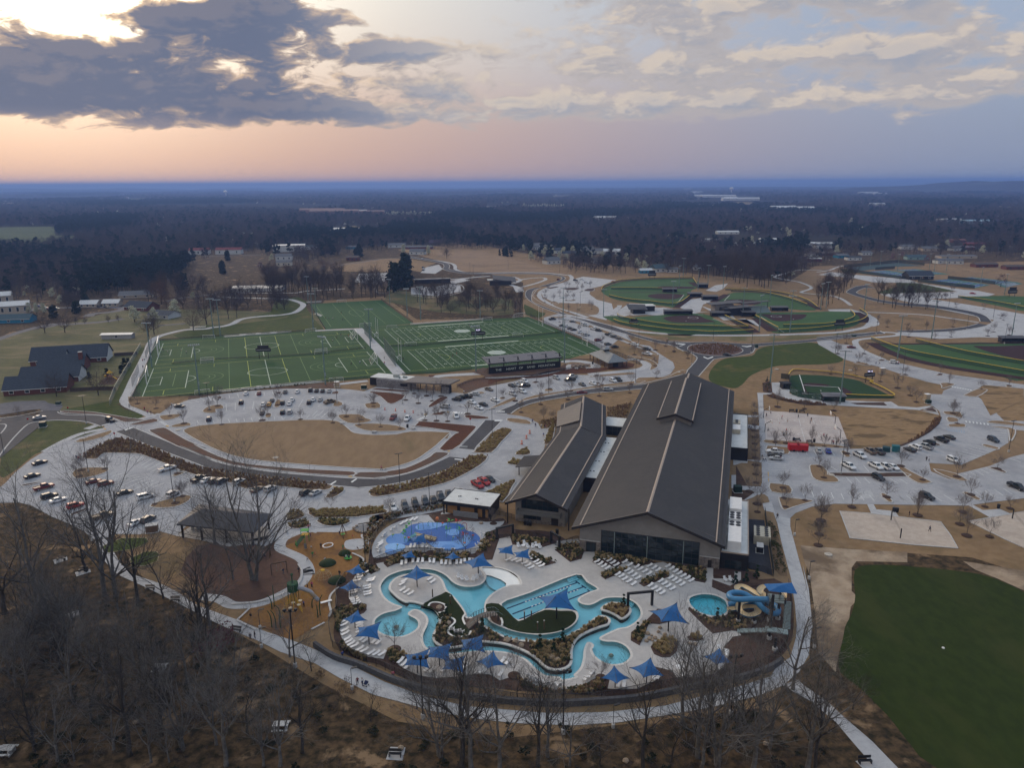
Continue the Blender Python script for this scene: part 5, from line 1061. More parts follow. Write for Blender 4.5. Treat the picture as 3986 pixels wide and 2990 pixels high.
ho_=(('B 52,187',34,14,6,9,.1,whitewall,redroof,'long white block with dormers and dark red roof'),('B -12,188',26,14,6,9,.1,whitewall,redroof,'white dormered block beside the tan bank'),('B 181,181',44,26,9,10,.25,whitewall,lightmetal,'large white metal hall with stepped roof'),('B 170,212',17,12,4,6.5,.15,creamw,greyroof,'cream house with small gable beyond the wood'),('B 170,200',20,12,5,8,.15,whitewall,greyroof,'white gabled house with two windows above the cream one'),('B 230,177',16,12,4,6,.1,whitewall,tealroof,'small white house with dark teal roof right of the white hall'),('B 115,265',44,18,3,4,.05,whitewall,lightmetal,'long low white roofed building seen through bare trees'),('B 318,201',15,10,4,6,.0,brick,brownroof,'small brick house above the plowed bank'),('B 316,176',18,10,3,5,.1,bluewall,greyroof,'blue grey house left of the dark cedars'),('B 412,173',26,12,4,6.5,.1,whitewall,greyroof,'grey roofed house group at the bend of the far road'),('C 15,188',20,13,4,7.5,-.2,whitewall,greyroof,'white gabled farmhouse at the left of the plowed hill'),('C 18,176',40,12,3,5,.0,brick,greyroof,'long low grey roofed house behind the white farmhouse'),('C 52,168',18,12,4,8,.1,brownroof,mat('purple_roof',(.06,.04,.065)),'house with purple roof behind the farmhouse'),('C 284,174',26,14,5,7,-.15,whitewall,greyroof,'pale house with long grey roof among blossom trees'),('C 268,178',9,8,4,6,.3,whitewall,greyroof,'small white gable left of the blossom trees'),('C 302,208',18,12,4,8,.5,whitewall,greyroof,'steep grey gabled house below the blossom trees'),('C 314,185',16,12,4,7,.8,whitewall,shingle,'dark gabled house between two blossom trees'),('C 340,192',18,12,4,7,.2,tanwall,shingle,'dark roofed house under the second blossom cluster'),('C 379,183',18,12,4,7.5,.3,whitewall,greyroof,'white house with grey gable right of the dark cedar'),('C 398,186',24,13,4,7,-.1,whitewall,greyroof,'grey roofed white house behind the pine'),('C 402,206',14,12,3,6,.1,whitewall,greyroof,'small white house below the pine'),('C 432,187',22,12,4,7,-.1,whitewall,lightmetal,'pale roofed house at the end of the blossom row'),('DD 93,225',18,13,4,8,.35,whitewall,tealroof,'white house with green gable beside the ball field wood'),('DD 62,228',13,8,3,5,.1,bluewall,lightmetal,'pale blue shed beside the round blossom tree'),('DD 118,226',12,8,3,5,.0,whitewall,greyroof,'small white outbuilding in the wood edge'),('DD 176,221',12,8,3,5,.0,whitewall,greyroof,'pale shed glimpsed behind tall trunks'),('DD 419,192',14,10,3,5,.1,whitewall,brownroof,'white walled house at the right edge of the wood'),('DD 426,203',14,9,3.4,4.4,.0,redroof,whitewall,'white roofed red barn on the lawn'),('E 74,200',17,10,3.2,4.6,.05,whitewall,shingle,'dark roofed carport with white cars before it'),('E 48,195',16,10,3,5,.3,bluewall,greyroof,'pale blue house behind the white cone tree'),('E 209,199',24,12,3.4,6,-.1,mat('mint_siding',(.20,.30,.30)),tealroof,'mint green house with hipped roof beyond the tennis courts'),('E 268,207',20,10,3.4,5.5,.1,whitewall,greyroof,'white rambler left of its neighbour by the courts'),('E 290,208',18,10,3.4,5.5,-.2,whitewall,greyroof,'white rambler with angled wing by the courts'),('E 336,170',28,12,3.4,5.5,.0,brick,redroof,'low house with dark red metal roof'),('E 298,162',22,12,3.4,5.5,.1,brick,mat('rust_roof',(.15,.07,.06)),'rust roofed house left of the red roof'),('E 312,178',24,12,3.4,5.5,.0,brick,mat('mauve_roof',(.16,.12,.14)),'mauve roofed house in front of the red roof'),('E 192,176',24,12,3.4,6,.0,whitewall,greyroof,'grey roofed house left of the cedars'),('E 238,180',24,12,3.4,6,.0,tanwall,greyroof,'grey roofed tan house right of the cedars'),('E 294,180',18,10,3.4,6,.4,whitewall,greyroof,'house with two white gables among the trees'),('E 356,215',26,10,3.2,5,.1,brick,brownroof,'dark brown rambler at the right edge'),('E 424,220',26,10,3.2,5,.0,brick,brownroof,'second dark brown rambler cut by the right edge'),('E 280,118',50,20,7,8,.1,whitewall,lightmetal,'white commercial building in the dark pines'),('E 338,122',60,30,6,9,.1,mat('cyan_wall',(.25,.38,.45)),mat('cyan_roof',(.30,.45,.55)),'pale blue commercial hall right of the pines'),('E 296,196',44,14,3,4,.0,tanwall,greyroof,'long low grey roofed row behind the ramblers'),('E 12,174',30,12,4,6,.1,whitewall,greyroof,'grey house row at the left by the maroon tree'),('E 20,190',26,12,3.2,5,.05,brick,brownroof,'brown roofed house left of the white cone tree'),('E 100,189',14,9,3,5,.2,whitewall,greyroof,'small white house right of the carport'))
for h in ho_:
 house(h[0],*h[1:8],h[8],wins=3,far=True)
fx_=(('A 273,68',30,18,12,'white barn on a far pasture'),('A 16,80',60,20,8,'pale far shed at the left horizon'),('DD 266,72',190,40,16,'long pale warehouse in the far town'),('DD 218,65',220,50,15,'wide white store roof in the far town'),('DD 186,64',120,40,14,'white store roof left in the far town'),('DD 172,56',110,50,16,'small white block behind the far town pines'),('DD 245,69',70,30,14,'pale block left of the long warehouse'),('DD 287,85',50,30,10,'white gabled hall above the red bank'),('DD 319,93',60,20,8,'pale shed at the town edge'),('DD 358,92',90,20,14,'cream mill building left of the silo'),('DD 386,94',110,30,14,'white mill sheds right of the silo'),('DD 414,94',120,14,8,'long pale mill roof'),('DD 155,49',130,50,18,'white store on the far ridge'),('DD 288,70',90,40,12,'pale row right of the warehouse'),('DD 192,86',60,20,10,'pale barn in mid woods'),('B 252,99',150,30,16,'long reddish school block in the woods'),('B 278,102',150,40,16,'brick school wing in the woods'),('B 324,100',70,25,12,'pale roofed school annex'),('B 358,101',80,25,12,'reddish block right of the school'),('C 176,88',50,20,8,'white barn in the middle distance'),('C 360,94',50,20,8,'reddish barn in the far fields'),('E 106,58',150,40,16,'white far plant at the right'),('E 132,60',90,30,14,'pale far shed right of the plant'),('E 125,84',60,20,12,'white church like hall in far woods'),('C 416,114',60,25,10,'white house cluster in the right woods'),('DD 238,144',40,16,6,'long white house roof in the near woods'),('DD 204,160',30,14,5,'pale house roof in the wood clearing'),('DD 328,161',30,14,6,'pale gabled house in the wood clearing'),('DD 280,169',34,14,5,'low pale roof beside the white cone tree'),('DD 432,170',40,16,6,'pale house roof at the wood edge'),('B 300,138',60,30,7,'grey roofed house row in the middle woods'),('B 266,143',50,20,7,'pale roofs left of the grey row'))
for q,L,dp_,h_,lb in fx_:
 red='red' in lb or 'brick' in lb
 house(q,L,dp_,h_*.7,h_,RN.uniform(-.15,.15),mat('far_brick',(.24,.13,.10))if red else whitewall,mat('far_brick_roof',(.20,.13,.11))if red else lightmetal,lb,'distant_building','building',4,far=True)
# trees and planting
bark_pale=mat('pale_grey_bark',(.155,.145,.135),(.085,.078,.072),1.2,.95,.1,coord='obj')
bark_dark=mat('dark_bark',(.060,.052,.046),(.036,.032,.029),1.2,.95,.1,coord='obj')
bark_brown=mat('brown_twigs',(.082,.062,.052),(.055,.043,.038),.8,.95,.05,coord='obj')
def bare_tree(seed,h,spread=1.0,fork=.3,levels=4,twigs=5,lean=0,kids=(4,4,4,5),r0=None,sides=5,trunks=1):
 r=random.Random(seed);T_,C=MB(),MB();r0=r0 or h*.020
 def rv():
  return Vector((r.uniform(-1,1),r.uniform(-1,1),r.uniform(-1,1)))
 def limb(p,d,L,rad,lev):
  n=4 if lev<2 else(3 if lev<3 else 2);pts=[p];rs=[rad];q=p.copy();dd=d.copy()
  for i in range(n):
   dd=(dd+rv()*(.16+.05*lev)+Vector((0,0,.06))).normalized();q=q+dd*(L/n);pts.append(q.copy());rs.append(rad*(1-.62*(i+1)/n))
  C.tube(pts,rs,max(3,sides-lev),False)
  if lev>=levels:
   return
  k=kids[min(lev,len(kids)-1)]
  for i in range(k):
   t=(i+r.uniform(.2,1))/k;t=.28+.72*t;j=min(int(t*n),n-1);f=t*n-j
   base=pts[j].lerp(pts[j+1],min(f,1));ax=(pts[j+1]-pts[j]).normalized()
   side=rv();side=(side-ax*side.dot(ax)).normalized()
   nd=(ax*r.uniform(.5,.9)+side*r.uniform(.45,.85)*spread+Vector((0,0,.10))).normalized()
   limb(base,nd,L*r.uniform(.42,.68),max(rad*(1-.6*t)*.62,.011),lev+1)
 for tk in range(trunks):
  d=Vector((lean+r.uniform(-.05,.05),r.uniform(-.06,.06),1)).normalized()
  if trunks>1:
   d=(d+Vector((cos(tk*2.4),sin(tk*2.4),0))*.22).normalized()
  hf=h*fork*r.uniform(.9,1.15);base=Vector((cos(tk*2.4),sin(tk*2.4),0))*(r0*1.1 if trunks>1 else 0)
  pts=[base+Vector((0,0,-.2)),base+d*hf*.06,base+d*hf*.35+rv()*.03*hf,base+d*hf*.7+rv()*.03*hf,base+d*hf]
  T_.tube(pts,[r0*1.7,r0*1.12,r0,r0*.9,r0*.8],7,True)
  top=pts[-1]
  limb(top-d*.2,(d+rv()*.12).normalized(),h-hf*1.02,r0*.74,0)
  for i in range(kids[0]):
   a=i*2*pi/kids[0]+r.uniform(-.5,.5)
   nd=Vector((cos(a)*.75*spread,sin(a)*.75*spread,r.uniform(.5,1.0))).normalized()
   limb(pts[3].lerp(top,r.uniform(.1,1)),nd,(h-hf)*r.uniform(.6,.9),r0*r.uniform(.38,.55),1 if levels>3 else 0)
 return T_,C
def fluff(seed,n,h,rad,z0,size,prof,aspect=1.0,sliver=False):
 r=random.Random(seed);mb=MB();cl=[]
 for i in range(max(6,n//26)):
  t=r.random();a=r.uniform(0,2*pi);w=prof(t)*rad*r.uniform(.35,1.0)
  cl.append((cos(a)*w,sin(a)*w,z0+t*h,r.uniform(.16,.34)*rad))
 for i in range(n):
  c=cl[i%len(cl)];g=lambda:r.gauss(0,.62)
  p=Vector((c[0]+g()*c[3],c[1]+g()*c[3],c[2]+g()*c[3]*.75))
  u=Vector((r.uniform(-1,1),r.uniform(-1,1),r.uniform(-.6,1))).normalized();v=u.orthogonal().normalized()
  v=(Matrix.Rotation(r.uniform(0,6.3),3,u)@v);s_=size*r.uniform(.6,1.4)
  if sliver:
   mb.add([p,p+u*s_*3.2+v*s_*.14,p+u*s_*2.6-v*s_*.22],[(0,1,2)])
  else:
   w_=u.cross(v);mb.add([p-v*s_,p+w_*s_*aspect,p+v*s_,p-w_*s_*aspect],[(0,1,2,3)])
 return mb
def kit(name,label,cat_,trunk,crown,tm,cm,smooth=True):
 r=thing(name,label,cat_);trunk.build('trunk',tm,r,smooth);crown.build('crown',cm,r);return Kit(r)
def inpoly(x,y,pl):
 c=False;j=len(pl)-1
 for i in range(len(pl)):
  a,b=pl[i],pl[j]
  if(a.y>y)!=(b.y>y)and x<(b.x-a.x)*(y-a.y)/(b.y-a.y)+a.x:
   c=not c
  j=i
 return c
BT=[]
for i,(h,sp,fk,tr,m)in enumerate(((17,1.0,.30,1,0),(19,.8,.38,1,0),(15,1.15,.24,1,1),(18,.9,.20,2,0),(21,.75,.42,1,1),(14,1.2,.2,1,0))):
 t_,c_=bare_tree(40+i,h,sp,fk,4,kids=(5,5,5,4),trunks=tr)
 BT.append((h,kit('bare_tree','x','tree',t_,c_,(bark_pale,bark_dark)[m],(bark_pale,bark_dark)[m])))
FG=(('Z 359,192','M 128,128',3,'big double trunked bare tree standing in the bark beside the playground path'),('X 60,64','L 66,50',0,'bare tree in front of the west car park row of dark cars'),('X 189,51','L 240,128',5,'twisted bare tree reaching over the white van row'),('X 171,50','L 192,140',1,'bare tree at the path start, left of the twisted one'),('X 226,66','Z 30,50',4,'dark bare trunk at the edge of the west path'),('X 140,10','L 158,180',2,'small bare tree above the concrete bench pad'),('Z 233,318','Z 210,96',0,'tall pale bare tree at the path fork'),('Z 208,331','Z 192,140',4,'dark leaning trunk left of the path fork'),('Z 100,243','Z 96,120',2,'bare tree at the low retaining edge of the path'),('Z 180,284','Z 164,196',1,'slim bare tree leaning over the dark bench'),('Z 300,190','M 84,240',5,'spreading grey bare tree inside the bark circle'),('M 76,260','M 90,124',1,'bare tree rising past the picnic pavilion roof'),('X 8,80','L -6,140',2,'bare tree at the left frame edge above the meadow slope'),('X 112,128','X 96,36',3,'bare tree before the light bench pad'),('X 118,220','X 112,112',0,'gnarled bare tree with a long horizontal limb'),('X 176,216','X 180,96',1,'tall bare tree in the middle of the dark wood'),('X 186,302','X 170,200',5,'broken bare tree with pale arching limbs at the bottom left'),('X 246,222','X 226,100',0,'pale bare tree left of the picnic table'),('X 212,312','X 192,156',4,'bare tree below the left picnic table'),('X 300,302','X 290,180',3,'pale forked bare tree at the bottom of the wood'),('X 306,192','X 304,84',1,'slim bare tree right of the picnic table'),('X 56,306','X 34,220',2,'bare tree behind the corner picnic table'),('X 94,320','X 104,210',0,'bare tree at the bottom left margin'),('X 370,328','X 356,176',1,'slender pale bare tree leaning right near the bottom edge'),('X 330,140','X 328,36',4,'thick dark bare tree on the path bank'),('X 26,200','X 12,112',5,'bare tree at the left margin of the dark wood'),('X 150,260','X 136,152',2,'low bare tree between two tall trunks'),('X 264,280','X 260,160',4,'dark bare tree by the gully'),('X 40,152','X 50,84',3,'bare tree below the meadow slope'),('a 57,70','a 50,-8',5,'bare tree beside the tall lamp at the path'),('a 94,94','a 98,48',2,'short crooked bare tree over the path bend'),('a 40,258','a 32,124',0,'bare tree behind the left stone picnic table'),('a 78,235','a 74,124',4,'thick pale rooted bare tree right of the stone picnic table'),('a 12,258','a 18,156',1,'white limbed bare tree at the bottom'),('a 276,159','a 260,112',2,'wide crooked bare tree over the lower path'),('a 312,168','a 300,96',5,'bare tree in front of the curved retaining wall'),('a 316,241','a 324,112',3,'bare tree with a stout trunk on the leaf slope'),('a 352,266','a 348,76',4,'tall dark bare tree left of the waste bin'),('a 369,266','a 370,84',1,'pale tall bare tree beside the waste bin'),('a 418,264','a 416,108',0,'bare tree before the lower fence'),('a 196,180','a 192,136',2,'scrubby bare tree on the slope above the bench'),('b 41,258','b 40,120',4,'dark bare tree left of the middle lamp'),('b 58,242','b 66,124',1,'slim bare tree in front of the middle lamp'),('b 49,128','b 38,78',2,'small bare tree on the planted river bank'),('b 96,258','b 92,160',5,'bare tree right of the middle lamp base'),('b 148,256','b 146,188',2,'young bare tree at the bottom below the path'),('b 222,266','b 230,124',4,'forked bare tree crossing the lower path'),('b 289,184','b 280,40',1,'tall bare tree in front of the rock garden'),('b 324,262','b 320,128',0,'bare trunk in the thicket right of the path, first from left'),('b 317,243','b 312,66',1,'bare tree reaching over the white splash deck'),('b 336,236','b 340,120',4,'dark bare tree between two pale ones'),('b 352,260','b 348,84',3,'double bare tree before the right umbrella'),('b 386,232','b 392,112',4,'bare tree beside the tall dark lamp'),('b 412,266','b 420,84',1,'slim bare tree left of the path junction'),('b 270,258','b 266,180',2,'low bare tree on the leaf slope'),('b 366,140','b 370,84',5,'bare tree on the mulch slope inside the fence'),('b 6,140','b 4,96',2,'bare tree by the wall under the umbrellas'),('c 42,204','c 46,72',0,'tall dark bare tree at the path junction'),('c 65,338','c 66,164',1,'bare tree beside the south east path'),('c 78,338','c 84,212',4,'dark bare tree right of its taller neighbour by the path'),('c 96,236','c 108,176',2,'scrubby bare tree at the field edge'),('c 140,236','c 152,186',2,'thin bare shrub tree at the lawn corner'),('c 4,300','c 12,180',5,'bare tree at the bottom right of the wood'))
for q,t,v,lb in FG:
 h=min(max(hgt(q,t),5),26);h0,K_=BT[v]
 K_.put(P1(q),RN.uniform(0,6.28),lb,'bare trees of the foreground wood',h/h0)
RS=random.Random(77);fp=P('X -12,84 50,76 124,66 230,84 320,144 416,200 416,328 -20,328');n_=0
while n_<46:
 x,y=RS.uniform(-125,-15),RS.uniform(95,175)
 if inpoly(x,y,fp):
  n_+=1;h0,K_=BT[RS.choice((0,1,1,2,4,5))];K_.put((x,y,0),RS.uniform(0,6.28),'slender bare tree in the dark tangle of the lower left wood','bare tangle of the lower left wood',RS.uniform(6,14)/h0)
tallb=[]
for i in range(4):
 t_,c_=bare_tree(70+i,17,.62,.42,3,kids=(6,6,6),r0=.26,sides=4)
 c_.k=0;f_=fluff(170+i,420,10,3.4,6.5,.30,lambda t:.9-.5*abs(t-.4),sliver=True);c_.add(f_.v,f_.f)
 tallb.append(kit('bare_tree','x','tree',t_,c_,bark_dark,bark_brown))
rndb=[]
for i,m in enumerate((bark_brown,mat('mauve_twigs',(.085,.065,.066),(.06,.047,.05),.8,.95,.05,coord='obj'),mat('russet_twigs',(.13,.072,.045),(.095,.055,.036),.8,.95,.05,coord='obj'))):
 t_,c_=bare_tree(80+i,13,1.1,.22,3,kids=(6,6,6),r0=.28,sides=4)
 f_=fluff(180+i,620,8.5,5.2,3.5,.30,lambda t:1-.7*t*t,sliver=True);c_.add(f_.v,f_.f)
 rndb.append(kit('round_bare_tree','x','tree',t_,c_,bark_dark,m))
pinem=mat('pine_needles',(.020,.036,.024),(.012,.022,.016),.7,.9,.1,coord='obj');cedarm=mat('cedar_foliage',(.016,.030,.016),(.010,.019,.011),1.2,.9,.1,coord='obj')
blos=mat('white_blossom',(.54,.53,.40),(.40,.41,.29),1.1,.9,.1,coord='obj');redm=mat('red_buds',(.075,.032,.036),(.055,.026,.030),1.1,.9,.1,coord='obj');pinkm=mat('pink_blossom',(.24,.155,.18),(.18,.12,.14),1.1,.9,.1,coord='obj');crimson=mat('crimson_bloom',(.11,.018,.03),(.08,.015,.024),1,.9,coord='obj')
def stem(h,r):
 return MB().tube([(0,0,-.2),(0,0,h*.5),(0,0,h)],[r*1.3,r,r*.6],6)
pines=[kit('pine_tree','x','tree',stem(13,.28),fluff(200+i,900,10.5,4.2,6.0,.46,(lambda t:.95-.55*t)if i else(lambda t:.7-.3*abs(t-.5))),bark_dark,pinem)for i in range(2)]
cedars=[kit('cedar_tree','x','tree',stem(3,.25),fluff(210+i,900,9.5,2.7,.9,.38,(lambda t:1-.85*t)if i else(lambda t:1-.5*t*t)),bark_dark,cedarm)for i in range(2)]
pears=[kit('blossom_tree','x','tree',stem(3,.2),fluff(220+i,900,6.6,3.2,1.9,.30,(lambda t:1-.75*t*t)if i==0 else(lambda t:.62-.5*t)),bark_dark,blos)for i in range(2)]
redbud=kit('redbud_tree','x','tree',stem(3,.2),fluff(230,700,6.5,3.6,1.8,.30,lambda t:1-.6*t*t,sliver=True),bark_dark,redm)
pinkt=kit('pink_blossom_tree','x','tree',stem(2,.2),fluff(231,500,4.5,3.0,1.0,.28,lambda t:1-.6*t*t),bark_dark,pinkm)
crim=kit('crimson_shrub','x','shrub',stem(1.5,.1),fluff(232,700,3.0,3.4,.6,.17,lambda t:1-.5*t),bark_dark,crimson)
crim.put(P1('X 358,138'),0,'crimson flowering shrub beside the lower path',None,1.3)
def area(q,n,kits,hs,label,group,seed=1,h0=17,minsep=3):
 pl=P(q);r=random.Random(seed);xs=[p.x for p in pl];ys=[p.y for p in pl];out=[];k=0
 while len(out)<n and k<n*60:
  k+=1;x,y=r.uniform(min(xs),max(xs)),r.uniform(min(ys),max(ys))
  if inpoly(x,y,pl)and all((x-a)**2+(y-b)**2>minsep**2 for a,b in out):
   out.append((x,y));K_=r.choice(kits)
   K_.put((x,y,drop(sqrt(x*x+y*y))),r.uniform(0,6.28),label,group,r.uniform(*hs)/h0)
area('B 128,260 200,260 300,266 370,260 392,284 376,285 260,285 200,280 140,284',58,tallb,(13,20),'slender bare tree in the wood behind the far soccer pitch','bare wood behind the far soccer pitch',3)
area('B 120,234 260,216 304,240 300,256 180,258 112,252',26,rndb+tallb,(11,17),'bare tree in the wood between the far houses and soccer pitch','wood between far houses and soccer pitch',4)
area('C 4,280 130,278 200,280 243,288 244,312 200,320 128,318 10,312',44,tallb+rndb[:2],(9,16),'bare tree in the thicket between football field and loop road','thicket between football field and loop road',5)
area('DD 124,226 240,224 340,226 390,234 376,252 300,264 250,250 200,246 168,238 130,234',62,tallb,(15,22),'tall bare tree in the wood behind the ball fields','tall bare wood behind the ball fields',6,minsep=4)
area('C 312,220 340,206 442,206 DD 80,220 120,228 84,230 0,230 C 340,230',30,tallb+rndb[:2],(12,18),'bare tree in the strip between blossom houses and ball fields','tree strip between blossom houses and ball fields',7)
area('E 2,256 60,244 76,248 66,296 24,306 -8,300',20,tallb,(12,18),'slim bare tree in the strip beside the winding right hand path','bare trees beside the winding path',8)
area('K 112,12 260,14 264,30 180,30 124,28',12,tallb,(12,18),'slim bare tree on the grass inside the right loop road','bare trees inside the loop road',9)
area('A 60,312 112,312 124,290 264,290 266,312 180,304 130,320',8,rndb,(8,11),'low round bare tree among the houses at the left','bare trees among the left houses',10,13)
area('B 4,288 100,284 152,288 188,296 160,312 100,320 40,332 4,320',24,tallb+rndb[:2],(12,18),'bare tree on the lawn around the curving far path','bare trees around the curving path',12)
area('A 280,266 442,250 442,308 380,308 300,296',30,rndb+tallb,(10,16),'bare tree in the wood above the left houses','bare wood above the left houses',13,15)
area('A -20,186 84,184 180,198 268,216 264,240 190,266 80,266 -20,272',120,pines,(12,17),'dark pine in the plantation at the left','pine plantation at the left',14,16.5,5)
area('A 124,260 190,260 192,300 128,296',9,pines,(10,14),'dark pine between the tan houses and the pine plantation','pines above the tan houses',15,16.5)
for nm_,(q,n,hh)in zip(('the left of the white hall','the right of the white hall','the middle of the far meadow edge','the small brick house','the white dormered blocks','the red barn roof','the old quarry pool','the crest of the plowed hill','the right of the blossom rows','the russet oak','the cul de sac','the tan houses'),(('B 130,180 152,180 152,164 134,166',8,15),('B 208,172 220,180 216,168',4,12),('B 246,192 286,196 284,166 250,160',12,16),('B 316,196 340,196 336,170',7,14),('B 30,206 50,208 48,192',4,11),('B 16,236 40,236 36,220',5,12),('B 392,274 442,278 436,224 400,230',13,22),('C 188,195 217,197 216,184 192,184',14,9),('C 350,186 376,188 372,174 352,174',12,11),('A 386,266 410,268 410,250 392,248',4,14),('A 109,328 128,328 128,316 112,316',4,9),('A 158,318 180,318 176,304 160,304',4,9))):
 area(q,n,cedars,(hh*.8,hh*1.1),(g_:='evergreen clump at '+nm_).replace('evergreen clump','dark evergreen in the clump'),g_,len(q),10.4,2.0)
for nm_,(q,n)in zip(('the wood behind the blossom trees','the middle of the near woods','the right edge of the near woods','the right edge below the blue hall','the long ridge behind the suburb','the tall clump above the blossom rows','the crest right of the tall clump','the skyline above the farmhouse','the skyline above the plowed hill'),(('DD 86,176 168,174 160,158 128,156',16),('DD 118,140 152,140 148,120 124,120',12),('DD 364,178 412,176 412,156 376,160',14),('E 312,160 442,156 442,128 360,128',40),('E -8,120 100,120 180,128 260,124 260,108 120,104 0,108',60),('C 262,160 304,160 300,140 264,140',14),('C 308,176 340,174 340,160 312,160',10),('C 46,160 112,166 112,144 52,148',16),('C 92,160 136,156 132,144 96,146',10))):
 area(q,n,pines,(12,18),(g_:='pine stand at '+nm_).replace('pine stand','dark pine in the stand'),g_,len(q)+n,16.5,5)
for q,w,lb in(('F 290,57',1.25,'large pale blossom tree, left of the pair by the bare ash'),('F 332,54',1.05,'pale blossom tree, right of the pair by the bare ash'),('F 377,41',1.25,'round white blossom tree beside the low dark roof'),('F 130,18',.8,'white blossom tree by the left car park'),('A 113,280',.9,'white blossom tree in front of the pines'),('A 53,278',.5,'small white blossom tree at the far left'),('A 416,284',.7,'white blossom tree left of the big bare wood'),('B 63,286',.8,'pale blossom tree standing on the far path bend'),('B 143,202',1.0,'pale blossom tree left of the two cream houses'),('C 258,202',1.35,'big white blossom tree above the dark ridge'),('C 288,192',1.4,'white blossom tree beside the pale grey roof'),('C 302,192',1.4,'white blossom tree right of the pale grey roof'),('C 328,192',1.35,'white blossom tree, left of the twin pair'),('C 348,188',1.3,'white blossom tree, right of the twin pair'),('C 386,200',1.1,'white blossom tree beneath the white gables'),('C 412,196',1.0,'white blossom tree beside the tall pine'),('C 334,200',.9,'small blossom tree below the twin pair'),('DD 20,204',1.2,'white blossom tree at the wood edge, first of three'),('DD 2,202',1.0,'white blossom tree at the wood edge, left one'),('DD 44,218',1.2,'white blossom tree beside the pale blue shed'),('DD 60,223',1.2,'round white blossom tree above the ball field fence'),('DD 127,160',1.3,'pale blossom tree among the near pines'),('DD 279,138',1.1,'left one of two round blossom trees in the woods'),('DD 288,138',1.1,'right one of two round blossom trees in the woods'),('DD 372,150',1.4,'spreading blossom tree at the right woods'),('DD 367,140',1.0,'small blossom tree above the spreading one'),('DD 354,140',.9,'faint blossom tree left of the spreading one'),('E 70,122',1.5,'wide blossom tree below the long pine ridge'),('E 92,144',1.5,'round blossom tree beside the maroon tree'),('E 276,172',1.2,'tall blossom tree left of the red roof'),('E 352,186',1.2,'round blossom tree right of the red roof'),('E 442,198',1.0,'blossom tree at the right frame edge'),('DD 268,96',1.2,'blossom tree at the town edge'),('E 125,85',1.3,'blossom tree in front of the church like hall'),('B 212,102',1.3,'blossom tree left of the school'),('A 212,104',1.4,'blossom tree in the left woods, first'),('A 254,101',1.4,'blossom tree in the left woods, second')):
 pears[0].put(P1(q),RN.uniform(0,6),lb,None,w)
for q,w,lb in(('C 38,189',1.4,'tall white cone shaped blossom tree beside the farmhouse'),('C 318,200',1.1,'cone shaped blossom tree between the two blossom clusters'),('E 38,190',1.5,'white cone shaped blossom tree by the suburban houses'),('DD 291,169',1.6,'white cone shaped blossom tree in the wood clearing'),('F 62,38',.9,'cone blossom tree by the apartments, first of three'),('F 79,39',.9,'cone blossom tree by the apartments, second of three'),('F 95,39',.9,'cone blossom tree by the apartments, third of three'),('C 242,182',1.1,'small cone blossom tree at the hill crest'),('B 426,186',1.4,'pale shrubby cone at the far road bend')):
 pears[1].put(P1(q),RN.uniform(0,6),lb,None,w)
for i in range(26):
 x=(B0:=-10)+i*20
 q=('= B %g,%g'%(1960+x,522+(i%3)*4))if x<250 else('= C %g,%g'%(x-250,522+(i%3)*3))
 pears[i%2].put(P1(q),RN.uniform(0,6),'pale blossom tree in the long row in the middle distance','long blossom row in the middle distance',RN.uniform(1.0,1.7))
for i in range(18):
 pears[i%2].put(P1('= C %g,%g'%(1215+i*25,437+(i%4)*3)),RN.uniform(0,6),'pale blossom tree in the far row along the fields','far blossom row along the fields',RN.uniform(1.2,2.0))
for q,w,lb in(('A 348,296',1.5,'russet oak holding brown leaves above the grey house'),('F 140,80',.95,'bare round tree alone in the meadow'),('F 97,81',.9,'bare round tree beside the worn lane'),('C 77,198',1.05,'solitary bare tree on the plowed hill'),('K 200,26',1.05,'solitary dark bare tree on the right loop lawn'),('G 168,62',1.4,'large bare tree beside the far path bend'),('G 140,76',.9,'bare tree beside the round bed'),('F 212,215',.85,'bare tree by the school playground'),('F 122,218',.8,'bare tree in front of the school'),('F 332,84',1.0,'bare ash beside the floodlight'),('F 320,88',.9,'bare ash left of the floodlight'),('H 398,38',1.0,'bare tree at the thicket edge right'),('E 112,130',1.3,'x')):
 K_=rndb[2]if 'russet' in lb else rndb[0]
 if lb=='x':
  continue
 K_.put(P1(q),RN.uniform(0,6),lb,None,w)
for i,q in enumerate(('F 163,63','F 183,62','F 233,58','F 255,57')):
 rndb[1].put(P1(q),i,'clipped round bare shrub, %s of four along the meadow lane'%('first','second','third','fourth')[i],'round shrubs along the meadow lane',.36)
for q,w,lb in(('E 114,138',1.6,'maroon budding tree in the suburb'),('E 68,176',1.4,'maroon budding tree by the white cone tree'),('B 204,192',1.6,'maroon tree behind the white hall'),('B 380,138',1.6,'red budding tree by the far lawn'),('C 274,204',1.2,'russet red tree among blossom houses'),('E 392,258',1.3,'reddish twiggy tree by the tennis courts'),('F 250,220',.5,'x')):
 if lb!='x':
  redbud.put(P1(q),RN.uniform(0,6),lb,None,w)
for q,w,lb in(('E 160,197',1.1,'pink blossom tree beyond the courts, left'),('E 234,201',1.0,'low pink blossom tree by the mint house'),('E 180,192',1.0,'pink blossom tree beyond the courts, right'),('B 118,216',1.0,'pinkish bare blossom tree in the far wood')):
 pinkt.put(P1(q),RN.uniform(0,6),lb,None,w)
for i,(q,w)in enumerate((('F 262,168',.42),('F 268,154',.45),('F 276,152',.4),('F 230,173',.36),('F 192,178',.3))):
 cedars[1].put(P1(q),i,'round dark evergreen by the school play yard, %s from the right'%('third','second','first','fourth','fifth')[i],None,(w*1.5,w*1.5,w))
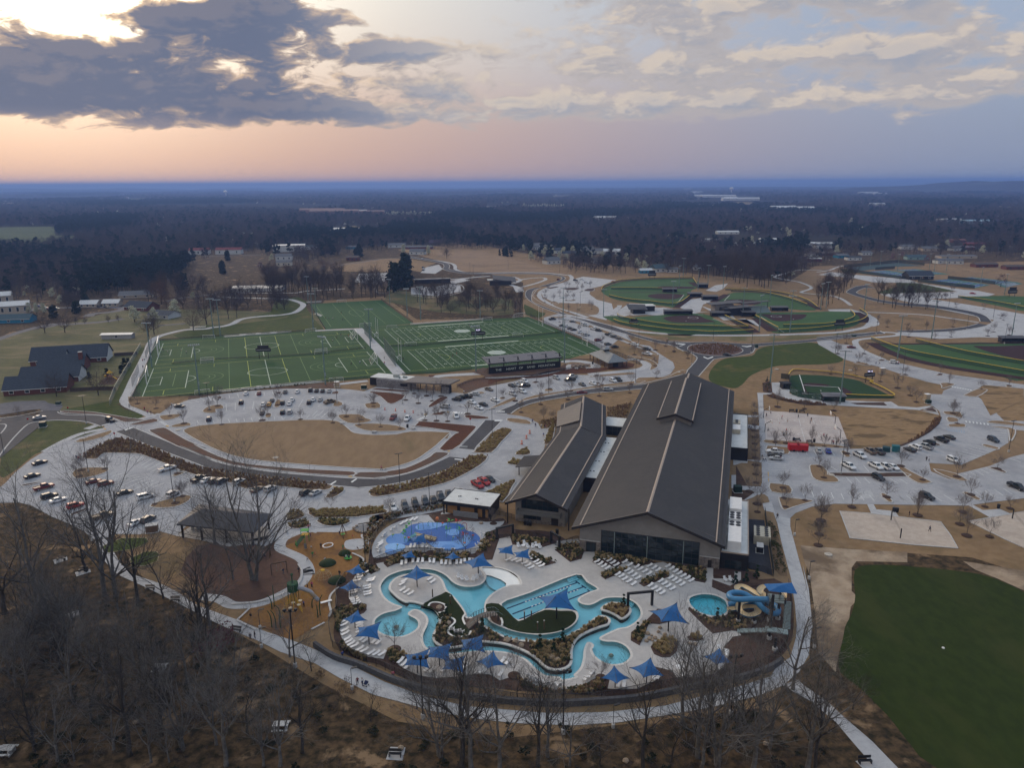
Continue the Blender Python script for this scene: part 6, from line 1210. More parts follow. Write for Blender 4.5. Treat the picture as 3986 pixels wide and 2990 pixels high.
# woodland beyond: one mass
def scatter(name,pts,kinds,label=None):
 me=bpy.data.meshes.new(name);me.from_pydata([p[:3]for p in pts],[],[])
 a=me.attributes.new('sc','FLOAT_VECTOR','POINT');a.data.foreach_set('vector',[v for p in pts for v in p[3:6]])
 a=me.attributes.new('rz','FLOAT','POINT');a.data.foreach_set('value',[p[6]for p in pts])
 a=me.attributes.new('ix','INT','POINT');a.data.foreach_set('value',[p[7]for p in pts])
 o=link(name,me,kind='stuff')
 c=bpy.data.collections.new(name+'_kinds')
 for i,m in enumerate(kinds):
  c.objects.link(bpy.data.objects.new('%s_%02d'%(name,i),m))
 g=bpy.data.node_groups.new(name,'GeometryNodeTree')
 g.interface.new_socket('Geometry',in_out='INPUT',socket_type='NodeSocketGeometry');g.interface.new_socket('Geometry',in_out='OUTPUT',socket_type='NodeSocketGeometry')
 N=g.nodes;Lk=g.links
 gi,go=N.new('NodeGroupInput'),N.new('NodeGroupOutput');ip=N.new('GeometryNodeInstanceOnPoints');ci=N.new('GeometryNodeCollectionInfo')
 ci.inputs['Collection'].default_value=c;ci.inputs['Separate Children'].default_value=True;ci.inputs['Reset Children'].default_value=True
 def at(nm,ty):
  n=N.new('GeometryNodeInputNamedAttribute');n.data_type=ty;n.inputs['Name'].default_value=nm;return n.outputs['Attribute']
 ip.inputs['Pick Instance'].default_value=True
 Lk.new(gi.outputs[0],ip.inputs['Points']);Lk.new(ci.outputs[0],ip.inputs['Instance']);Lk.new(at('ix','INT'),ip.inputs['Instance Index']);Lk.new(at('sc','FLOAT_VECTOR'),ip.inputs['Scale'])
 cx=N.new('ShaderNodeCombineXYZ');Lk.new(at('rz','FLOAT'),cx.inputs[2]);Lk.new(cx.outputs[0],ip.inputs['Rotation'])
 Lk.new(ip.outputs[0],go.inputs[0])
 md=o.modifiers.new('scatter','NODES');md.node_group=g
 return o
from mathutils import noise as mnoise
def far_mesh(seed,n,h,rad,z0,size,prof,cm,trunk=True,sliver=False):
 f_=fluff(seed,n,h,rad,z0,size,prof,sliver=sliver)
 if trunk:
  f_.tube([(0,0,-1),(0,0,z0+h*.4)],[.3,.15],3,False)
 return f_.mesh('far_tree',cm)
KF=[far_mesh(300+i,300,9.5,4.4,4.0,.42,lambda t:1-.7*t*t,m,sliver=True)for i,m in enumerate((bark_brown,MT['mauve_twigs'],bark_brown,mat('grey_twigs',(.105,.092,.083),(.075,.066,.062),.8,.95,.05,coord='obj')))]
KF+=[far_mesh(310+i,260,10,4.0,5.0,.80,lambda t:.95-.5*t,pinem)for i in range(2)]
KF+=[far_mesh(320,170,6,3.4,2.0,.6,lambda t:1-.7*t*t,blos),far_mesh(321,220,8,4.2,3,.42,lambda t:1-.7*t*t,redm,sliver=True)]
CLEAR=[P('D -40,236 -60,144 12,131 40,128 68,128 86,112 112,109 128,115 140,112 154,109 180,106 192,104 218,108 238,115 260,118 296,118 312,120 340,121 348,117 360,113 378,110 412,109 442,110 480,112 520,340 -80,340')]
for q in('A -80,130 60,128 146,127 148,133 118,138 122,147 184,148 96,171 30,174 0,168 -80,170','B 258,137 288,129 320,125 340,131 398,129 382,139 320,145 260,147','DD 160,56 224,62 300,64 300,72 292,88 276,88 254,74 170,70','DD 312,90 432,92 430,98 312,96','A 276,68 315,66 312,74 276,76','C 298,62 344,61 338,66 310,68','C 164,80 230,79 230,88 164,88','C 414,67 430,66 430,70 414,70','E 94,55 150,58 148,61 94,60','B 200,94 390,96 390,105 200,105','B 260,200 442,192 442,226 264,226','A 266,270 442,250 442,280 280,300','E 140,200 240,192 442,200 442,220 180,208'):
 CLEAR.append(P(q))
OPEN=[P(q)for q in('C -8,172 120,176 260,180 442,180 DD 0,186 100,200 100,230 0,230 C 300,226 200,192 100,186','DD 180,140 340,138 442,140 E 100,152 340,152 460,180 460,200 100,200 0,202 DD 380,172 300,172 180,166','B 100,168 250,172 442,166 C 60,180 B 420,198 280,200 140,216 100,190')]
for o in S.objects:
 if o.name.startswith(('blossom_tree','pink_bl')):
  KEEP.append((o.location.x,o.location.y,4.5*o.scale.x))
KB_={}
for x,y,w in KEEP:
 d=sqrt(x*x+y*y);a=atan2(x,y)
 for k in range(int((a-w/d)*100)-1,int((a+w/d)*100)+2):
  KB_.setdefault(k,[]).append((a,d,w))
pts=[];r=random.Random(5);amin,amax=radians(-39),radians(39)
def fine(x,y,s):
 return mnoise.noise(Vector((x/s,y/s,.3)))
for d0,d1,cell,sw,sh in((430,1400,8.0,1.0,1.0),(1400,2800,11,1.2,1.0),(2800,5200,21,2.0,1.05),(5200,9000,42,3.6,1.15),(9000,15000,80,6.5,1.3)):
 n=int(.5*(d1**2-d0**2)*(amax-amin)/cell**2)
 for i in range(n):
  d=sqrt(r.uniform(d0*d0,d1*d1));a=r.uniform(amin,amax);x,y=d*sin(a),d*cos(a)
  f1,f2=fine(x,y,110+d*.08),fine(x+900,y-300,330+d*.1)
  if f2<-.34 and d>1200 or any(inpoly(x,y,c)for c in CLEAR if d<1100 or c is not CLEAR[0]):
   continue
  if d<1400 and any(inpoly(x,y,c)for c in OPEN)and r.random()<.30:
   continue
  if f1>.27+r.uniform(-.12,.12)or r.random()<.05:
   ix=4+(i&1)
  else:
   ix=r.choice((0,1,2,3,0,1))if r.random()>.045 else r.choice((6,7,7,4))
  if any(abs(a-ka)*d<kw+2 and kd-26-kd*.025<d<kd+kw+6 for ka,kd,kw in KB_.get(int(a*100),())):
   continue
  s_=r.uniform(.65,1.15)*(.85 if ix==6 else 1)
  pts.append((x,y,drop(d)-.3,s_*sw*r.uniform(.9,1.2),s_*sw*r.uniform(.9,1.2),s_*sh*1.05,r.uniform(0,6.28),ix))
wl=scatter('woodland',pts,KF);NWOOD=len(pts)
KB=[far_mesh(330+i,130,1.0,1.0,.1,.13,lambda t:1-.6*t,m,False,sl_)for i,(m,sl_)in enumerate(((bark_brown,True),(mat('dull_evergreen',(.022,.028,.014),(.015,.02,.010),2,.9,coord='obj'),False),(mat('dry_bracken',(.12,.082,.045),(.09,.062,.036),2,.9,coord='obj'),True)))]
pts=[];pl=P('X -60,100 140,50 240,52 340,112 420,152 a 140,112 260,160 442,192 b 180,196 360,166 430,144 c 20,212 140,350 D 300,360 0,360 -40,300')
for i in range(9000):
 x,y=r.uniform(-170,90),r.uniform(70,240)
 if inpoly(x,y,pl)and fine(x,y,14)>-.25:
  pts.append((x,y,0,*([r.uniform(.5,1.3)]*2),r.uniform(.4,1.5),r.uniform(0,6),r.choice((0,0,1,2))))
scatter('undergrowth',pts,KB)
def tuft(seed,n,h,rad,m):
 rr_=random.Random(seed);mb=MB()
 for i in range(n):
  a=rr_.uniform(0,6.28);l=rr_.uniform(.6,1)*h;o=rr_.uniform(.3,1)*rad;b=Vector((cos(a)*.12,sin(a)*.12,0));t=Vector((cos(a)*o,sin(a)*o,l));s_=Vector((-sin(a),cos(a),0))*.05
  mid=b.lerp(t,.55)+Vector((0,0,l*.16));mb.add([b-s_,b+s_,mid+s_,mid-s_,t],[(0,1,2,3),(3,2,4)])
 return mb.mesh('tuft',m)
straw=mat('straw_grass',(.42,.31,.16),(.32,.235,.12),1.5,.9,coord='obj');rust=mat('russet_grass',(.25,.15,.085),(.19,.115,.068),1.5,.9,coord='obj');gold=mat('golden_grass',(.40,.31,.13),(.31,.24,.10),1.5,.9,coord='obj');sage=mat('sage_shrub',(.075,.085,.035),(.05,.06,.025),1.5,.9,coord='obj')
KT=[tuft(400,34,.72,.5,straw),tuft(401,34,.8,.42,rust),tuft(402,34,.66,.5,gold),far_mesh(403,60,.45,.42,.08,.10,lambda t:1-.4*t,sage,False)]
BEDS=[('L 176,73 184,64 206,52 230,39 254,32 276,33 320,48 368,70 406,86 442,98 M 90,102 180,115 240,120 320,130 312,141 266,140 200,133 140,138 112,127 60,116 0,99 L 400,105 360,87 304,65 280,62 224,62 212,73',1400,(1,1,1,0)),('N 21,150 36,139 88,131 152,115 192,99 238,70 276,70 258,89 216,113 180,128 104,145 40,156',620,(1,0,2)),('N 247,61 288,21 312,11 327,15 304,39 284,61',300,(2,0,0)),('N 335,66 348,56 360,53 366,64 352,67',60,(2,)),('N 319,86 330,77 347,80 344,89 328,88',50,(2,)),('N 262,153 333,122 328,134 308,168',170,(2,0)),('M 277,186 300,186 442,181 N 48,182 56,192 0,199 M 380,201 290,202',420,(2,2,0)),('M 232,197 240,190 260,188 268,200 232,210',60,(0,2)),('M 234,217 270,208 279,217 256,226 240,224',70,(2,0,3)),('M 298,207 365,207 358,216 332,220 312,218',150,(2,3,2)),('M 314,158 340,138 353,142 348,149',60,(2,1)),('M 410,150 420,139 442,136 442,154',50,(2,0)),('N 418,-8 419,11 411,39 397,42 408,12',110,(2,2)),('I 110,272 148,266 150,280 128,284',90,(0,1)),('I 257,244 307,233 295,268 258,274',260,(1,0)),('N 24,204 180,176 184,180 160,188 100,196 60,210 30,240 20,280 6,290 12,240',260,(3,0,1)),('N 0,296 20,306 40,316 26,326 0,332',60,(0,3)),('N 54,296 80,288 180,290 230,284 240,296 180,300 100,294 60,308',150,(0,3)),('N 268,238 290,234 294,246 270,280 252,278',60,(0,3)),('N 326,242 410,252 384,264 332,258',130,(0,3)),('T 207,94 220,80 268,76 280,97 274,116 245,124',110,(0,3)),('T 145,103 208,126 182,133 141,118',90,(0,3)),('T 304,124 312,101 400,113 458,124 420,138 394,121',170,(0,3)),('T 325,160 378,139 391,146 336,168',70,(0,3)),('W 23,42 80,18 93,26 34,50',60,(3,0)),('W 99,2 156,37 178,41 180,9',80,(0,3)),('S 140,128 170,114 280,118 352,118 340,136 220,134 160,140',90,(0,3)),('S 4,260 30,250 80,252 80,262 50,280 20,300',70,(0,3)),('U 0,30 20,20 18,50 12,70 18,100 50,130 84,144 76,152 20,120',110,(0,3,2)),('U 276,28 300,36 308,44 296,60 294,80 320,90 356,76 370,50 398,69 420,80 431,100 360,99 320,112 296,113 262,100 258,88',150,(0,3,3)),('V 68,88 94,96 128,100 172,101 212,97 242,88 262,76 284,64 300,52 320,38 340,40 344,48 320,60 288,74 264,88 252,104 246,124 246,148 230,167 210,170 176,156 142,128 140,104',330,(0,0,3)),('T 330,248 352,234 380,236 398,248 388,266 377,270 360,260',60,(0,)),('W 51,192 76,176 100,174 114,180 96,214 76,214',110,(2,0)),('W 138,168 162,165 171,174 158,177',36,(2,0)),('W 6,174 32,138 50,136 26,184',60,(0,3)),('W 140,106 180,144 268,156 312,128 236,114 216,126 190,126',100,(0,3)),('V 108,190 152,217 210,228 280,216 320,197 340,224 280,236 180,234 120,220',160,(0,3,1)),('U 139,121 170,126 192,138 160,154 144,150',50,(0,3)),('J 214,216 264,227 338,234 338,237 280,233 220,220',110,(1,)),('Q 252,72 265,70 258,84 236,104 200,122 172,130 200,118 230,100',150,(1,)),('J 45,114 60,107 110,104 144,110 158,118 140,126 100,129 60,125',420,(1,)),('R 158,98 174,112 190,164 201,218 188,218 172,200',60,(3,)),('G 132,216 220,209 390,191 390,193 220,211 140,218',70,(3,)),('J 204,190 219,187 224,208 220,210 206,208',30,(1,3))]
pts=[]
for q,n,kk in BEDS:
 pl=P(q);xs=[p.x for p in pl];ys=[p.y for p in pl];c=0;t=0
 while c<n and t<n*12:
  t+=1;x,y=r.uniform(min(xs),max(xs)),r.uniform(min(ys),max(ys))
  if inpoly(x,y,pl):
   c+=1;s_=r.uniform(.7,1.25);pts.append((x,y,.2,s_,s_,s_*r.uniform(.8,1.2),r.uniform(0,6.28),r.choice(kk)))
scatter('ornamental_grass',pts,KT)
YT=[]
for i,(h,sp)in enumerate(((5.2,.75),(4.6,.9),(6.0,.6))):
 t_,c_=bare_tree(500+i,h,sp,.33,3,kids=(6,5,4),r0=.06,sides=4)
 k_=kit('young_tree','x','tree',t_,c_,bark_brown,mat('grey_young_twigs',(.16,.135,.125),(.12,.10,.095),2,.9,coord='obj'))
 MB().lathe((0,0,.2),[(1.25,0),(1.15,.1),(.5,.2),(.05,.22)],14).build('mulch_ring',mat('ring_mulch',(.062,.036,.025),(.045,.027,.02),3,.95),k_.root);YT.append(k_)
YL=(('bare young tree with a mulch ring in the oval lawn border','H 53,275 110,280 156,284 198,288 82,262 115,269 140,240 140,233 G 201,279 288,270 370,268 440,276'),('bare young tree with a mulch ring in the west car park islands','L 176,101 226,98 172,114 333,174 378,172 393,158 382,108 F 336,244 366,261 396,277 38,258 G 20,234 174,248 192,239 321,237 301,257 324,210 196,220 M 6,157 249,193 326,186'),('bare young tree on the gatehouse forecourt','H 228,212 255,217 286,218 210,226 237,233 267,228 180,212 251,270 276,271 300,272 343,256 290,253'),('bare young tree with a mulch ring along the ring road east of the grandstand','I 58,228 32,221 71,252 113,235 172,225 239,217 305,210 178,207 114,212 133,202 104,187 234,173 236,189 245,193 308,192 315,128 245,102 196,80 154,58 359,152 330,139 120,270 140,270'),('bare young tree with a mulch ring on the straw bank by the roundabout','I 306,105 360,118 382,110 400,120 430,136 363,178 J 13,122 43,136 33,183'),('bare young tree with a mulch ring on the verge below the ball fields','K 41,126 86,144 103,150 98,126 60,104 187,171 281,191 350,202 410,195 262,170 136,139 290,255 299,277'),('bare young tree on the straw slope around the small ball field','K 26,170 79,172 133,186 170,200 197,216 210,230'),('bare young tree with a mulch ring along the basketball court','P 120,124 144,126 198,131 226,133 252,134 125,47 183,51 246,55 275,149'),('bare young tree in the lawn strip beside the recreation hall','P 76,113 76,127 76,141 77,157 78,173 78,193 79,211 64,230 81,257 82,274 76,60 75,86 75,99'),('bare young tree with a mulch ring in the east car park islands','P 215,176 225,200 137,222 139,244 184,249 143,263 360,242 120,137 Q 177,175 224,205 298,198 328,237 385,181 288,62 60,148'),('bare young tree with a mulch ring around the sand courts','P 223,270 285,263 218,292 214,321 426,281 R 268,128 268,152 Q 213,281 311,274 304,300 319,325 358,262 412,266 368,327 5,292 2,322'),('bare young tree in the far loop car park','C 307,290 320,278 288,276 334,287 350,286 339,277 368,268 358,258 340,258 333,260 386,258 383,299 389,307 288,292 269,280 339,312 295,266'),('bare young tree beside the right loop road','K 41,126 128,58 148,68 192,72 232,76 289,68 250,94 194,90 285,90 364,88 377,79 410,86 392,50 398,54 356,30 296,26 273,8 E 174,280 233,288 246,276 260,276 273,284 288,272'),('small bare tree among the pool deck planters','U 157,120 S 250,116 340,118 56,248 V 325,193 100,188 N 64,195 288,216'))
cnt=0
for lb,q in YL:
 for p in P(q):
  YT[cnt%3].put(p,RN.uniform(0,6),lb,'young trees: '+lb.split(' tree ')[1][:40],RN.uniform(.75,1.1));cnt+=1
arb=kit('arborvitae','x','shrub',stem(.5,.06),fluff(520,260,2.3,.55,.15,.13,lambda t:1-.8*t),bark_dark,mat('arborvitae_green',(.022,.045,.02),(.015,.032,.015),2,.9,coord='obj'))
for q,lb,s_ in(('V 166,120','slim evergreen on the river island, left of three',1.1),('V 202,128','slim evergreen on the river island, middle of three',1.0),('V 224,105','slim evergreen on the river island, right of three',1.15),('V 18,80','slim evergreen below the timber bridge',1.1),('T 382,240','slim evergreen on the small crescent island',.95),('V 418,82','slim evergreen in the rock garden planter',.95),('W 205,132','slim evergreen below the slide pool',1.0),('W 248,47','slim evergreen beside the slide, left of three',1.1),('W 273,43','slim evergreen beside the slide, middle of three',1.1),('W 298,32','slim evergreen beside the slide, right of three',1.1),('S 290,282','small evergreen in the left turf planter',1.0),('U 382,72','small evergreen left of the timber bridge',1.0),('J 213,187','x',.9)):
 arb.put(P1(q),0,lb if lb!='x' else 'small evergreen beside the small ball field',None,s_*1.25)
# vehicles
tyre=flat('tyre_rubber',(.015,.015,.016),.8);rim=flat('alloy_rim',(.34,.34,.35),.4,.5,.6);lampw=flat('headlamp',(.42,.43,.44),.4,.4);lampr=flat('tail_lamp',(.28,.012,.010),.3,.5)
def paint(n,c):
 m=mat('paint_'+n,c,tuple(x*.93 for x in c),2,.42,.4,coord='obj');return m
PAINT={'w':('white',(.66,.67,.68)),'s':('silver',(.36,.37,.38)),'k':('black',(.013,.013,.015)),'g':('grey',(.075,.078,.085)),'r':('red',(.36,.018,.022)),'d':('dark red',(.13,.014,.018)),'b':('bright blue',(.02,.05,.26)),'n':('dark blue',(.022,.034,.052)),'y':('yellow',(.62,.33,.03)),'t':('brown',(.15,.115,.085)),'e':('pale green',(.38,.45,.40))}
PM={k:paint(v[0].replace(' ','_'),v[1])for k,v in PAINT.items()}
def car_kit(name,cat_,hull,cab,wb,wr,bed=None):
 r=thing(name,'x',cat_);b=MB();rows=[]
 for x,w,z0,z1 in hull:
  rows.append([(x,-w*.9,z0),(x,-w,z0+(z1-z0)*.35),(x,-w*.97,z1-.1),(x,-w*.86,z1),(x,w*.86,z1),(x,w*.97,z1-.1),(x,w,z0+(z1-z0)*.35),(x,w*.9,z0)])
 n=8;fs=[(i*n+k,i*n+(k+1)%n,(i+1)*n+(k+1)%n,(i+1)*n+k)for i in range(len(rows)-1)for k in range(n)]
 fs+=[tuple(range(n))[::-1],tuple((len(rows)-1)*n+k for k in range(n))]
 b.add([p for q in rows for p in q],fs)
 a0,a1,c0,c1,zb,zr,wb0,wr0=cab
 B_=[(a0,-wb0,zb),(a1,-wb0,zb),(a1,wb0,zb),(a0,wb0,zb)];R_=[(c0,-wr0,zr-.07),(c1,-wr0,zr-.07),(c1,wr0,zr-.07),(c0,wr0,zr-.07)];R2=[(c0+.1,-wr0*.85,zr),(c1-.12,-wr0*.85,zr),(c1-.12,wr0*.85,zr),(c0+.1,wr0*.85,zr)]
 b.add(B_+R_+R2,[(0,1,5,4),(1,2,6,5),(2,3,7,6),(3,0,4,7),(4,5,9,8),(5,6,10,9),(6,7,11,10),(7,4,8,11),(8,9,10,11)])
 b.build('body',PM['w'],r)
 V=[Vector(p)for p in B_+R_]
 def win(i,j,k,l,nm,u0=.08,u1=.92,t0=.12,t1=.94):
  A,B2,C,D_=V[i],V[j],V[k],V[l];f=lambda u,t:A.lerp(B2,u).lerp(D_.lerp(C,u),t)
  nn=(B2-A).cross(D_-A).normalized()*.015
  MB().add([f(u0,t0)+nn,f(u1,t0)+nn,f(u1,t1)+nn,f(u0,t1)+nn],[(0,1,2,3)]).build(nm,glass,r)
 win(1,2,6,5,'windscreen');win(3,0,4,7,'rear_window')
 for s in((0,1,5,4),(2,3,7,6)):
  win(*s,'side_window',.06,.48);win(*s,'side_window',.52,.94)
 W_=hull[2][1]
 for x in(wb/2,-wb/2):
  for s in(-1,1):
   o=MB().tube([(x,s*(W_-.24),wr),(x,s*(W_+.02),wr)],wr,12).build('wheel',tyre,r)
   MB().tube([(x,s*(W_+.02),wr),(x,s*(W_+.035),wr)],wr*.62,8).build('rim',rim,o)
 f,q=hull[-1],hull[0]
 for s in(-1,1):
  MB().box((f[0]-.02,s*f[1]*.72,f[3]-.24),(.10,.36,.13)).build('headlight',lampw,r);MB().box((q[0]+.02,s*q[1]*.76,q[3]-.28),(.10,.24,.2)).build('tail_light',lampr,r)
 if bed:
  MB().box(((bed[0]+bed[1])/2,0,hull[1][3]+.004),(bed[1]-bed[0],W_*1.55,.006)).build('bed_liner',black,r)
  m_=MB()
  for s in(-1,1):
   m_.box(((bed[0]+bed[1])/2,s*W_*.88,hull[1][3]-.02),(bed[1]-bed[0]+.1,.1,.14))
  m_.box((bed[0]-.04,0,hull[1][3]-.02),(.1,W_*1.7,.14));m_.build('bed_side',PM['w'],r)
 return Kit(r)
CK={'S':('saloon car',car_kit('saloon_car','car',((-2.4,.72,.36,.86),(-2.2,.86,.28,.98),(-1.2,.91,.24,.95),(.9,.91,.24,.93),(1.9,.86,.26,.82),(2.4,.68,.34,.66)),(-1.75,1.1,-1.05,.3,.90,1.45,.80,.62),2.8,.33)),'U':('SUV',car_kit('suv','car',((-2.35,.78,.42,1.02),(-2.2,.92,.34,1.1),(-1.2,.95,.30,1.08),(.9,.95,.30,1.06),(1.95,.90,.32,.98),(2.35,.74,.40,.80)),(-2.25,1.15,-2.0,.3,1.04,1.76,.86,.70),2.75,.37)),'V':('minivan',car_kit('minivan','van',((-2.5,.82,.36,1.0),(-2.4,.95,.28,1.1),(-1.2,.98,.24,1.06),(1.0,.98,.24,1.02),(2.1,.92,.26,.86),(2.5,.76,.34,.70)),(-2.42,1.7,-2.25,.55,1.0,1.78,.90,.72),3.0,.35)),'P':('pickup truck',car_kit('pickup_truck','truck',((-2.9,.86,.55,1.1),(-2.75,.97,.46,1.16),(-.8,.99,.42,1.14),(1.3,.99,.42,1.16),(2.5,.95,.44,1.08),(2.9,.84,.5,.92)),(-.75,1.6,-.6,.85,1.1,1.9,.90,.74),3.6,.42,(-2.75,-.85)))}
ORD=('first','second','third','fourth','fifth','sixth','seventh','eighth','ninth','tenth','eleventh','twelfth')
CARS=(('L','in the tree shaded rows of the west car park',1,-.27,'430,435,Sk 350,578,Sk 475,702,Pd 535,798,Uk 630,838,Sw 815,900,Ur 1110,1012,Pt'),('L','in the middle row of the west car park',1,-.25,'1010,638,Sd 1140,662,Ud 1345,758,Sk 1570,802,Vw'),('L','beside the lamp islands of the west car park',1,-.55,'1860,775,Uw 1460,1082,Sw 1600,1048,Ug'),('L','by the grassy strip above the west car park',1,-.3,'1800,500,Pw'),('M','in the row below the planted road strip',1,-.5,'205,612,Pk 290,622,Sw 375,632,Un 455,636,Un 640,642,Us 830,722,St 980,718,Us 1360,760,Uk 1465,758,Ss'),('N','in the slanted row left of the pool house',.35,1,'362,915,Sw 487,898,Ug 597,875,Uk 707,852,Un 797,835,Sk 872,803,Pn 960,772,Sk 1052,742,Ss'),('N','in the short row by the entrance wing',1,.62,'1270,675,Pr 1338,642,Pr 1405,612,Sk'),('F','turning onto the west crossing',1,.3,'1187,1355,Uk'),('F','driving on the curved west road',1,-.15,'425,1328,Ss'),('F','at the lot corner below the soccer pitch',1,.02,'1935,1206,Sk'),('G','in the row along the soccer pitch hedge',.25,-1,'1265,1066,Sw 1407,1066,Sd 1688,1050,Sg 1818,1046,Sw 1960,1032,Uk 2025,1036,Sk 2090,1038,Sk 2160,1040,Ss'),('G','in the double row of the north car park',.35,-1,'1215,1166,Uk 1450,1186,Sw 1515,1186,Sy 1545,1142,Sg 1658,1170,Uk 1733,1177,Sw 1762,1134,Sw 1945,1167,Uk 1990,1132,Sw 2065,1132,Ss'),('G','beside the kidney island of the north car park',1,-.3,'2165,1160,Pt'),('G','in the row above the oval lawn',.3,-1,'868,1347,Un 1440,1278,Sg 1660,1272,Uk 1737,1270,Us'),('H','crossing below the gatehouse forecourt',-.7,.8,'915,1330,Pd 1070,1340,Pw'),('H','driving towards the red bark bed',.35,1,'1592,1312,Vw'),('H','by the gatehouse car park corner',-1,-.1,'1468,1210,Us 1600,1132,Uk 1640,1112,Uk 1700,1104,Pk 1790,1072,Ss'),('H','in the bays right of the gatehouse',1,.28,'1945,1022,St 1760,1162,Sw 1885,1186,Sk 1835,1224,Sw 2010,1137,Sw'),('I','in the upper row below the grandstand',1,.4,'255,982,Sk 305,972,Ss 355,957,Ss 395,937,Uw'),('I','in the middle lane below the grandstand',-1,.08,'390,990,Pk 905,886,Ps 880,922,Pk'),('I','in the lower row below the grandstand',.9,.35,'265,1072,Uw 372,1047,Uw 735,899,Us 1013,970,Sg 1128,957,Sw 1345,929,Uw 1395,920,Pk'),('I','driving on the ring road behind the hall',1,.0,'1010,1056,Sd 1290,1024,Us'),('I','in the long row beside the football field',1,-.12,'692,264,Pk 798,332,Sk 843,342,Uw 885,364,Sk 922,377,Sk 990,405,Uw 1035,428,Us 1058,434,Us 1183,492,Ud 1290,537,Ug 1365,564,Uk'),('I','in the long row along the straw verge',1,.12,'910,290,Sg 1030,320,Uw 1048,332,Us 1140,370,Pw 1190,387,Uk 1305,434,Pk 1345,450,Us 1365,457,Ug 1412,474,St 1580,540,Uw 1708,590,Uk 1708,642,Pw'),('J','driving round the roundabout',1,.08,'635,648,Sk'),('J','driving through the right upper car park',1,.03,'1975,567,Sd'),('C','in the far loop car park',1,.05,'1770,1226,Uk 1838,1214,Sw 1885,1250,Uw 2180,1240,Sr'),('C','driving on the far loop road',1,-.3,'1585,1219,Ud'),('C','at the far works yard',1,-.3,'120,992,Sw 130,1086,Uk 135,1101,Uw 130,1116,Sk'),('E','by the tennis courts',1,.05,'690,1252,Ss 1660,1367,Sr 320,1007,Sw 390,1007,Sw'),('K','stopped beside the big ball field verge',1,.08,'815,730,Uw'),('P','nosed up to the hall lawn strip',-1,-.08,'600,732,Pw 592,768,Sk 610,802,Ss'),('P','in the row below the basketball court',-.3,-1,'1070,717,Ss 1172,722,Sb'),('P','in the lane right of the court lamp',1,.5,'1510,772,Pw 1390,888,Pw 1680,888,Pw 1870,896,Sw'),('P','backed along the straw field edge',-.9,-.55,'1620,727,Pt 1715,732,Pg 1780,893,Pw'),('P','alone below the mulch median',.9,.45,'1710,1012,Uk'),('Q','in the row along the curved hedge',-.9,-.36,'980,707,Sk 1040,682,Uw 1150,677,Ps 1190,632,Uk 1320,602,Pk 1405,572,Sk'),('Q','in the east end of the right car park',1,.42,'1880,602,Un 1450,822,Uw 1165,1217,Uk 2130,1112,Pk'),('A','in the small lot by the apartments',1,.1,'425,1502,Sb 460,1507,Sw 490,1522,Sw 520,1532,Sd 615,1527,Se 1050,1507,Sk 1145,1512,Sk'))
for fr_,where,dx,dy,lst in CARS:
 es=[e.split(',')for e in lst.split()];es.sort(key=lambda e:float(e[0]));tot={}
 for e in es:
  tot[e[2]]=tot.get(e[2],0)+1
 seen={}
 for x,y,tc in es:
  x,y=float(x),float(y);tn,K_=CK[tc[0]];p=pt(fr_,x,y,.13);h=ang(p,pt(fr_,x+dx*20,y+dy*20,.13))
  seen[tc]=seen.get(tc,0)+1
  lb='%s %s %s'%(PAINT[tc[1]][0],tn,where)
  if tot[tc]>1:
   lb+=', %s from left'%ORD[seen[tc]-1]
  o=K_.put(p,h,lb,'vehicles '+where)
  for ch in o.children:
   if ch.name.startswith(('body','bed_side')):
    recolor(ch,0,PM[tc[1]])
# lamps, goals, fences, site furniture
def floodlight():
 r=thing('floodlight','x','floodlight');MB().tube([(0,0,0),(0,0,12),(0,0,23.5)],[.34,.27,.17],7).build('pole',tealpole,r)
 MB().box((0,0,23.2),(4.6,.18,.18)).build('crossarm',galv,r);MB().box((.3,0,4.5),(.4,.6,1.6)).build('control_box',galv,r)
 for i in range(6):
  o=MB().box((0,0,-.35),(.55,.4,.6),top=(.7,.8)).build('lamp',mat('lamp_housing',(.42,.46,.50),(.36,.40,.44),2),r);o.location=(-2.1+i*.84,-.25,23.4);o.rotation_euler=(.5,0,0)
 return Kit(r)
FLK=floodlight()
for g_,q in(('around the soccer pitches','F 327,154 G 153,215 198,89 424,193'),('between soccer and football fields','H 134,116 F 460,86'),('around the football fields','H 242,53 213,44 361,164 I 161,84 164,145 C 327,320'),('of the north soccer turf','B 239,320 221,288 397,296 434,322 H 370,50 G 398,72'),('of the upper ball fields','DD 134,260 143,240 175,266 196,259 229,262 330,286 120,302 375,328 271,320 I 248,47'),('of the lower ball fields','J 262,80 196,78 340,28 422,34'),('around the small ball field','J 220,188 370,234'),('around the right hand ball field','K 98,35 4,32 243,94 170,136 416,86 460,120'),('of the tennis courts','E 110,220 132,216 170,224 238,222 275,224 248,230 348,258 400,276')):
 ps=P(q);ps.sort(key=lambda p:p.x/p.y)
 for i,p in enumerate(ps):
  far_=p.length>520
  FLK.put(p,RN.uniform(-.5,.5)+(0 if i%2 else pi/2*.2),'tall %sfloodlight mast %s, %s from the left'%('far ' if far_ else '',g_,ORD[i]),'floodlight masts '+g_,.75 if 'tennis' in g_ else(.85 if far_ else 1))
def lamp(name,h,heads,lab,r0=.1,base=True):
 r=thing(name,'x','lamp post');MB().tube([(0,0,.5),(0,0,h)],[r0,r0*.75],6).build('pole',black,r)
 if base:
  MB().lathe((0,0,0),[(.32,0),(.32,.75),(.26,.8)],8).build('footing',kerbm,r)
 for i in range(heads):
  a=i*2*pi/heads;o=MB().box((.65,0,h-.1),(1.1,.42,.14)).build('lamp_head',black,r);o.rotation_euler=(0,0,a)
 return Kit(r)
PLK=lamp('car_park_lamp',11.6,2,'');WLK=lamp('path_lamp',4.6,1,'',.065)
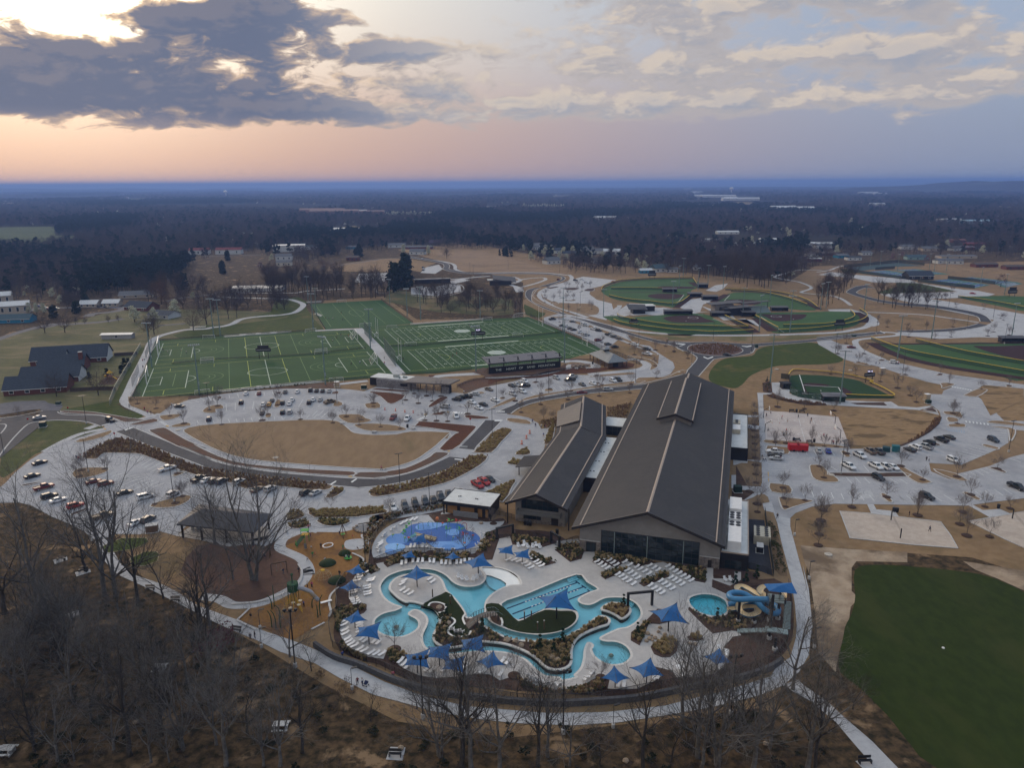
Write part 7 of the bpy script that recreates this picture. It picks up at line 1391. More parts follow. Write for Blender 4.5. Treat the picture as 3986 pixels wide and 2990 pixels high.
for nm,K_,lst in(('car park lamp',PLK,(('the west car park','L 190,103 375,168 F 186,276 G 174,245 L 8,60'),('the loop drive','N 87,139 151,185 H 62,232 I 18,237 9,309 M 400,306'),('the ring road','I 130,210 317,188 J 51,149 179,124 97,98 I 191,52 266,81 324,104'),('the right hand car parks','J 360,126 P 262,191 Q 409,144 K 181,170 124,83 319,74 280,26 376,49 400,104'),('the far loop','C 127,230 134,236 209,223 364,302 338,230 320,230'))),('path lamp',WLK,(('the curved path east of the hall','R 217,130 248,224 c 77,136'),('the lower curved path','a 8,54 164,126 374,181 b 171,192 382,154'),('the playground and forecourt','Y 83,331 L 198,252 H 203,233 M 230,234')))):
 for g_,q in lst:
  ps=P(q,.1);ps.sort(key=lambda p:p.x/p.y)
  for i,p in enumerate(ps):
   K_.put(p,.4,'black %s of %s, %s from the left'%(nm,g_,ORD[i]),nm+'s of '+g_)
def tri_flood():
 r=thing('pool_floodlight','x','floodlight');MB().tube([(0,0,.6),(0,0,13)],[.17,.11],7).build('pole',black,r);MB().lathe((0,0,0),[(.42,0),(.42,.9),(.36,1)],9).build('footing',kerbm,r);MB().box((0,0,12.6),(2.3,.14,.14)).build('crossarm',black,r)
 for x in(-1.1,0,1.1):
  MB().lathe((x,0,12.75),[(.1,0),(.34,.15),(.36,.5),(.2,.62)],9).build('lamp',black,r)
 return Kit(r)
TF_=tri_flood()
for q,t,lb in(('b 85,202','b 86,94','tall black three headed floodlight at the foot of the pools'),('a 286,176','a 285,69','tall black three headed floodlight before the left umbrellas'),('a 66,88','a 58,-12','tall black floodlight pole by the playground path'),('b 374,170','b 379,66','tall black floodlight pole in the right wood'),('Y 174,325','Y 171,280','black floodlight pole in the climbing net yard')):
 TF_.put(P1(q),.1,lb,'three headed pool floodlights',hgt(q,t)/13.2)
def goal_kit():
 r=thing('soccer_goal','x','goal');MB().tube([(-3.66,0,0),(-3.66,0,2.44),(3.66,0,2.44),(3.66,0,0)],.09,5).build('goal_frame',white_m,r)
 MB().tube([(-3.66,0,2.4),(-3.66,1.8,.05),(3.66,1.8,.05),(3.66,0,2.4)],.05,4).build('goal_stay',white_m,r)
 n=MB()
 for i in range(1,19):
  x=-3.66+i*7.32/19;n.add([(x-.02,0,2.42),(x+.02,0,2.42),(x+.02,1.8,.05),(x-.02,1.8,.05)],[(0,1,2,3)])
 for i in range(1,8):
  t=i/8;n.add([(-3.66,1.8*t,2.42-2.37*t-.02),(3.66,1.8*t,2.42-2.37*t-.02),(3.66,1.8*t,2.42-2.37*t+.02),(-3.66,1.8*t,2.42-2.37*t+.02)],[(0,1,2,3)])
 n.build('net',flat('net_cord',(.45,.5,.48)),r,kind='stuff');return Kit(r)
GK=goal_kit()
def goal2(a,b,lb):
 A,B=P1(a),P1(b);GK.put((A+B)/2,ang(A,B),lb,'soccer goals',(B-A).length/7.32)
for a,b,lb in(('G 160,94','G 186,93','soccer goal at the upper edge of the left pitch'),('G 155,148','G 184,146','soccer goal back to back in the middle of the left pitch, near one'),('G 156,143','G 184,141','soccer goal back to back in the middle of the left pitch, far one'),('G 143,215','G 176,211','soccer goal at the lower edge of the left pitch'),('G 381,81','G 404,78','soccer goal by the white path at the upper pitch edge'),('G 401,128','G 428,126','soccer goal in the middle of the right pitch, near one'),('G 402,124','G 428,122','soccer goal in the middle of the right pitch, far one'),('H 45,188','H 76,186','soccer goal at the lower edge of the right pitch'),('H 62,16','H 82,15','soccer goal at the far end of the north turf'),('H 111,69','H 136,67','soccer goal at the near end of the north turf'),('H 169,72','H 191,71','soccer goal on the upper football field corner'),('H 208,110','H 233,108','soccer goal between the football fields'),('I 52,90','I 76,90','soccer goal at the right between the football fields'),('H 375,56','H 396,54','soccer goal at the far football sideline'),('I 56,49','I 79,46','soccer goal at the far right football corner'),('F 341,132','F 344,115','left end goal of the upper soccer pitch'),('F 316,191','F 319,174','left end goal of the lower soccer pitch'),('h 185,46','h 179,36','right end goal of the upper soccer pitch'),('h 234,107','h 228,94','right end goal of the lower soccer pitch')):
 goal2(a,b,lb)
fpk=thing('football_goalpost','x','goalpost')
MB().tube([(0,1.6,0),(0,1.6,2.4),(0,0,3.05)],.13,6).build('gooseneck',white_m,fpk);MB().tube([(-3.55,0,3.05),(3.55,0,3.05)],.1,6).build('crossbar',white_m,fpk)
for s in(-3.55,3.55):
 MB().tube([(s,0,3.05),(s,0,12.2)],.09,6).build('upright',white_m,fpk)
for s in(-1,1):
 MB().tube([(s*3.55,0,3.05),(s*3.55,0,0),(s*1.2,.1,2.2)],.07,5).build('goal_leg',white_m,fpk)
FK=Kit(fpk)
for gl_,nm in((gA,'near'),(gB,'far')):
 for u,e in((0,'left'),(120,'right')):
  p=gl_.at(u,24.4);p.z=.06;FK.put(p,.352+(pi/2 if u==0 else-pi/2),'white football goalpost at the %s end of the %s gridiron'%(e,nm),'football goalposts')
def mesh_mat(name,c,a):
 m=bpy.data.materials.new(name);m.use_nodes=True;T=NT(m.node_tree);b=T.n['Principled BSDF'];b.inputs['Base Color'].default_value=(*c,1);b.inputs['Alpha'].default_value=a;b.inputs['Roughness'].default_value=.7
 return m
mesh_b=mesh_mat('black_fence_mesh',(.012,.012,.014),.42);mesh_g=mesh_mat('green_netting',(.012,.045,.028),.62);mesh_c=mesh_mat('chain_link',(.16,.19,.20),.33);windscreen=mesh_mat('dark_windscreen',(.014,.026,.022),.86)
yel=flat('yellow_fence_cap',(.62,.42,.03),.6);postmesh={}
def fence(q,h,step,m,lb,cap=None,pm_=black,smooth=3,cat_='fence',pr=.05,posts=True,closed=False):
 pl=PS(q,.08,smooth,closed)if smooth>1 else P(q,.08);c=pl[0];r=thing('fence',lb,cat_,(c.x,c.y,c.z));pl=[p-c for p in pl]
 w=MB()
 for a,b in zip(pl,pl[1:]):
  w.add([a,b,b+Vector((0,0,h)),a+Vector((0,0,h))],[(0,1,2,3)])
 w.build('fence_mesh',m,r)
 MB().ribbon([p+Vector((0,0,h+.05))for p in pl],.34 if cap else.07,None,th=.2 if cap else.07).build('top_rail',cap or pm_,r)
 if not posts:
  return r
 k=(h,pr,pm_.name)
 if k not in postmesh:
  postmesh[k]=MB().tube([(0,0,0),(0,0,h+.06)],pr,5).mesh('post',pm_)
 acc=0;nxt=0
 for a,b in zip(pl,pl[1:]):
  d=(b-a).length
  while nxt<=acc+d and d>0:
   o=link('post',postmesh[k],r);o.location=a.lerp(b,(nxt-acc)/d);nxt+=step
  acc+=d
 return r
fence('N 181,174 140,185 108,192 70,209 42,234 26,264 21,300 18,320',1.8,2.4,mesh_b,'black pool fence along the playground side of the splash pad')
fence('Y 328,186 306,216 301,240 304,264 300,290 280,312 U -4,112 12,122 42,136 80,151 118,167 158,185 200,202 V -100,222 16,239 68,248 140,257 220,256 290,253 360,245 431,230 W 250,258 312,239 344,220 368,188 378,140 379,90 372,48',1.8,2.4,mesh_b,'long black pool perimeter fence above the curved lower path')
fence('N 31,300 50,291 84,281 120,277 180,280 236,280 251,278',1.3,2,mesh_b,'low black fence along the lower rim of the splash pad')
fence('N 288,195 312,200 334,206',1.4,2,mesh_b,'short black fence between pool house and wing');fence('N 336,238 370,243 410,252',1.3,2,mesh_b,'low black terrace fence before the wing');fence('T 220,83 240,76 258,70 268,70',1.3,2,mesh_b,'short black fence beside the hall stone corner')
fence('R 153,86 156,112 166,180 172,220',2.2,2.6,windscreen,'black screen fence beside the yard of cooling units',smooth=1);fence('R 117,202 148,210 172,220',1.8,2.4,mesh_b,'black fence closing the cooling unit yard')
fence('F 279,227 290,209 308,170 328,120 336,98',1.3,3,mesh_b,'dark fence along the left end of the soccer pitches');fence('F 285,197 300,164',4.5,3,mesh_c,'tall grey net panel by the lower soccer goal',smooth=1,pm_=darkgrey);fence('F 314,138 328,104',4.5,3,mesh_c,'tall grey net panel by the upper soccer goal',smooth=1,pm_=darkgrey)
fence('F 237,239 248,209 276,160 304,112',3,3,mesh_c,'long galvanised chain link fence beside the school',smooth=1,pm_=galv);fence('G 4,228 128,217 220,208 300,198 390,188 H 36,187 84,182 130,179',1.1,4,mesh_b,'low dark fence along the lower soccer touchline');fence('F 336,98 G 130,93 200,88 280,83 380,78',1.1,4,mesh_b,'low dark fence along the upper soccer touchline',smooth=1);fence('G 94,148 200,138 300,133 410,127 H 60,121 124,115',1.0,4,mesh_b,'low dark net between the two soccer pitches',smooth=1)
fence('H 121,82 138,101',8,3,mesh_g,'tall green net screen behind the far goalpost',smooth=1,pm_=galv,pr=.08);fence('H 164,120 189,154',8,3,mesh_g,'tall green net screen behind the near goalpost',smooth=1,pm_=galv,pr=.08);fence('H 176,111 233,109 300,103 400,94 I 60,91 166,80',1.1,4,mesh_b,'low dark fence between the two football fields',smooth=1);fence('H 202,171 280,168 352,160',1.1,4,mesh_b,'low dark fence along the near football sideline',smooth=1);fence('I 90,46 140,70 200,96 252,118 300,138 328,150',2.2,3,mesh_b,'dark fence between football field and long car rows',smooth=1);fence('H 157,10 192,36 226,60',1.6,3,mesh_b,'dark fence along the right edge of the north turf',smooth=1);fence('H 3,19 37,74',1.4,3,mesh_b,'dark fence along the left edge of the north turf',smooth=1)
fence('H 320,200 348,186 I 0,181 40,181 80,178 124,170 172,160 216,155',1.2,3,mesh_b,'dark railing on the bank below the grandstand')
for q,lb in(('I 270,57 300,66 J 12,79 60,82 100,84 150,82 184,80','outer yellow capped fence of the left lower ball field'),('I 278,44 292,52 J 0,68 60,70 120,72 174,72','inner yellow capped fence of the left lower ball field'),('J 248,69 300,68 350,65 386,57 402,48 392,36','inner yellow capped fence of the right lower ball field'),('J 238,80 300,77 370,69 416,58 429,46 412,33','outer yellow capped fence of the right lower ball field'),('J 122,48 172,71','slanting yellow capped fence beside the hub lawn'),('J 187,48 237,75','slanting yellow capped fence by the hub walk'),('C 410,269 415,259 442,249 DD 20,246 80,242 164,241','curved yellow capped fence behind the top left ball field'),('DD -16,280 20,288 70,293 128,298 158,280','lower yellow capped fence of the top left ball field'),('DD -12,264 46,264 100,265','middle yellow capped fence of the top left ball field'),('DD 234,266 300,268 360,275 410,290 432,306','curved yellow capped fence of the top right ball field'),('DD 246,269 310,272 370,286 410,300','inner yellow capped fence of the top right ball field'),('DD 164,242 174,257','short yellow capped fence at the top hub'),('K 209,100 240,108 300,123 360,135 460,152','inner yellow capped fence of the right hand ball field'),('K 113,96 140,107 190,124 260,138 360,156 460,174','outer yellow capped fence of the right hand ball field'),('J 258,178 269,164 300,165 360,170 400,177 442,189 K 110,190 140,204 163,218','yellow capped fence around the small dark ball field'),('K 58,218 100,220 156,221 163,218','front yellow capped fence of the small dark ball field'),('E 300,282 380,294 442,306','yellow capped fence of the far right ball field')):
 fence(q,2.2 if 'small' not in lb else 1.3,5,mesh_g if 'small' not in lb else mesh_b,lb,cap=yel)
fence('J 262,209 280,219 330,227 380,230',3,3,mesh_g,'dark green backstop of the small ball field',smooth=1);fence('J 243,179 261,181 262,202 244,200',2.6,2,windscreen,'dark green dugout screen of the small ball field',smooth=1)
for q,lb in(('E 54,217 170,205 228,212','top'),('E 76,227 120,233 176,241 194,241','lower left'),('E 214,247 280,256 336,262','lower right'),('E 278,241 328,246 380,253','middle right'),('E 122,222 164,219','inner left')):
 fence(q,3,5,windscreen,'dark windscreen fence on the %s side of the tennis courts'%lb,smooth=1)
fence('F 151,208 200,205 249,204',1.8,2.5,mat('weathered_boards',(.085,.065,.052),(.065,.05,.042),1.5),'brown board fence below the school yard',smooth=1,pm_=MT['timber_post']);fence('F 246,131 296,128',1.8,2.5,MT['weathered_boards'],'brown board fence right of the school',smooth=1,pm_=MT['timber_post'])
fence('T 60,65 76,64 96,64',1.2,1.2,mesh_b,'black double gate under the left dark portal',smooth=1,cat_='gate');fence('T 200,78 217,88',1.2,1.2,mesh_b,'black double gate under the right dark portal',smooth=1,cat_='gate')
pl=PS('U -50,112 0,144 66,166 140,199 200,219 260,236 365,249 V 100,260 220,265 320,260 431,250 W 140,294 240,276 320,252 358,230',0,4,False)
tag(MB().ribbon(pl,.7,1.25,th=1.25).build('retaining_wall',mat('split_block',(.085,.085,.09),(.055,.055,.06),2.2,.9)),'long dark block retaining wall curving above the lower path','wall')
def portal(q,lb,h=3.2):
 a,b=P(q);r=thing('portal',lb,'gateway',a,ang(a,b));L=(b-a).length
 for x in(0,L):
  bxo('post',black,r,(x,0,0),(.5,.5,h))
 bxo('beam',black,r,(L/2,0,h),(L+.5,.5,.45))
portal('T 56,68 97,59','black steel portal over the left pool gate');portal('T 196,78 217,91','black steel portal over the right pool gate');portal('T 394,244 456,238','black water portal over the lazy river bend',3.4)
def board(q,w,h,z,lb,lit=None):
 p=P1(q);r=thing('scoreboard',lb,'scoreboard',p,.1)
 for x in(-w*.3,w*.3):
  bxo('post',black,r,(x,.1,0),(.25,.25,z+.2))
 bxo('board',black,r,(0,0,z),(w,.3,h))
 if lit:
  bxo('screen',black,r,(0,0,z+h+.05),(w*.45,.3,h*.8));txt(lit,h*.6,mat('lit_digits',(.5,.5,.6),em=(.75,.7,1,1)),r,(0,-.17,z+h*1.42),(pi/2,0,0),'score_digits',.01)
 else:
  bxo('top_board',black,r,(0,0,z+h+.05),(w*.75,.3,h*.7))
 bxo('panel_strip',kerbm,r,(0,-.16,z+h*.45),(w*.9,.04,h*.12))
board('G 292,137',8,2,4.2,'black scoreboard standing between the two soccer pitches');board('H 366,98',8.5,2.2,3.6,'black scoreboard with lit clock between the football fields','8:29');board('K 108,188',5.2,1.8,3,'scoreboard with lit digits above the small ball field','05:14');board('J 368,77',7,2.2,3.8,'black scoreboard at the right lower ball field');board('I 313,69',6,1.6,3,'black scoreboard at the left lower ball field');board('DD 76,241',8,3.2,3,'black scoreboard behind the top left ball field');board('E 416,280',8,3,3,'black scoreboard by the far right ball field')
def dugout(q,w,d,h,lb,rm=None,rz=0,slope=.6):
 p=P1(q);r=thing('dugout',lb,'dugout',p,rz);v=[(-w/2-.5,-d/2-.5,h),(w/2+.5,-d/2-.5,h),(w/2+.5,d/2+.6,h+slope),(-w/2-.5,d/2+.6,h+slope)]
 MB().add(v+[(x,y,z-.25)for x,y,z in v],[(0,1,2,3),(7,6,5,4),(0,4,5,1),(1,5,6,2),(2,6,7,3),(3,7,4,0)]).build('roof',rm or roofm,r)
 bxo('wall',darkwall,r,(0,d/2,0),(w,.25,h));bxo('wall',darkwall,r,(-w/2,0,0),(.25,d,h));bxo('wall',darkwall,r,(w/2,0,0),(.25,d,h));bxo('bench',galv,r,(0,d/3,.45),(w*.85,.4,.08))
 for i in range(4):
  bxo('post',black,r,(-w/2+w*i/3,-d/2,0),(.16,.16,h))
for a in(('J 355,228',9,3.2,2.8,'grey roofed dark dugout in front of the small ball field',MT['grey_stand_roof'],-.05),('J 252,200',3.4,3.4,2.8,'dark cube dugout at the left of the small ball field',darkwall,.1,.0),('DD 114,269',12,4,2.8,'long dark dugout at the top left ball field'),('DD 184,260',9,6,3.4,'dark gabled shelter at the top hub'),('DD 168,280',11,5,3.2,'dark sloped shelter below the top hub'),('DD 200,286',12,5,3.2,'dark sloped shelter at the hub walk'),('DD 132,317',20,4,2.8,'long low dark dugout of the left lower ball field'),('J 239,33',12,4,2.8,'dark dugout of the right lower ball field'),('J 112,45',13,5,3.0,'dark dugout beside the hub buildings'),('K 416,101',14,4,3,'dark dugout of the right hand ball field'),('J 172,45',9,5,3.4,'dark shelter at the press stand corner')):
 dugout(*a)
pb_=thing('press_stand','dark ball field press stand with sloped roofs and grey seating rows','grandstand',P1('J 144,41'),.12)
bxo('wall',darkwall,pb_,(0,0,0),(20,9,5));bxo('wall',stucco,pb_,(-6,9,0),(14,8,6.5))
for c,d,z in(((-4,9.5),(24,11),7),((2,-1),(16,10),5.6),((18,8),(22,5),7.2)):
 o=bxo('roof',roofm,pb_,(c[0],c[1],z),(d[0],d[1],.35));o.rotation_euler=(0,-.06,0)
for i in range(9):
 bxo('seat_row',galv,pb_,(20,3+i*.9,0),(17,.8,.6+i*.45))
for x in(8,28):
 bxo('post',black,pb_,(x,8,0),(.3,.3,7.2))
sh=thing('concession_stand','black concession stand with tilted roof left of the ball field hub','building',P1('I 322,38'),.1);bxo('wall',darkwall,sh,(0,0,0),(9,8,4));o=bxo('roof',roofm,sh,(-1,-1,4.4),(14,9,.4));o.rotation_euler=(.28,.05,0);bxo('annex',darkwall,sh,(9,10,0),(11,8,4));bxo('flat_roof',membrane,sh,(9,10,4),(12,9,.3))
tb=thing('tennis_clubhouse','black gabled clubhouse between the blue tennis courts','building');a=P1('E 195,243');b=P1('E 238,241');block(tb,a,a+Vector((24,1,0)),13,4,8,darkwall,shingle,None,3);MB().lathe((0,0,0),[(1.2,0),(1.2,.1)],14).build('round_emblem',flat('orange_emblem',(.45,.22,.04)),tb).location=(a.x+13,a.y-.4,2)
am=thing('amphitheatre_building','black roofed stage building beside the far concrete terraces','building',P1('C 192,253'),.1);bxo('wall',darkwall,am,(0,0,0),(20,10,4));o=bxo('roof',roofm,am,(4,3,5),(22,14,.5));o.rotation_euler=(.2,.12,0);bxo('flat_roof',membrane,am,(-8,2,4.2),(8,8,.5))
ab=thing('skate_wall_building','long black low building above the far white basin','building',P1('C 46,250'),.25);bxo('wall',darkwall,ab,(0,0,0),(34,6,4));bxo('flat_roof',stucco,ab,(0,0,4),(35,7,.3))
way('B 364,261 370,270 390,272',2,darkwall,1.5,'retaining_wall');way('C 0,276 56,280 110,268 108,254 80,251',1,kerbm,.6,'basin_rim');sheet('pavement',P('C 0,274 56,278 108,268 106,255 80,252 52,258 0,260'),concrete,.1)
for q,L,lb in(('G 229,89',13,'first'),('G 262,86',13,'second'),('G 297,84',13,'third'),('G 329,81',13,'fourth'),('G 238,206',18,'lower left'),('G 286,201',18,'lower middle'),('G 352,194',32,'lower right'),('H 300,58',52,'far football'),('F 426,70',10,'path side'),('B 234,292',12,'north corner'),('H 20,43',14,'north turf')):
 p=P1(q);r=thing('bleacher','low metal bleacher bench, the %s one of the fields'%lb,'bleacher',p,.352 if 'north turf' not in lb else-1.0)
 for i in range(3):
  bxo('plank',white_m,r,(0,i*.6,.3+i*.3),(L,.3,.06))
 bxo('bleacher_frame',galv,r,(0,.6,0),(L*.9,1.2,.28))
bx_=lambda q,d,m,nm,lb,c,rz=0,cap=None:(lambda r:(bxo('cabinet',m,r,(0,0,.12),d),bxo('base',kerbm,r,(0,0,0),(d[0]+.5,d[1]+.5,.14)),cap and bxo('lid',cap,r,(0,0,d[2]+.12),(d[0]+.1,d[1]+.1,.12))))(thing(nm,lb,c,P1(q,.08),rz))
dgreen=flat('utility_green',(.012,.035,.026));tanb=flat('tan_cabinet',(.36,.29,.20))
for a in(('F 93,283',(2.2,2,1.9),dgreen,'transformer','dark green transformer box on the corner lawn','utility box',.3,tanb),('H 120,201',(2.4,1.8,1.7),dgreen,'transformer','dark green transformer left of the gatehouse','utility box',0,tanb),('H 62,197',(2.2,1.6,2.4),tanb,'utility_cabinet','tan utility cabinet below the soccer goal','utility box',.1,white_m),('K 137,168',(2.4,1.8,2.6),tanb,'utility_cabinet','tan utility cabinet on the slope by the upper right lot','utility box',.1,white_m),('Q 233,32',(2.0,1.8,2.6),tanb,'utility_cabinet','pale utility cabinet at the lot corner','utility box',.1,white_m),('Q 236,39',(1.9,1.6,1.4),dgreen,'transformer','dark green transformer beside the pale cabinet','utility box',.1),('I 195,33',(2.2,1.8,2.2),tanb,'utility_cabinet','tan cabinet on the kidney shaped straw island','utility box'),('J 190,113',(1.6,1.6,1.8),dgreen,'transformer','green box at the roundabout exit','utility box'),('K 76,89',(2.5,1.6,1),dgreen,'transformer','low green box on the ring road verge','utility box'),('P 39,230',(2.2,1.9,2),dgreen,'transformer','dark transformer by the hall wall','utility box'),('L 328,232',(3,2,1.9),MT['brown_brick'],'bin_store','brown brick bin store by the picnic pavilion','bin store',.3,kerbm),('R 142,164',(1.6,2.6,1.6),black,'generator','black generator in the cooling unit yard','generator',BA,kerbm),('P 379,143',(2.4,2,2.2),flat('teal_skip',(.015,.12,.14)),'dumpster','bright teal dumpster by the straw field','dumpster',-.3),('P 359,143',(2.4,2,1.7),flat('dark_teal_skip',(.012,.05,.06)),'dumpster','dark teal dumpster left of the bright one','dumpster',-.4),('F 126,235',(1.8,1.4,1.2),dgreen,'dumpster','dark green dumpster by the school drive','dumpster')):
 bx_(*a)
for i,q in enumerate(('P 159,141','P 178,142')):
 r=thing('red_trailer','bright red cage trailer by the basketball court, %s one'%('left','right')[i],'trailer',P1(q,.08),-.15);rd=flat('trailer_red',(.40,.010,.016),.5)
 bxo('body',rd,r,(0,0,.5),(3.6,2.3,2.0))
 for x in(-1.75,1.75):
  for y in(-1.1,1.1):
   bxo('cage_post',rd,r,(x,y,2.5),(.1,.1,.8))
 for y in(-1.1,1.1):
  bxo('cage_rail',rd,r,(0,y,3.25),(3.6,.1,.1));MB().tube([(0,y*.98,.42),(0,y*1.1,.42)],.42,10).build('wheel',tyre,r)
def unit(root_loc,d,nf,lb,pale,rz=BA,fans=True):
 r=thing('cooling_unit',lb,'air conditioner',root_loc,rz);bxo('casing',pale,r,(0,0,0),d)
 if fans:
  nx,ny=nf
  for i in range(nx):
   for j in range(ny):
    MB().lathe((d[0]*((i+.5)/nx-.5),d[1]*((j+.5)/ny-.5),d[2]),[(min(d[0]/nx,d[1]/ny)*.4,0),(min(d[0]/nx,d[1]/ny)*.4,.12)],10).build('fan',black,r)
 else:
  for j in range(nf):
   bxo('panel',MT['unit_white'],r,(0,d[1]*((j+.5)/nf-.5),d[2]),(d[0]*.98,d[1]/nf*.86,.12))
 return r
uw=mat('unit_white',(.66,.66,.655),(.6,.6,.6),1,.6);ut=mat('unit_tan',(.44,.40,.32),(.38,.35,.28),1,.7)
LP_=lambda u,v,z:Vector((17.3+.956*u+.292*v,175.6-.292*u+.956*v,z))
unit(LP_(38.2,26,4.4),(3.2,8,2.4),9,'long white ribbed rooftop unit on the east annex, far one',uw,fans=False);unit(LP_(38.2,18.8,4.4),(3.2,4.6,2.0),(2,3),'white six fan rooftop unit on the east annex, far one',uw);unit(LP_(38.2,13.6,4.4),(3.2,3.2,2.0),(2,2),'white four fan rooftop unit on the east annex, near one',uw);unit(LP_(38.2,6.6,4.4),(3.2,9,2.4),10,'long white ribbed rooftop unit on the east annex, near one',uw,fans=False);unit(P1('R 146,140'),(4.2,6.4,2.6),(2,5),'tan ten fan cooling unit in the dark gravel yard',ut);unit(LP_(37.6,104,4.5),(2.6,4.4,1.6),(1,3),'pale rooftop unit on the far east annex, upper',ut);unit(LP_(37.6,97,4.5),(2.8,6,1.6),6,'pale ribbed rooftop unit on the far east annex, lower',ut,fans=False)
sheet('gravel_yard',P('R 117,96 152,98 160,152 170,218 148,210 117,202'),mat('dark_gravel',(.040,.042,.052),(.03,.031,.038),1.5,.95),.17)
def bench_kit():
 r=thing('picnic_table','x','picnic table');bxo('table_top',kerbm,r,(0,0,.72),(1.8,.8,.08))
 for s in(-.75,.75):
  bxo('seat',kerbm,r,(0,s,.42),(1.8,.3,.07))
 for s in(-.6,.6):
  bxo('leg',kerbm,r,(s,0,0),(.12,1.2,.72))
 return Kit(r)
PT_=bench_kit()
for q,lb,s_ in(('X 262,173','stone picnic table in the middle of the dark wood',1.5),('X 11,309','stone picnic table at the bottom left corner',1.5),('a 42,195','stone picnic table on the leaf slope below the path',1.5),('H 142,296','picnic table on the path below the kidney lawn',1),('H 226,288','picnic table at the right end of the oval path',1),('H 73,277','picnic table at the left end of the oval path',1),('I 190,159','picnic table left in the boulder plaza',1),('I 214,158','picnic table right in the boulder plaza',1),('Z 192,45','wooden picnic table under the pavilion roof',1.2)):
 PT_.put(P1(q,.1),RN.uniform(-.4,.4),lb,None,s_)
def pbench():
 r=thing('park_bench','x','bench')
 for i in range(3):
  bxo('slat',black,r,(0,-.2+i*.17,.44),(1.8,.14,.05))
 for i in range(3):
  bxo('slat',black,r,(0,.3,.55+i*.16),(1.8,.05,.13))
 for s in(-.8,.8):
  bxo('leg',black,r,(s,0,0),(.08,.6,.44))
 return Kit(r)
BK_=pbench()
for q,lb in(('a 238,241','black bench on its square concrete pad at the bottom'),('X 136,11','black bench on the pad above the meadow slope'),('L 180,318','black bench on the lower left pad'),('X 245,41','dark bench beside the path, left'),('X 286,60','dark bench beside the path, middle'),('X 386,109','dark bench by the crimson shrub'),('c 160,324','dark bench on the pad at the bottom right'),('P 156,58','dark bench left above the basketball court'),('P 178,59','dark bench right above the basketball court'),('P 194,125','dark bench below the basketball court'),('P 169,121','white bench behind the red trailers'),('L 132,294','dark bench on the upper left pad')):
 BK_.put(P1(q,.14),RN.uniform(-.2,.2),lb,None,1.2)
for q in('a 230,226 256,227 251,250 222,248','L 114,294 144,287 146,294 118,303','L 161,321 194,314 196,320 165,330','X 104,82 128,75 136,80 115,88','c 144,322 174,317 186,330 160,338'):
 sheet('pavement',P(q),pathm,.10)
def bin_kit():
 r=thing('waste_bin','x','waste bin');MB().lathe((0,0,0),[(.3,0),(.36,.3),(.36,.95)],9).build('bin_body',black,r);MB().lathe((0,0,.95),[(.38,0),(.34,.12),(.1,.2)],9).build('lid',darkgrey,r);return Kit(r)
BN=bin_kit()
for q,lb in(('a 376,176','black bin hung by the path lamp in the lower wood'),('Z 197,283','black bin beside the upper wood path'),('N 103,8','black bin beside the oval path'),('N 367,83','black bin under the entrance eaves'),('N 425,237','black bin on the wing terrace right'),('N 356,217','black bin under the wing window, left of three'),('N 362,218','black bin under the wing window, middle of three'),('N 367,219','black bin under the wing window, right of three'),('P 160,120','black bin left below the court'),('P 204,123','black bin right below the court'),('Q 162,272','black bin by the sand court, left'),('Q 169,273','black bin by the sand court, right'),('Q 387,265','black bin by the second sand court'),('P 166,58','black cooler bin above the court'),('I 225,148','black bin in the boulder plaza')):
 BN.put(P1(q,.1),0,lb,None,1.25)
ck=thing('traffic_barrel','x','traffic barrel');orange=flat('safety_orange',(.62,.10,.02));MB().lathe((0,0,0),[(.32,0),(.3,.1),(.27,.5),(.24,1.0),(.1,1.05)],10).build('barrel_body',orange,ck);MB().lathe((0,0,.3),[(.30,0),(.29,.15)],10).build('stripe',white_m,ck);MB().lathe((0,0,.65),[(.28,0),(.27,.15)],10).build('stripe',white_m,ck);CB=Kit(ck)
for q,lb in(('N 366,21','orange barrel on the drop off drive, farthest'),('N 359,32','orange barrel on the drop off drive, middle'),('N 349,44','orange barrel on the drop off drive, nearest'),('H 165,247','orange cone across the lot below the gatehouse, first'),('H 188,249','orange cone across the lot below the gatehouse, second'),('H 208,252','orange cone across the lot below the gatehouse, third'),('H 226,253','orange cone across the lot below the gatehouse, fourth')):
 CB.put(P1(q,.1),0,lb,'orange barrels',1.3 if 'barrel' in lb else 1)
sk_=thing('stop_sign','x','sign');MB().tube([(0,0,0),(0,0,2.4)],.05,5).build('post',galv,sk_);o=MB().lathe((0,0,0),[(.4,0),(.4,.05)],8).build('sign_plate',flat('sign_red',(.36,.015,.02)),sk_);o.location=(0,-.05,2.5);o.rotation_euler=(pi/2,0,0);txt('STOP',.3,white_m,sk_,(0,-.11,2.5),(pi/2,0,0),'lettering',.005);SK=Kit(sk_)
for q,lb in(('L 248,34','stop sign at the west lot exit'),('F 62,279','stop sign on the corner lawn of the west road'),('F 148,254','stop sign at the school drive'),('H 349,279','stop sign at the red bark corner')):
 SK.put(P1(q,.1),0,lb,'stop signs')
hk=thing('basketball_hoop','x','basketball hoop');MB().tube([(0,0,0),(0,0,2.6),(1.6,0,3.7)],.1,6).build('post',black,hk);MB().box((1.65,0,2.9),(.06,1.8,1.1)).build('backboard',white_m,hk);MB().tube([(1.9+.23*cos(t),.23*sin(t),3.05)for t in[i*pi/5 for i in range(11)]],.025,4).build('hoop_ring',orange,hk);HK=Kit(hk)
for q,a,lb in(('P 95,70',0,'basketball hoop, upper left of the court'),('P 98,100',0,'basketball hoop, lower left of the court'),('P 249,82',pi,'basketball hoop, upper right of the court'),('P 260,114',pi,'basketball hoop, lower right of the court')):
 HK.put(P1(q,.15),a+BA*.6,lb,'basketball hoops',1.2)
vk=thing('volleyball_net','x','volleyball net');nw=P('Q 156,291 176,330');L=(nw[1]-nw[0]).length
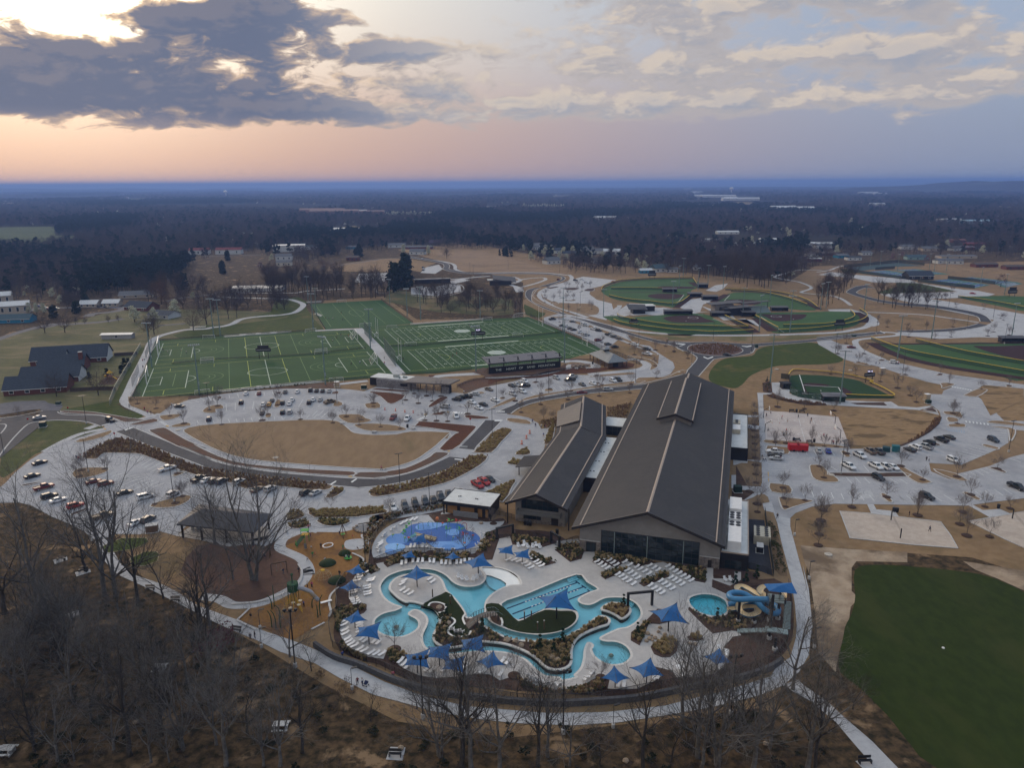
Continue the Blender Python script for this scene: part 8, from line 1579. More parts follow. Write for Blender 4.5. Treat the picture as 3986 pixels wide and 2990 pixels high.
for x in(0,L):
 MB().tube([(x,0,0),(x,0,2.9)],.16,7).build('post',black,vk)
MB().add([(0,0,1.5),(L,0,1.5),(L,0,2.45),(0,0,2.45)],[(0,1,2,3)]).build('net',mesh_mat('net_mesh',(.1,.1,.1),.22),vk);VK=Kit(vk)
VK.put(nw[0],ang(*nw),'volleyball net with black posts on the near sand court');VK.put(P1('Q 417,288'),ang(*nw),'volleyball net with black posts on the right sand court')
for q,lb in(('M 206,73','round pale manhole cover in the oval lawn'),('R 290,171','round concrete manhole ring on the bare soil'),('P 241,193','round manhole in the mulch median'),('I 410,165','round manhole on the bank behind the hall roof'),('J 234,159','round manhole on the straw slope'),('K 69,161','round manhole above the small ball field'),('F 384,290','dark manhole in the path junction')):
 p=P1(q,.2);tag(MB().lathe(p,[(1.0,-.15),(1.0,.12),(.9,.16),(.35,.16),(.3,.1)],16).build('manhole',mat('manhole_concrete',(.42,.38,.33),(.36,.33,.28),2)),lb,'manhole')
for q,h_,rd_,lb in(('B 43,52',42,11,'white water tower on the far horizon'),('DD 248,43',44,12,'faint white water tower on the right horizon')):
 p=P1(q);p=Vector((p.x/p.length*6500,p.y/p.length*6500,drop(6500)));r=thing('water_tower',lb,'water tower',p);MB().lathe((0,0,0),[(5,0),(4,h_*.4),(5,h_*.75)],12).build('tower_stem',white_m,r);MB().lathe((0,0,h_*.75),[(5,0),(rd_*1.3,6),(rd_*1.4,12),(rd_,19),(3,22)],14).build('tank',white_m,r)
# pool furniture
sail=mat('blue_shade_cloth',(.022,.115,.30),(.018,.098,.26),1.2,.75,coord='obj')
def umbrella_kit():
 r=thing('shade_umbrella','x','umbrella');MB().tube([(0,0,0),(0,0,3.3)],.09,7).build('pole',black,r)
 g=10;c=MB();V_=[]
 for i in range(g+1):
  for j in range(g+1):
   u,v=i/g*2-1,j/g*2-1;pin=1-.24*(1-v*v);piv=1-.24*(1-u*u);x,y=u*pin*2.0,v*piv*2.0
   m_=max(abs(u),abs(v));V_.append((x,y,3.45-.95*m_**.8+.42*u*v*m_))
 for dz in(0,-.04):
  c.add([(x,y,z+dz)for x,y,z in V_],[((i*(g+1)+j),(i+1)*(g+1)+j,(i+1)*(g+1)+j+1,i*(g+1)+j+1)[::1 if dz==0 else-1]for i in range(g)for j in range(g)])
 c.build('canopy',sail,r,True)
 for u,v in((1,1),(1,-1),(-1,1),(-1,-1)):
  MB().tube([(0,0,3.3),(u*2.05,v*2.05,2.46+.42*u*v)],.035,4).build('rib',black,r)
 return Kit(r)
UK=umbrella_kit()
for q,s,a,lb in(('S 220,103',1.05,.3,'blue umbrella over the four loungers at the splash pad'),('S 193,140',.80,.5,'small blue umbrella left above the upper lounger row'),('S 307,143',.78,.8,'small blue umbrella right above the upper lounger row'),('S 373,174',1.45,.5,'large blue umbrella on the peninsula of white armchairs'),('S 215,203',1.3,.9,'blue umbrella on the round river island deck'),('S 58,184',.95,.7,'blue umbrella left of the pools, top one'),('S 43,226',.95,.8,'blue umbrella left of the pools, second one'),('S 55,310',.98,.7,'blue umbrella left of the circle pool, upper one'),('U 91,106',1.25,.1,'blue umbrella below the circle pool with its dark jet'),('N 315,292',1.0,.1,'blue umbrella by the gate terrace, left one'),('N 350,301',1.0,.1,'blue umbrella by the gate terrace, right one'),('T 210,272',1.75,.2,'largest blue umbrella on the half moon turf'),('U 216,180',1.25,.1,'blue umbrella at the lower left lounger corner'),('U 273,161',1.25,.0,'blue umbrella behind the three headed lamp'),('U 311,189',1.1,.0,'blue umbrella lowest in the lower cluster'),('U 359,140',1.25,.1,'blue umbrella touching the lower river bend'),('U 405,180',1.05,.6,'blue umbrella at the right of the lower cluster'),('V 361,218',1.0,.75,'blue umbrella below the small round pool, left one'),('W 40,278',1.2,.4,'blue umbrella below the small round pool, right one'),('W 91,156',1.6,.2,'wide blue umbrella over the rock garden'),('W 205,246',1.05,.4,'blue umbrella at the lower right deck end')):
 UK.put(P1(q,.13),a,lb,'blue shade umbrellas',s)
def lounge_kit():
 r=thing('sun_lounger','x','sun lounger');bxo('bed',white_m,r,(-.28,0,.30),(1.32,.66,.06))
 b=MB().box((0,0,0),(.72,.66,.06)).build('backrest',white_m,r);b.location=(.68,0,.42);b.rotation_euler=(0,-.42,0)
 for x in(-.7,.25):
  for y in(-.28,.28):
   bxo('leg',white_m,r,(x,y,0),(.06,.06,.3))
 return Kit(r)
LK=lounge_kit()
for lb,q,dx,dy in(('white lounger in the row above the lazy river','S 175,144 186,141 204,138 217,138 229,137 248,138 258,139 278,142 289,143 300,143 317,142 328,141 338,139 350,138',.2,-1),('white lounger in the columns left of the lazy river','S 79,168 71,173 65,180 60,188 97,184 94,189 85,203 85,209 86,218 87,224 50,214 50,220 50,234 53,238 56,243 59,248',1,-.15),('white lounger on the round island deck','S 181,189 176,197 177,212 187,217 198,222 248,184 255,191',1,-.55),('white lounger on the splash pad rim','S 175,41 185,36 200,31 211,29 120,90 120,95',.8,-.6),('pale lounger in the shade of the splash pad umbrella','S 198,100 208,99 229,99 240,99',.2,-1),('white lounger on the lower left bulge of the deck','U 26,48 26,57 28,71 29,80 34,94 38,101 44,107 53,112 67,120 78,124 96,130 109,132 124,133 67,52 66,59 66,66 66,74',1,-.45),('white lounger beside the circle pool umbrella','U 74,93 81,98 104,100 115,103',1,-.8),('white lounger on the gate terrace by the two umbrellas','T 85,121 100,122 113,125 127,130 136,136 144,142 141,114 148,118 157,126 164,131 171,137',1,-.35),('white lounger in the left rows before the tall glass wall','T 314,126 323,132 332,138 341,143 338,118 346,123 355,129 364,135 386,127 399,135 417,140 426,146 392,149 401,155 411,162 420,169 368,159 377,164 386,171 397,177 409,184',1,-.4),('white lounger in the right rows before the tall glass wall','W 47,4 58,9 67,14 36,17 46,23 90,5 99,11 108,17 117,22 126,28 136,33 145,39 97,32 106,37 115,42 124,48 73,40 82,46 91,52 101,58 49,50 58,57 68,62 77,68',1,-.4),('white lounger among the lower cluster of umbrellas','U 172,151 182,158 190,165 240,172 252,176 284,172 340,166 370,150 328,180 380,176 V 70,151 84,154 24,176 66,184',1,-.7),('white lounger under the umbrellas at the lower right','V 370,212 384,212 W 58,266 66,264 210,200 228,210 216,238 208,242',.6,-.8)):
 for p in P(q,.14):
  LK.put(p,ang(p,p+(pt('S',1000+dx*50,1000+dy*50)-pt('S',1000,1000)))+RN.uniform(-.08,.08),lb,lb.replace('lounger','loungers'))
def chair_kit():
 r=thing('deck_armchair','x','armchair');bxo('seat',white_m,r,(0,0,.3),(.6,.6,.05));b=MB().box((0,0,0),(.6,.06,.85)).build('backrest',white_m,r);b.location=(0,.28,.3);b.rotation_euler=(-.35,0,0)
 for s in(-.36,.36):
  bxo('armrest',white_m,r,(s,-.02,.55),(.14,.75,.04));bxo('leg',white_m,r,(s,-.3,0),(.07,.07,.55));bxo('leg',white_m,r,(s,.3,0),(.07,.07,.55))
 return Kit(r)
AK=chair_kit()
for lb,q,a in(('white armchair in the arc on the beach peninsula','S 322,181 332,186 344,188 359,188 369,184 377,176',0),('white rocking armchair on the left turf tip','U 305,70 316,76 330,76',2.9),('white armchair on the left rim of the splash pad','S 157,52 148,58 131,69 127,74 112,105 116,113',-1.9),('white armchair on the right rim of the splash pad','S 386,72 386,79 371,102 378,97',1.5),('small white chair along the lower splash pad fence','S 266,110 270,110 275,111 280,110 308,110',2.9),('white armchair in the row at the lowest river bend','V 136,191 144,196 152,199 160,203 170,208 187,212 202,214 216,216',3.3),('white armchair right of the lowest river bend','V 284,200 294,193 302,186',3.9),('white chair at the terrace tables','T 112,88 128,82 136,90 149,90 159,86 167,91',.4),('white chair on the little terrace by the slide','W 226,39 238,39',.5)):
 for p in P(q,.14):
  AK.put(p,a+RN.uniform(-.3,.3),lb,lb.replace('chair ','chairs '),1.15)
tk_=thing('round_table','x','table');MB().lathe((0,0,.7),[(.55,0),(.55,.05)],14).build('table_top',white_m,tk_);MB().tube([(0,0,0),(0,0,.7)],.06,5).build('stem',white_m,tk_);TK=Kit(tk_)
for q,lb in(('T 124,88','round white table on the terrace, left'),('T 158,88','round white table on the terrace, right'),('W 118,250','round white table on the lower right deck')):
 TK.put(P1(q,.14),0,lb,None,1.4 if 'lower' in lb else 1)
for q,lb in(('T 124,231 248,187','white and blue lane rope, left one in the lap pool'),('T 140,243 266,197','white and blue lane rope, right one in the lap pool')):
 a,b=P(q,-.06);r=thing('lane_rope',lb,'lane rope',a,ang(a,b));L=(b-a).length;n=28
 for i in range(n):
  bxo('float',white_m if i%2 else sail,r,(L*(i+.5)/n,0,0),(L/n*.8,.22,.12))
rk=[]
for i in range(3):
 rr_=random.Random(i);m_=MB();m_.lathe((0,0,-.1),[(.5,0),(.8,.2),(.75,.5),(.45,.75),(.1,.82)],9);m_.v=[(x*rr_.uniform(.75,1.2),y*rr_.uniform(.75,1.2),z*rr_.uniform(.85,1.1))for x,y,z in m_.v]
 rk.append(m_.mesh('boulder',mat('tan_boulder',(.34,.265,.19),(.22,.165,.12),2.2,.9,coord='obj')))
for k,(lb,q,s0,s1)in enumerate((('tan boulder on the river island mulch','V 83,96 104,99 119,109 198,143 213,148',.8,1.1),('tan boulder in the left turf planters','S 272,258 288,308 296,297 U 322,89',.7,1.0),('tan boulder in the deck planters','U 184,135 S 110,160 144,144 N 262,215',.6,.9),('rust brown rock in the rock garden stream','W 43,162 52,166 60,172 54,178 48,174 72,148 68,158 84,164 142,186 154,188 147,198 178,125 170,120 233,82 40,179',.35,.7),('rim stone around the little gravel pond','Y 352,42 356,47 362,51 370,53 380,54 390,53 398,50 405,45 408,39 406,33 400,30 392,29 360,36 420,34 414,41 392,70 396,76',.45,.7),('flat boulder of the plaza bed','I 184,154 189,151 194,153 198,150 203,152 207,150 211,153 201,156 192,156 215,150',.6,1.1),('pale rock in the foreground leaf litter','b 193,250 434,221 a 248,228 X 222,258',.6,.8))):
 for i,p in enumerate(P(q,.2)):
  o=link('boulder',rk[i%3],None);o.location=p;s_=RN.uniform(s0,s1);o.scale=(s_,s_,s_);o.rotation_euler=(0,0,i*1.3);tag(o,lb,'rock',lb.replace('boulder','boulders').replace('rock ','rocks ').replace('stone ','stones '))
pw=thing('post_light','x','post light');MB().tube([(0,0,0),(0,0,2.0)],.13,6).build('post',MT['timber_post'],pw);MB().lathe((0,0,2.0),[(.14,0),(.2,.12),(.1,.22)],8).build('lamp',kerbm,pw);PWK=Kit(pw)
for q,lb in(('T 127,275','timber post on the half moon turf, left by the lap pool'),('T 145,273','timber post on the half moon turf, right by the lap pool'),('T 161,303','timber post on the lower half moon turf, left'),('T 178,299','timber post on the lower half moon turf, right'),('S 255,229','timber post on the left turf near the island deck'),('S 301,247','timber post on the left turf by the main pool')):
 PWK.put(P1(q,.25),0,lb)
for q,lb in(('S 162,308','dark rocky jet in the circle pool'),('V 351,136','dark jet stone in the small round pool')):
 o=link('jet_rock',rk[0],None,loc=P1(q,-.5));o.scale=(.7,.7,.6);tag(o,lb,'rock')
br=thing('timber_bridge','arched timber footbridge with dark steel rails between the two turf islands','bridge');A,B=P1('U 366,41',1.5),P1('V 54,26',1.5);n=26;tw=mat('grey_timber',(.20,.165,.14),(.15,.125,.108),2,.85,coord='obj')
for i in range(n):
 p=A.lerp(B,i/(n-1));p.z=1.5+.35*sin(pi*i/(n-1));bxo('plank',tw,br,p,((B-A).length/n*.9,2.0,.08),ang(A,B))
sd_=Vector((-sin(ang(A,B)),cos(ang(A,B)),0));C0=P1('U 345,60',.3);Dn=P1('V 66,34',.3)
for i in range(8):
 bxo('step',tw,br,C0.lerp(A,(i+.3)/8),(.42,2.0,.1),ang(C0,A))
for s in(-1,1):
 e=[C0+sd_*s+Vector((0,0,1)),A+sd_*s+Vector((0,0,1.05)),A.lerp(B,.5)+sd_*s+Vector((0,0,1.4)),B+sd_*s+Vector((0,0,1.05)),Dn+sd_*s+Vector((0,0,1))]
 MB().tube(e,.05,5).build('handrail',galv,br)
 for k in range(9):
  p=A.lerp(B,k/8)+sd_*s;bxo('rail_post',black,br,(p.x,p.y,1.5),(.1,.1,1.1+.3*sin(pi*k/8)))
for p in(A,B):
 for s in(-.95,.95):
  bxo('post',black,br,(p.x+sd_.x*s,p.y+sd_.y*s,-.9),(.24,.24,2.5))
ws=thing('water_slide','tall water slide tower with looping cream flume and blue tube beside the small pool','water slide');wp=lambda x,y,z:pt('W',x,y,z)
tubem=mat('slide_blue',(.055,.20,.38),(.05,.18,.34),.5,.4,coord='obj');cream=mat('slide_cream',(.60,.475,.29),(.54,.425,.26),.6,.4,coord='obj')
MB().tube(cat([wp(*q)for q in((1640,405,6.5),(1450,402,6.1),(1300,405,5.7),(1200,392,5.4),(1170,350,5.2),(1230,325,5),(1340,335,4.7),(1430,385,4.3),(1500,440,3.8),(1570,510,3.3),(1650,560,2.8),(1730,570,2.4),(1740,500,2.1),(1620,450,1.8),(1450,440,1.5),(1250,450,1.2),(1165,465,.7))],5,False),.62,10).build('slide_tube',tubem,ws,True)
def flume(pts,r,th,m,nm):
 pts=cat([wp(*q)for q in pts],5,False);mb=MB();n=8;vs=[]
 for i,p in enumerate(pts):
  t=(pts[min(i+1,len(pts)-1)]-pts[max(i-1,0)]);sd2=Vector((t.y,-t.x,0)).normalized()
  vs+=[p+sd2*cos(pi+pi*k/n)*(r+th)+Vector((0,0,sin(pi+pi*k/n)*(r+th)*.8+.3))for k in range(n+1)]
 k1=n+1;mb.add(vs,[(i*k1+k,i*k1+k+1,(i+1)*k1+k+1,(i+1)*k1+k)for i in range(len(pts)-1)for k in range(n)]);mb.build(nm,m,ws,True)
FLP=((1800,420,6.4),(1800,310,6.0),(1700,262,5.7),(1580,262,5.4),(1530,310,5.1),(1580,365,4.8),(1520,360,4.5),(1420,300,4.2),(1330,255,3.9),(1265,270,3.6),(1300,320,3.3),(1420,345,3.0),(1480,390,2.7),(1380,430,2.5),(1290,470,2.3),(1300,550,2.1),(1400,600,1.9),(1500,570,1.7),(1490,510,1.5),(1400,500,1.3),(1280,515,1.0),(1150,530,.6))
flume(FLP,.72,0,cream,'flume');flume(FLP,.72,.06,tubem,'flume_underside')
for q,z in(((1275,672),5.2),((1640,872),10.4),((1705,1005),3),((1460,690),1.6),((1640,660),6),((1740,640),6.4)):
 b=P1('= W %g,%g'%q);MB().tube([b,b+Vector((0,0,z))],.3,9).build('column',black,ws);MB().lathe(b,[(.55,0),(.55,.7),(.5,.75)],10).build('footing',kerbm,ws)
sx,sy=P1('W 335,152'),P1('W 328,174');tc_=P1('W 338,140')
bxo('platform',galv,ws,(tc_.x,tc_.y,6.2),(3.2,3.2,.2),BA);bxo('landing',galv,ws,tuple(P1('W 343,181').xy)+(2.6,),(4.4,1.8,.2),BA)
for i in range(20):
 a_,b_=P1('W 357,176'),P1('W 357,148');p=a_.lerp(b_,i/19);bxo('step',galv,ws,(p.x+.8,p.y,2.7+i*.185),(1.5,.36,.07),BA)
for x in(.05,1.55):
 MB().tube([(a_.x+x,a_.y,3.7),(b_.x+x,b_.y,7.4)],.05,4).build('handrail',black,ws)
for i in range(10):
 a_,b_=P1('W 260,158'),P1('W 324,178');p=a_.lerp(b_,i/9);bxo('ramp_step',galv,ws,(p.x,p.y,.3+i*.24),(1.2,1.5,.07),BA)
sh_=MB();c=Vector((tc_.x+.8,tc_.y,9.2));g=[c+Vector((x,y,z))for x,y,z in((-3,-1.6,-.2),(3,-1.6,-.9),(3,1.8,-.2),(-3,1.8,-.5))];sh_.add(g+[c+Vector((0,0,.25))],[(0,1,4),(1,2,4),(2,3,4),(3,0,4)]);sh_.build('shade_sail',sail,ws)
for dx_,dy_ in((-1.5,-1.5),(1.5,-1.5),(-1.5,1.5),(1.5,1.5)):
 bxo('tower_post',black,ws,(tc_.x+dx_,tc_.y+dy_,0),(.18,.18,7.3))
fr2=MB()
for z in(6.8,7.3):
 fr2.ribbon([Vector((tc_.x+x*1.6,tc_.y+y*1.6,z))for x,y in((-1,-1),(1,-1),(1,1),(-1,1))],.06,None,True,th=.06)
fr2.build('guard_rail',black,ws)
gr,rd_,og,tl=flat('play_green',(.06,.30,.06)),flat('play_red',(.42,.04,.035)),flat('play_orange',(.62,.20,.08)),flat('play_teal',(.10,.30,.34))
wt=thing('splash_slide','cream splash pad slide with teal stairs and green leaf tower','water slide');np_=lambda x,y,z:pt('N',x,y,z)
top,mid_,end=np_(600,1190,2.1),np_(700,1215,1.1),np_(820,1245,.45)
o=MB();o.ribbon(cat([top,mid_,end],5,False),1.6,None,th=.12);o.build('slide_bed',cream,wt)
for s in(-.8,.8):
 MB().ribbon([p+Vector((0,0,.22))for p in cat([top,mid_,end],5,False)],.12,None,side=s,th=.4).build('slide_side',cream,wt)
for i in range(7):
 p=np_(520,1240,.2).lerp(top,i/6);bxo('step',tl,wt,(p.x,p.y,p.z-.1),(.5,1.3,.1),.3)
for x,y in((560,1240),(560,1180),(600,1250),(500,1250)):
 b=np_(x,y,0);MB().tube([b,b+Vector((0,0,3.2))],.07,5).build('post',tl,wt)
for i in range(12):
 o=MB().lathe((0,0,0),[(.1,0),(.38,.1),(.1,.2)],8).build('leaf',gr,wt);b=np_(480+i*5,1240-i*6,0);o.location=b+Vector((RN.uniform(-.5,.5),RN.uniform(-.4,.4),1.2+i*.2));o.rotation_euler=(RN.uniform(-.6,.6),RN.uniform(-.6,.6),0)
def feature(q,h_,kind,m,lb):
 r=thing('splash_feature',lb,'water spray',P1(q,.2));MB().tube([(0,0,0),(.1,0,h_*.6),(.25 if kind!='hoop' else 0,0,h_)],.06,6).build('pipe',gr if m is not gr else tl,r)
 if kind=='drop':
  MB().lathe((.25,0,h_),[(.05,-.1),(.45,.5),(.4,1.0),(.05,1.3)],10).build('drop_bucket',m,r)
 elif kind=='hoop':
  MB().tube([(.7*cos(t)+.7,0,h_+.7*sin(t))for t in[pi-pi*i/10 for i in range(11)]]+[(1.4,0,0)],.07,6).build('hoop',m,r)
 elif kind=='leaf':
  for a in(0,2.1,4.2):
   o=MB().add([(0,0,0),(.7,.3,.25),(1.4,0,.1),(.7,-.3,.25)],[(0,1,2,3),(3,2,1,0)]).build('leaf',m,r);o.location=(.25,0,h_);o.rotation_euler=(0,-.3,a)
 else:
  MB().lathe((.25,0,h_),[(.06,0),(.35,.12),(.38,.22),(.1,.25)],8).build('flower',m,r);MB().lathe((.25,0,h_+.25),[(.14,0),(.1,.1)],7).build('flower_heart',og,r)
for a in(('N 166,228',2.6,'drop',og,'orange drop bucket spray rising over the splash pad'),('N 126,228',1.6,'hoop',galv,'grey arch spray by the cream slide'),('N 147,222',1.0,'hoop',tl,'teal arch spray at the upper rim'),('N 187,245',2.4,'leaf',gr,'green leaf spray left of centre'),('N 193,235',3.4,'leaf',gr,'tall green twig spray at the pad centre'),('N 209,233',3.0,'leaf',rd_,'red twig spray beside the tall green one'),('N 215,244',2.2,'leaf',gr,'green leaf spray right of centre'),('N 220,230',1.6,'hoop',rd_,'red arch spray at the right'),('N 223,256',2.2,'leaf',rd_,'red and green spray at the right rim'),('N 177,222',1.0,'flower',rd_,'red flower spray, left'),('N 188,220',1.6,'flower',rd_,'red flower spray, right'),('N 80,271',1.2,'flower',tl,'small teal spout on the pale blue circle'),('N 70,245',.7,'flower',gr,'green frog spout on the left circle'),('N 96,255',1.2,'flower',gr,'green and orange flower spout by the leaf tower'),('N 104,255',1.2,'flower',rd_,'red flower spout by the leaf tower'),('N 200,252',.9,'flower',tl,'teal spout in the royal blue'),('N 242,248',.9,'flower',rd_,'red spout at the far right rim'),('N 224,265',1.0,'flower',og,'orange spout at the lower right rim')):
 feature(*a)
# playground
dg_,yl_,tm_=flat('play_dark_green',(.022,.07,.028)),flat('play_yellow',(.50,.29,.02)),MT['timber_post']
yp=lambda x,y,z=0:pt('Y',x,y,z)
pt_=thing('climbing_tower','green climbing ramp and slide tower at the top of the wood chip yard','play tower')
for x,y in((945,495),(1065,475),(1120,400),(1010,400),(930,470)):
 b=yp(x,y);MB().tube([b,b+Vector((0,0,3.6 if x>1000 else 1.6))],.08,6).build('post',gr,pt_)
a,b=yp(930,470),yp(1050,430);o=MB();o.ribbon([Vector((a.x,a.y,.3)),Vector((b.x,b.y,2.4))],1.6,None,th=.1);o.build('climbing_ramp',dg_,pt_)
o=MB();o.ribbon([yp(1060,430,2.4),yp(1070,500,.3)],.7,None,th=.1);o.build('slide',mat('slide_grey',(.30,.33,.35),(.27,.3,.32)),pt_);c=yp(1070,415);bxo('deck',yl_,pt_,(c.x,c.y,2.4),(1.8,1.6,.1));bxo('roof',gr,pt_,(c.x,c.y,3.6),(2,1.6,.1))
def logswing(a,b,h_,lb,seat=True):
 A,B=yp(*a),yp(*b);r=thing('swing',lb,'swing',A,ang(A,B));L=(B-A).length
 MB().tube([(0,0,h_),(L,0,h_*1.03)],.14,6).build('beam',tm_,r)
 for x in(0,L):
  for s in(-.8,.8):
   MB().tube([(x,s,0),(x,0,h_)],.12,5).build('leg',tm_,r)
 for x in(L*.35,L*.65):
  MB().tube([(x,0,h_),(x,.1,.6)],.02,4).build('chain',galv,r);bxo('seat',black,r,(x,.1,.5),(.5,.25,.06))
logswing((580,870),(800,830),2.7,'timber beam swing below the path bend');logswing((330,640),(560,620),2.7,'timber beam swing in the shade of the big tree')
tr_=thing('tripod_swing','timber tripod basket swing near the top of the yard','swing');apx=yp(1605,170);apx=Vector((yp(1605,320).x,yp(1605,320).y,3.6))
for x,y in((1555,290),(1650,285),(1610,370)):
 MB().tube([yp(x,y),apx],.1,5).build('leg',tm_,tr_)
MB().lathe((apx.x,apx.y,.5),[(.5,0),(.6,.1)],12).build('basket',gr,tr_);MB().tube([apx,apx-Vector((0,0,3))],.03,4).build('rope',black,tr_)
rg=thing('spinner_ring','white spinning ring standing in the wood chips','play ring',yp(1390,490));MB().tube([(1.3*cos(t),1.3*sin(t),.7+.1*cos(t))for t in[i*pi/12 for i in range(25)]],.14,6).build('ring',white_m,rg)
for t in(0,2.1,4.2):
 MB().tube([(1.3*cos(t),1.3*sin(t),0),(1.3*cos(t),1.3*sin(t),.7)],.05,4).build('leg',galv,rg)
for q,s_,lb in(((1628,580),.75,'small round turf mound beside the spinner'),((1383,720),1.0,'turf mound in the middle of the wood chip yard'),((1515,968),1.0,'turf mound by the pool fence')):
 p=yp(*q);tag(MB().lathe(p,[(2.2*s_,0),(2.0*s_,.35),(1.4*s_,.8),(.6*s_,1.05),(.05,1.1)],22).build('turf_mound',mat('mound_turf',(.022,.036,.011),(.016,.027,.008),1.5,.9),smooth=True),lb,'mound')
spn=thing('merry_go_round','green dish spinner with children riding','spinner',yp(1678,655));MB().lathe((0,0,0),[(.2,0),(.95,.35),(1.0,.5),(.8,.45)],14).build('dish',gr,spn);MB().tube([(0,0,.2),(0,0,1.2)],.06,5).build('pole',galv,spn)
dm=thing('rope_dome','yellow capped rope dome climber','climbing dome',yp(1320,915));MB().lathe((0,0,1.9),[(.6,0),(.5,.15),(.1,.22)],10).build('cap',yl_,dm);rp=MB()
for i in range(10):
 t=i*pi/5;rp.tube([(2.2*cos(t),2.2*sin(t),0),(1.9*cos(t),1.9*sin(t),.9),(1.2*cos(t),1.2*sin(t),1.6),(.4*cos(t),.4*sin(t),1.95)],.035,4)
for rr_,z in((2.1,.4),(1.85,1.0),(1.3,1.5)):
 rp.tube([(rr_*cos(i*pi/8),rr_*sin(i*pi/8),z)for i in range(17)],.03,4)
rp.build('rope_net',flat('straw_rope',(.42,.34,.2)),dm,kind='stuff')
nt=thing('net_tower','tall green crow nest tower with yellow climbing nets and grey tube slide','play tower',yp(905,1300));o0=yp(905,1300)
for x in(-.9,.9):
 for y in(-.9,.9):
  MB().tube([(x,y,0),(x,y,5.2)],.09,6).build('post',dg_,nt)
MB().tube([(0,0,0),(0,0,7.6)],.14,7).build('mast',dg_,nt);MB().lathe((0,0,3.4),[(1.1,0),(1.2,.2),(1.25,1.9),(1.2,2.0)],12).build('nest',mat('nest_green',(.03,.09,.04),(.02,.065,.03),2,coord='obj'),nt);MB().lathe((0,0,7.3),[(.3,0),(.35,.3),(.1,.5)],8).build('mast_cap',dg_,nt)
MB().tube([Vector(q)for q in((.6,0,4.2),(2,.5,3.7),(3.6,.8,2.7),(4.8,.3,1.6),(5.6,0,.9))],.5,9).build('tube_slide',mat('tube_grey',(.33,.33,.35),(.29,.29,.31),1,coord='obj'),nt,True);o=bxo('slide_end',white_m,nt,(7.2,.3,.4),(2.6,.7,.12),.5)
rp=MB();A_=((-5,-1.5,.4),(5.5,-.2,2.0),(1.2,-4.4,.2),(-1.5,-4.8,.2),(3,-4,.2))
for e in A_:
 for k in range(7):
  z=1.2+k*.35;rp.tube([(0,0,z),(e[0],e[1],e[2]+k*.16)],.03,3,False)
 for k in range(1,9):
  t=k/9;rp.tube([(e[0]*t,e[1]*t,1.2*(1-t)+e[2]*t),(e[0]*t,e[1]*t,3.3*(1-t)+(e[2]+1)*t)],.025,3,False)
rp.build('climbing_net',yl_,nt,kind='stuff')
for x,y in((890,1280),(990,1250),(850,1355),(970,1310)):
 MB().lathe(Vector((pt('Y',x,y,1.6).x-o0.x,pt('Y',x,y,1.6).y-o0.y,1.6)),[(.45,0),(.45,.08)],10).build('pod',flat('pod_cream',(.6,.5,.34)),nt)
for i,(x,y,h_,l_)in enumerate(((585,1375,3.6,-.8),(622,1340,5.4,0),(585,1640,4.2,-.7),(645,1655,4.6,-.9),(705,1500,3.2,-.9),(710,1650,3.4,-.2),(1163,1358,2.6,.6),(1278,1465,5.2,.8),(1245,1497,3.4,-.2))):
 p=yp(x,y);tag(MB().tube([p,p+Vector((0,0,h_*.5)),p+Vector((l_*.3,0,h_*.8)),p+Vector((l_,0,h_))],[.13,.12,.1,.07],6).build('reed_pole',dg_),'curved dark green reed pole of the climbing yard, %s from the left'%ORD[i],'play pole','green reed poles of the climbing yard')
sheet('gravel_pond',ell(yp(1915,215,.2),2.9,2.6),mat('pond_gravel',(.085,.10,.125),(.06,.07,.09),3,.4),.2)
sp_=thing('school_play_set','yellow topped play set in the school yard','play tower',P1('F 238,180'))
for x in(-1,1):
 for y in(-1,1):
  bxo('post',redroof,sp_,(x,y,0),(.2,.2,3.2))
bxo('deck',redroof,sp_,(0,0,1.5),(2.2,2.2,.15));MB().lathe((0,0,3.2),[(1.7,0),(.2,1.2)],4).build('roof',yl_,sp_);o=MB();o.ribbon([Vector((1,0,1.5)),Vector((3.6,-.8,.2))],.8,None,th=.1);o.build('slide',yl_,sp_);bxo('side_cube',yl_,sp_,(-2.2,-.5,1.2),(.9,.9,.9))
sheet('play_bark',P('F 210,193 227,177 260,174 243,193'),mulch,.06)
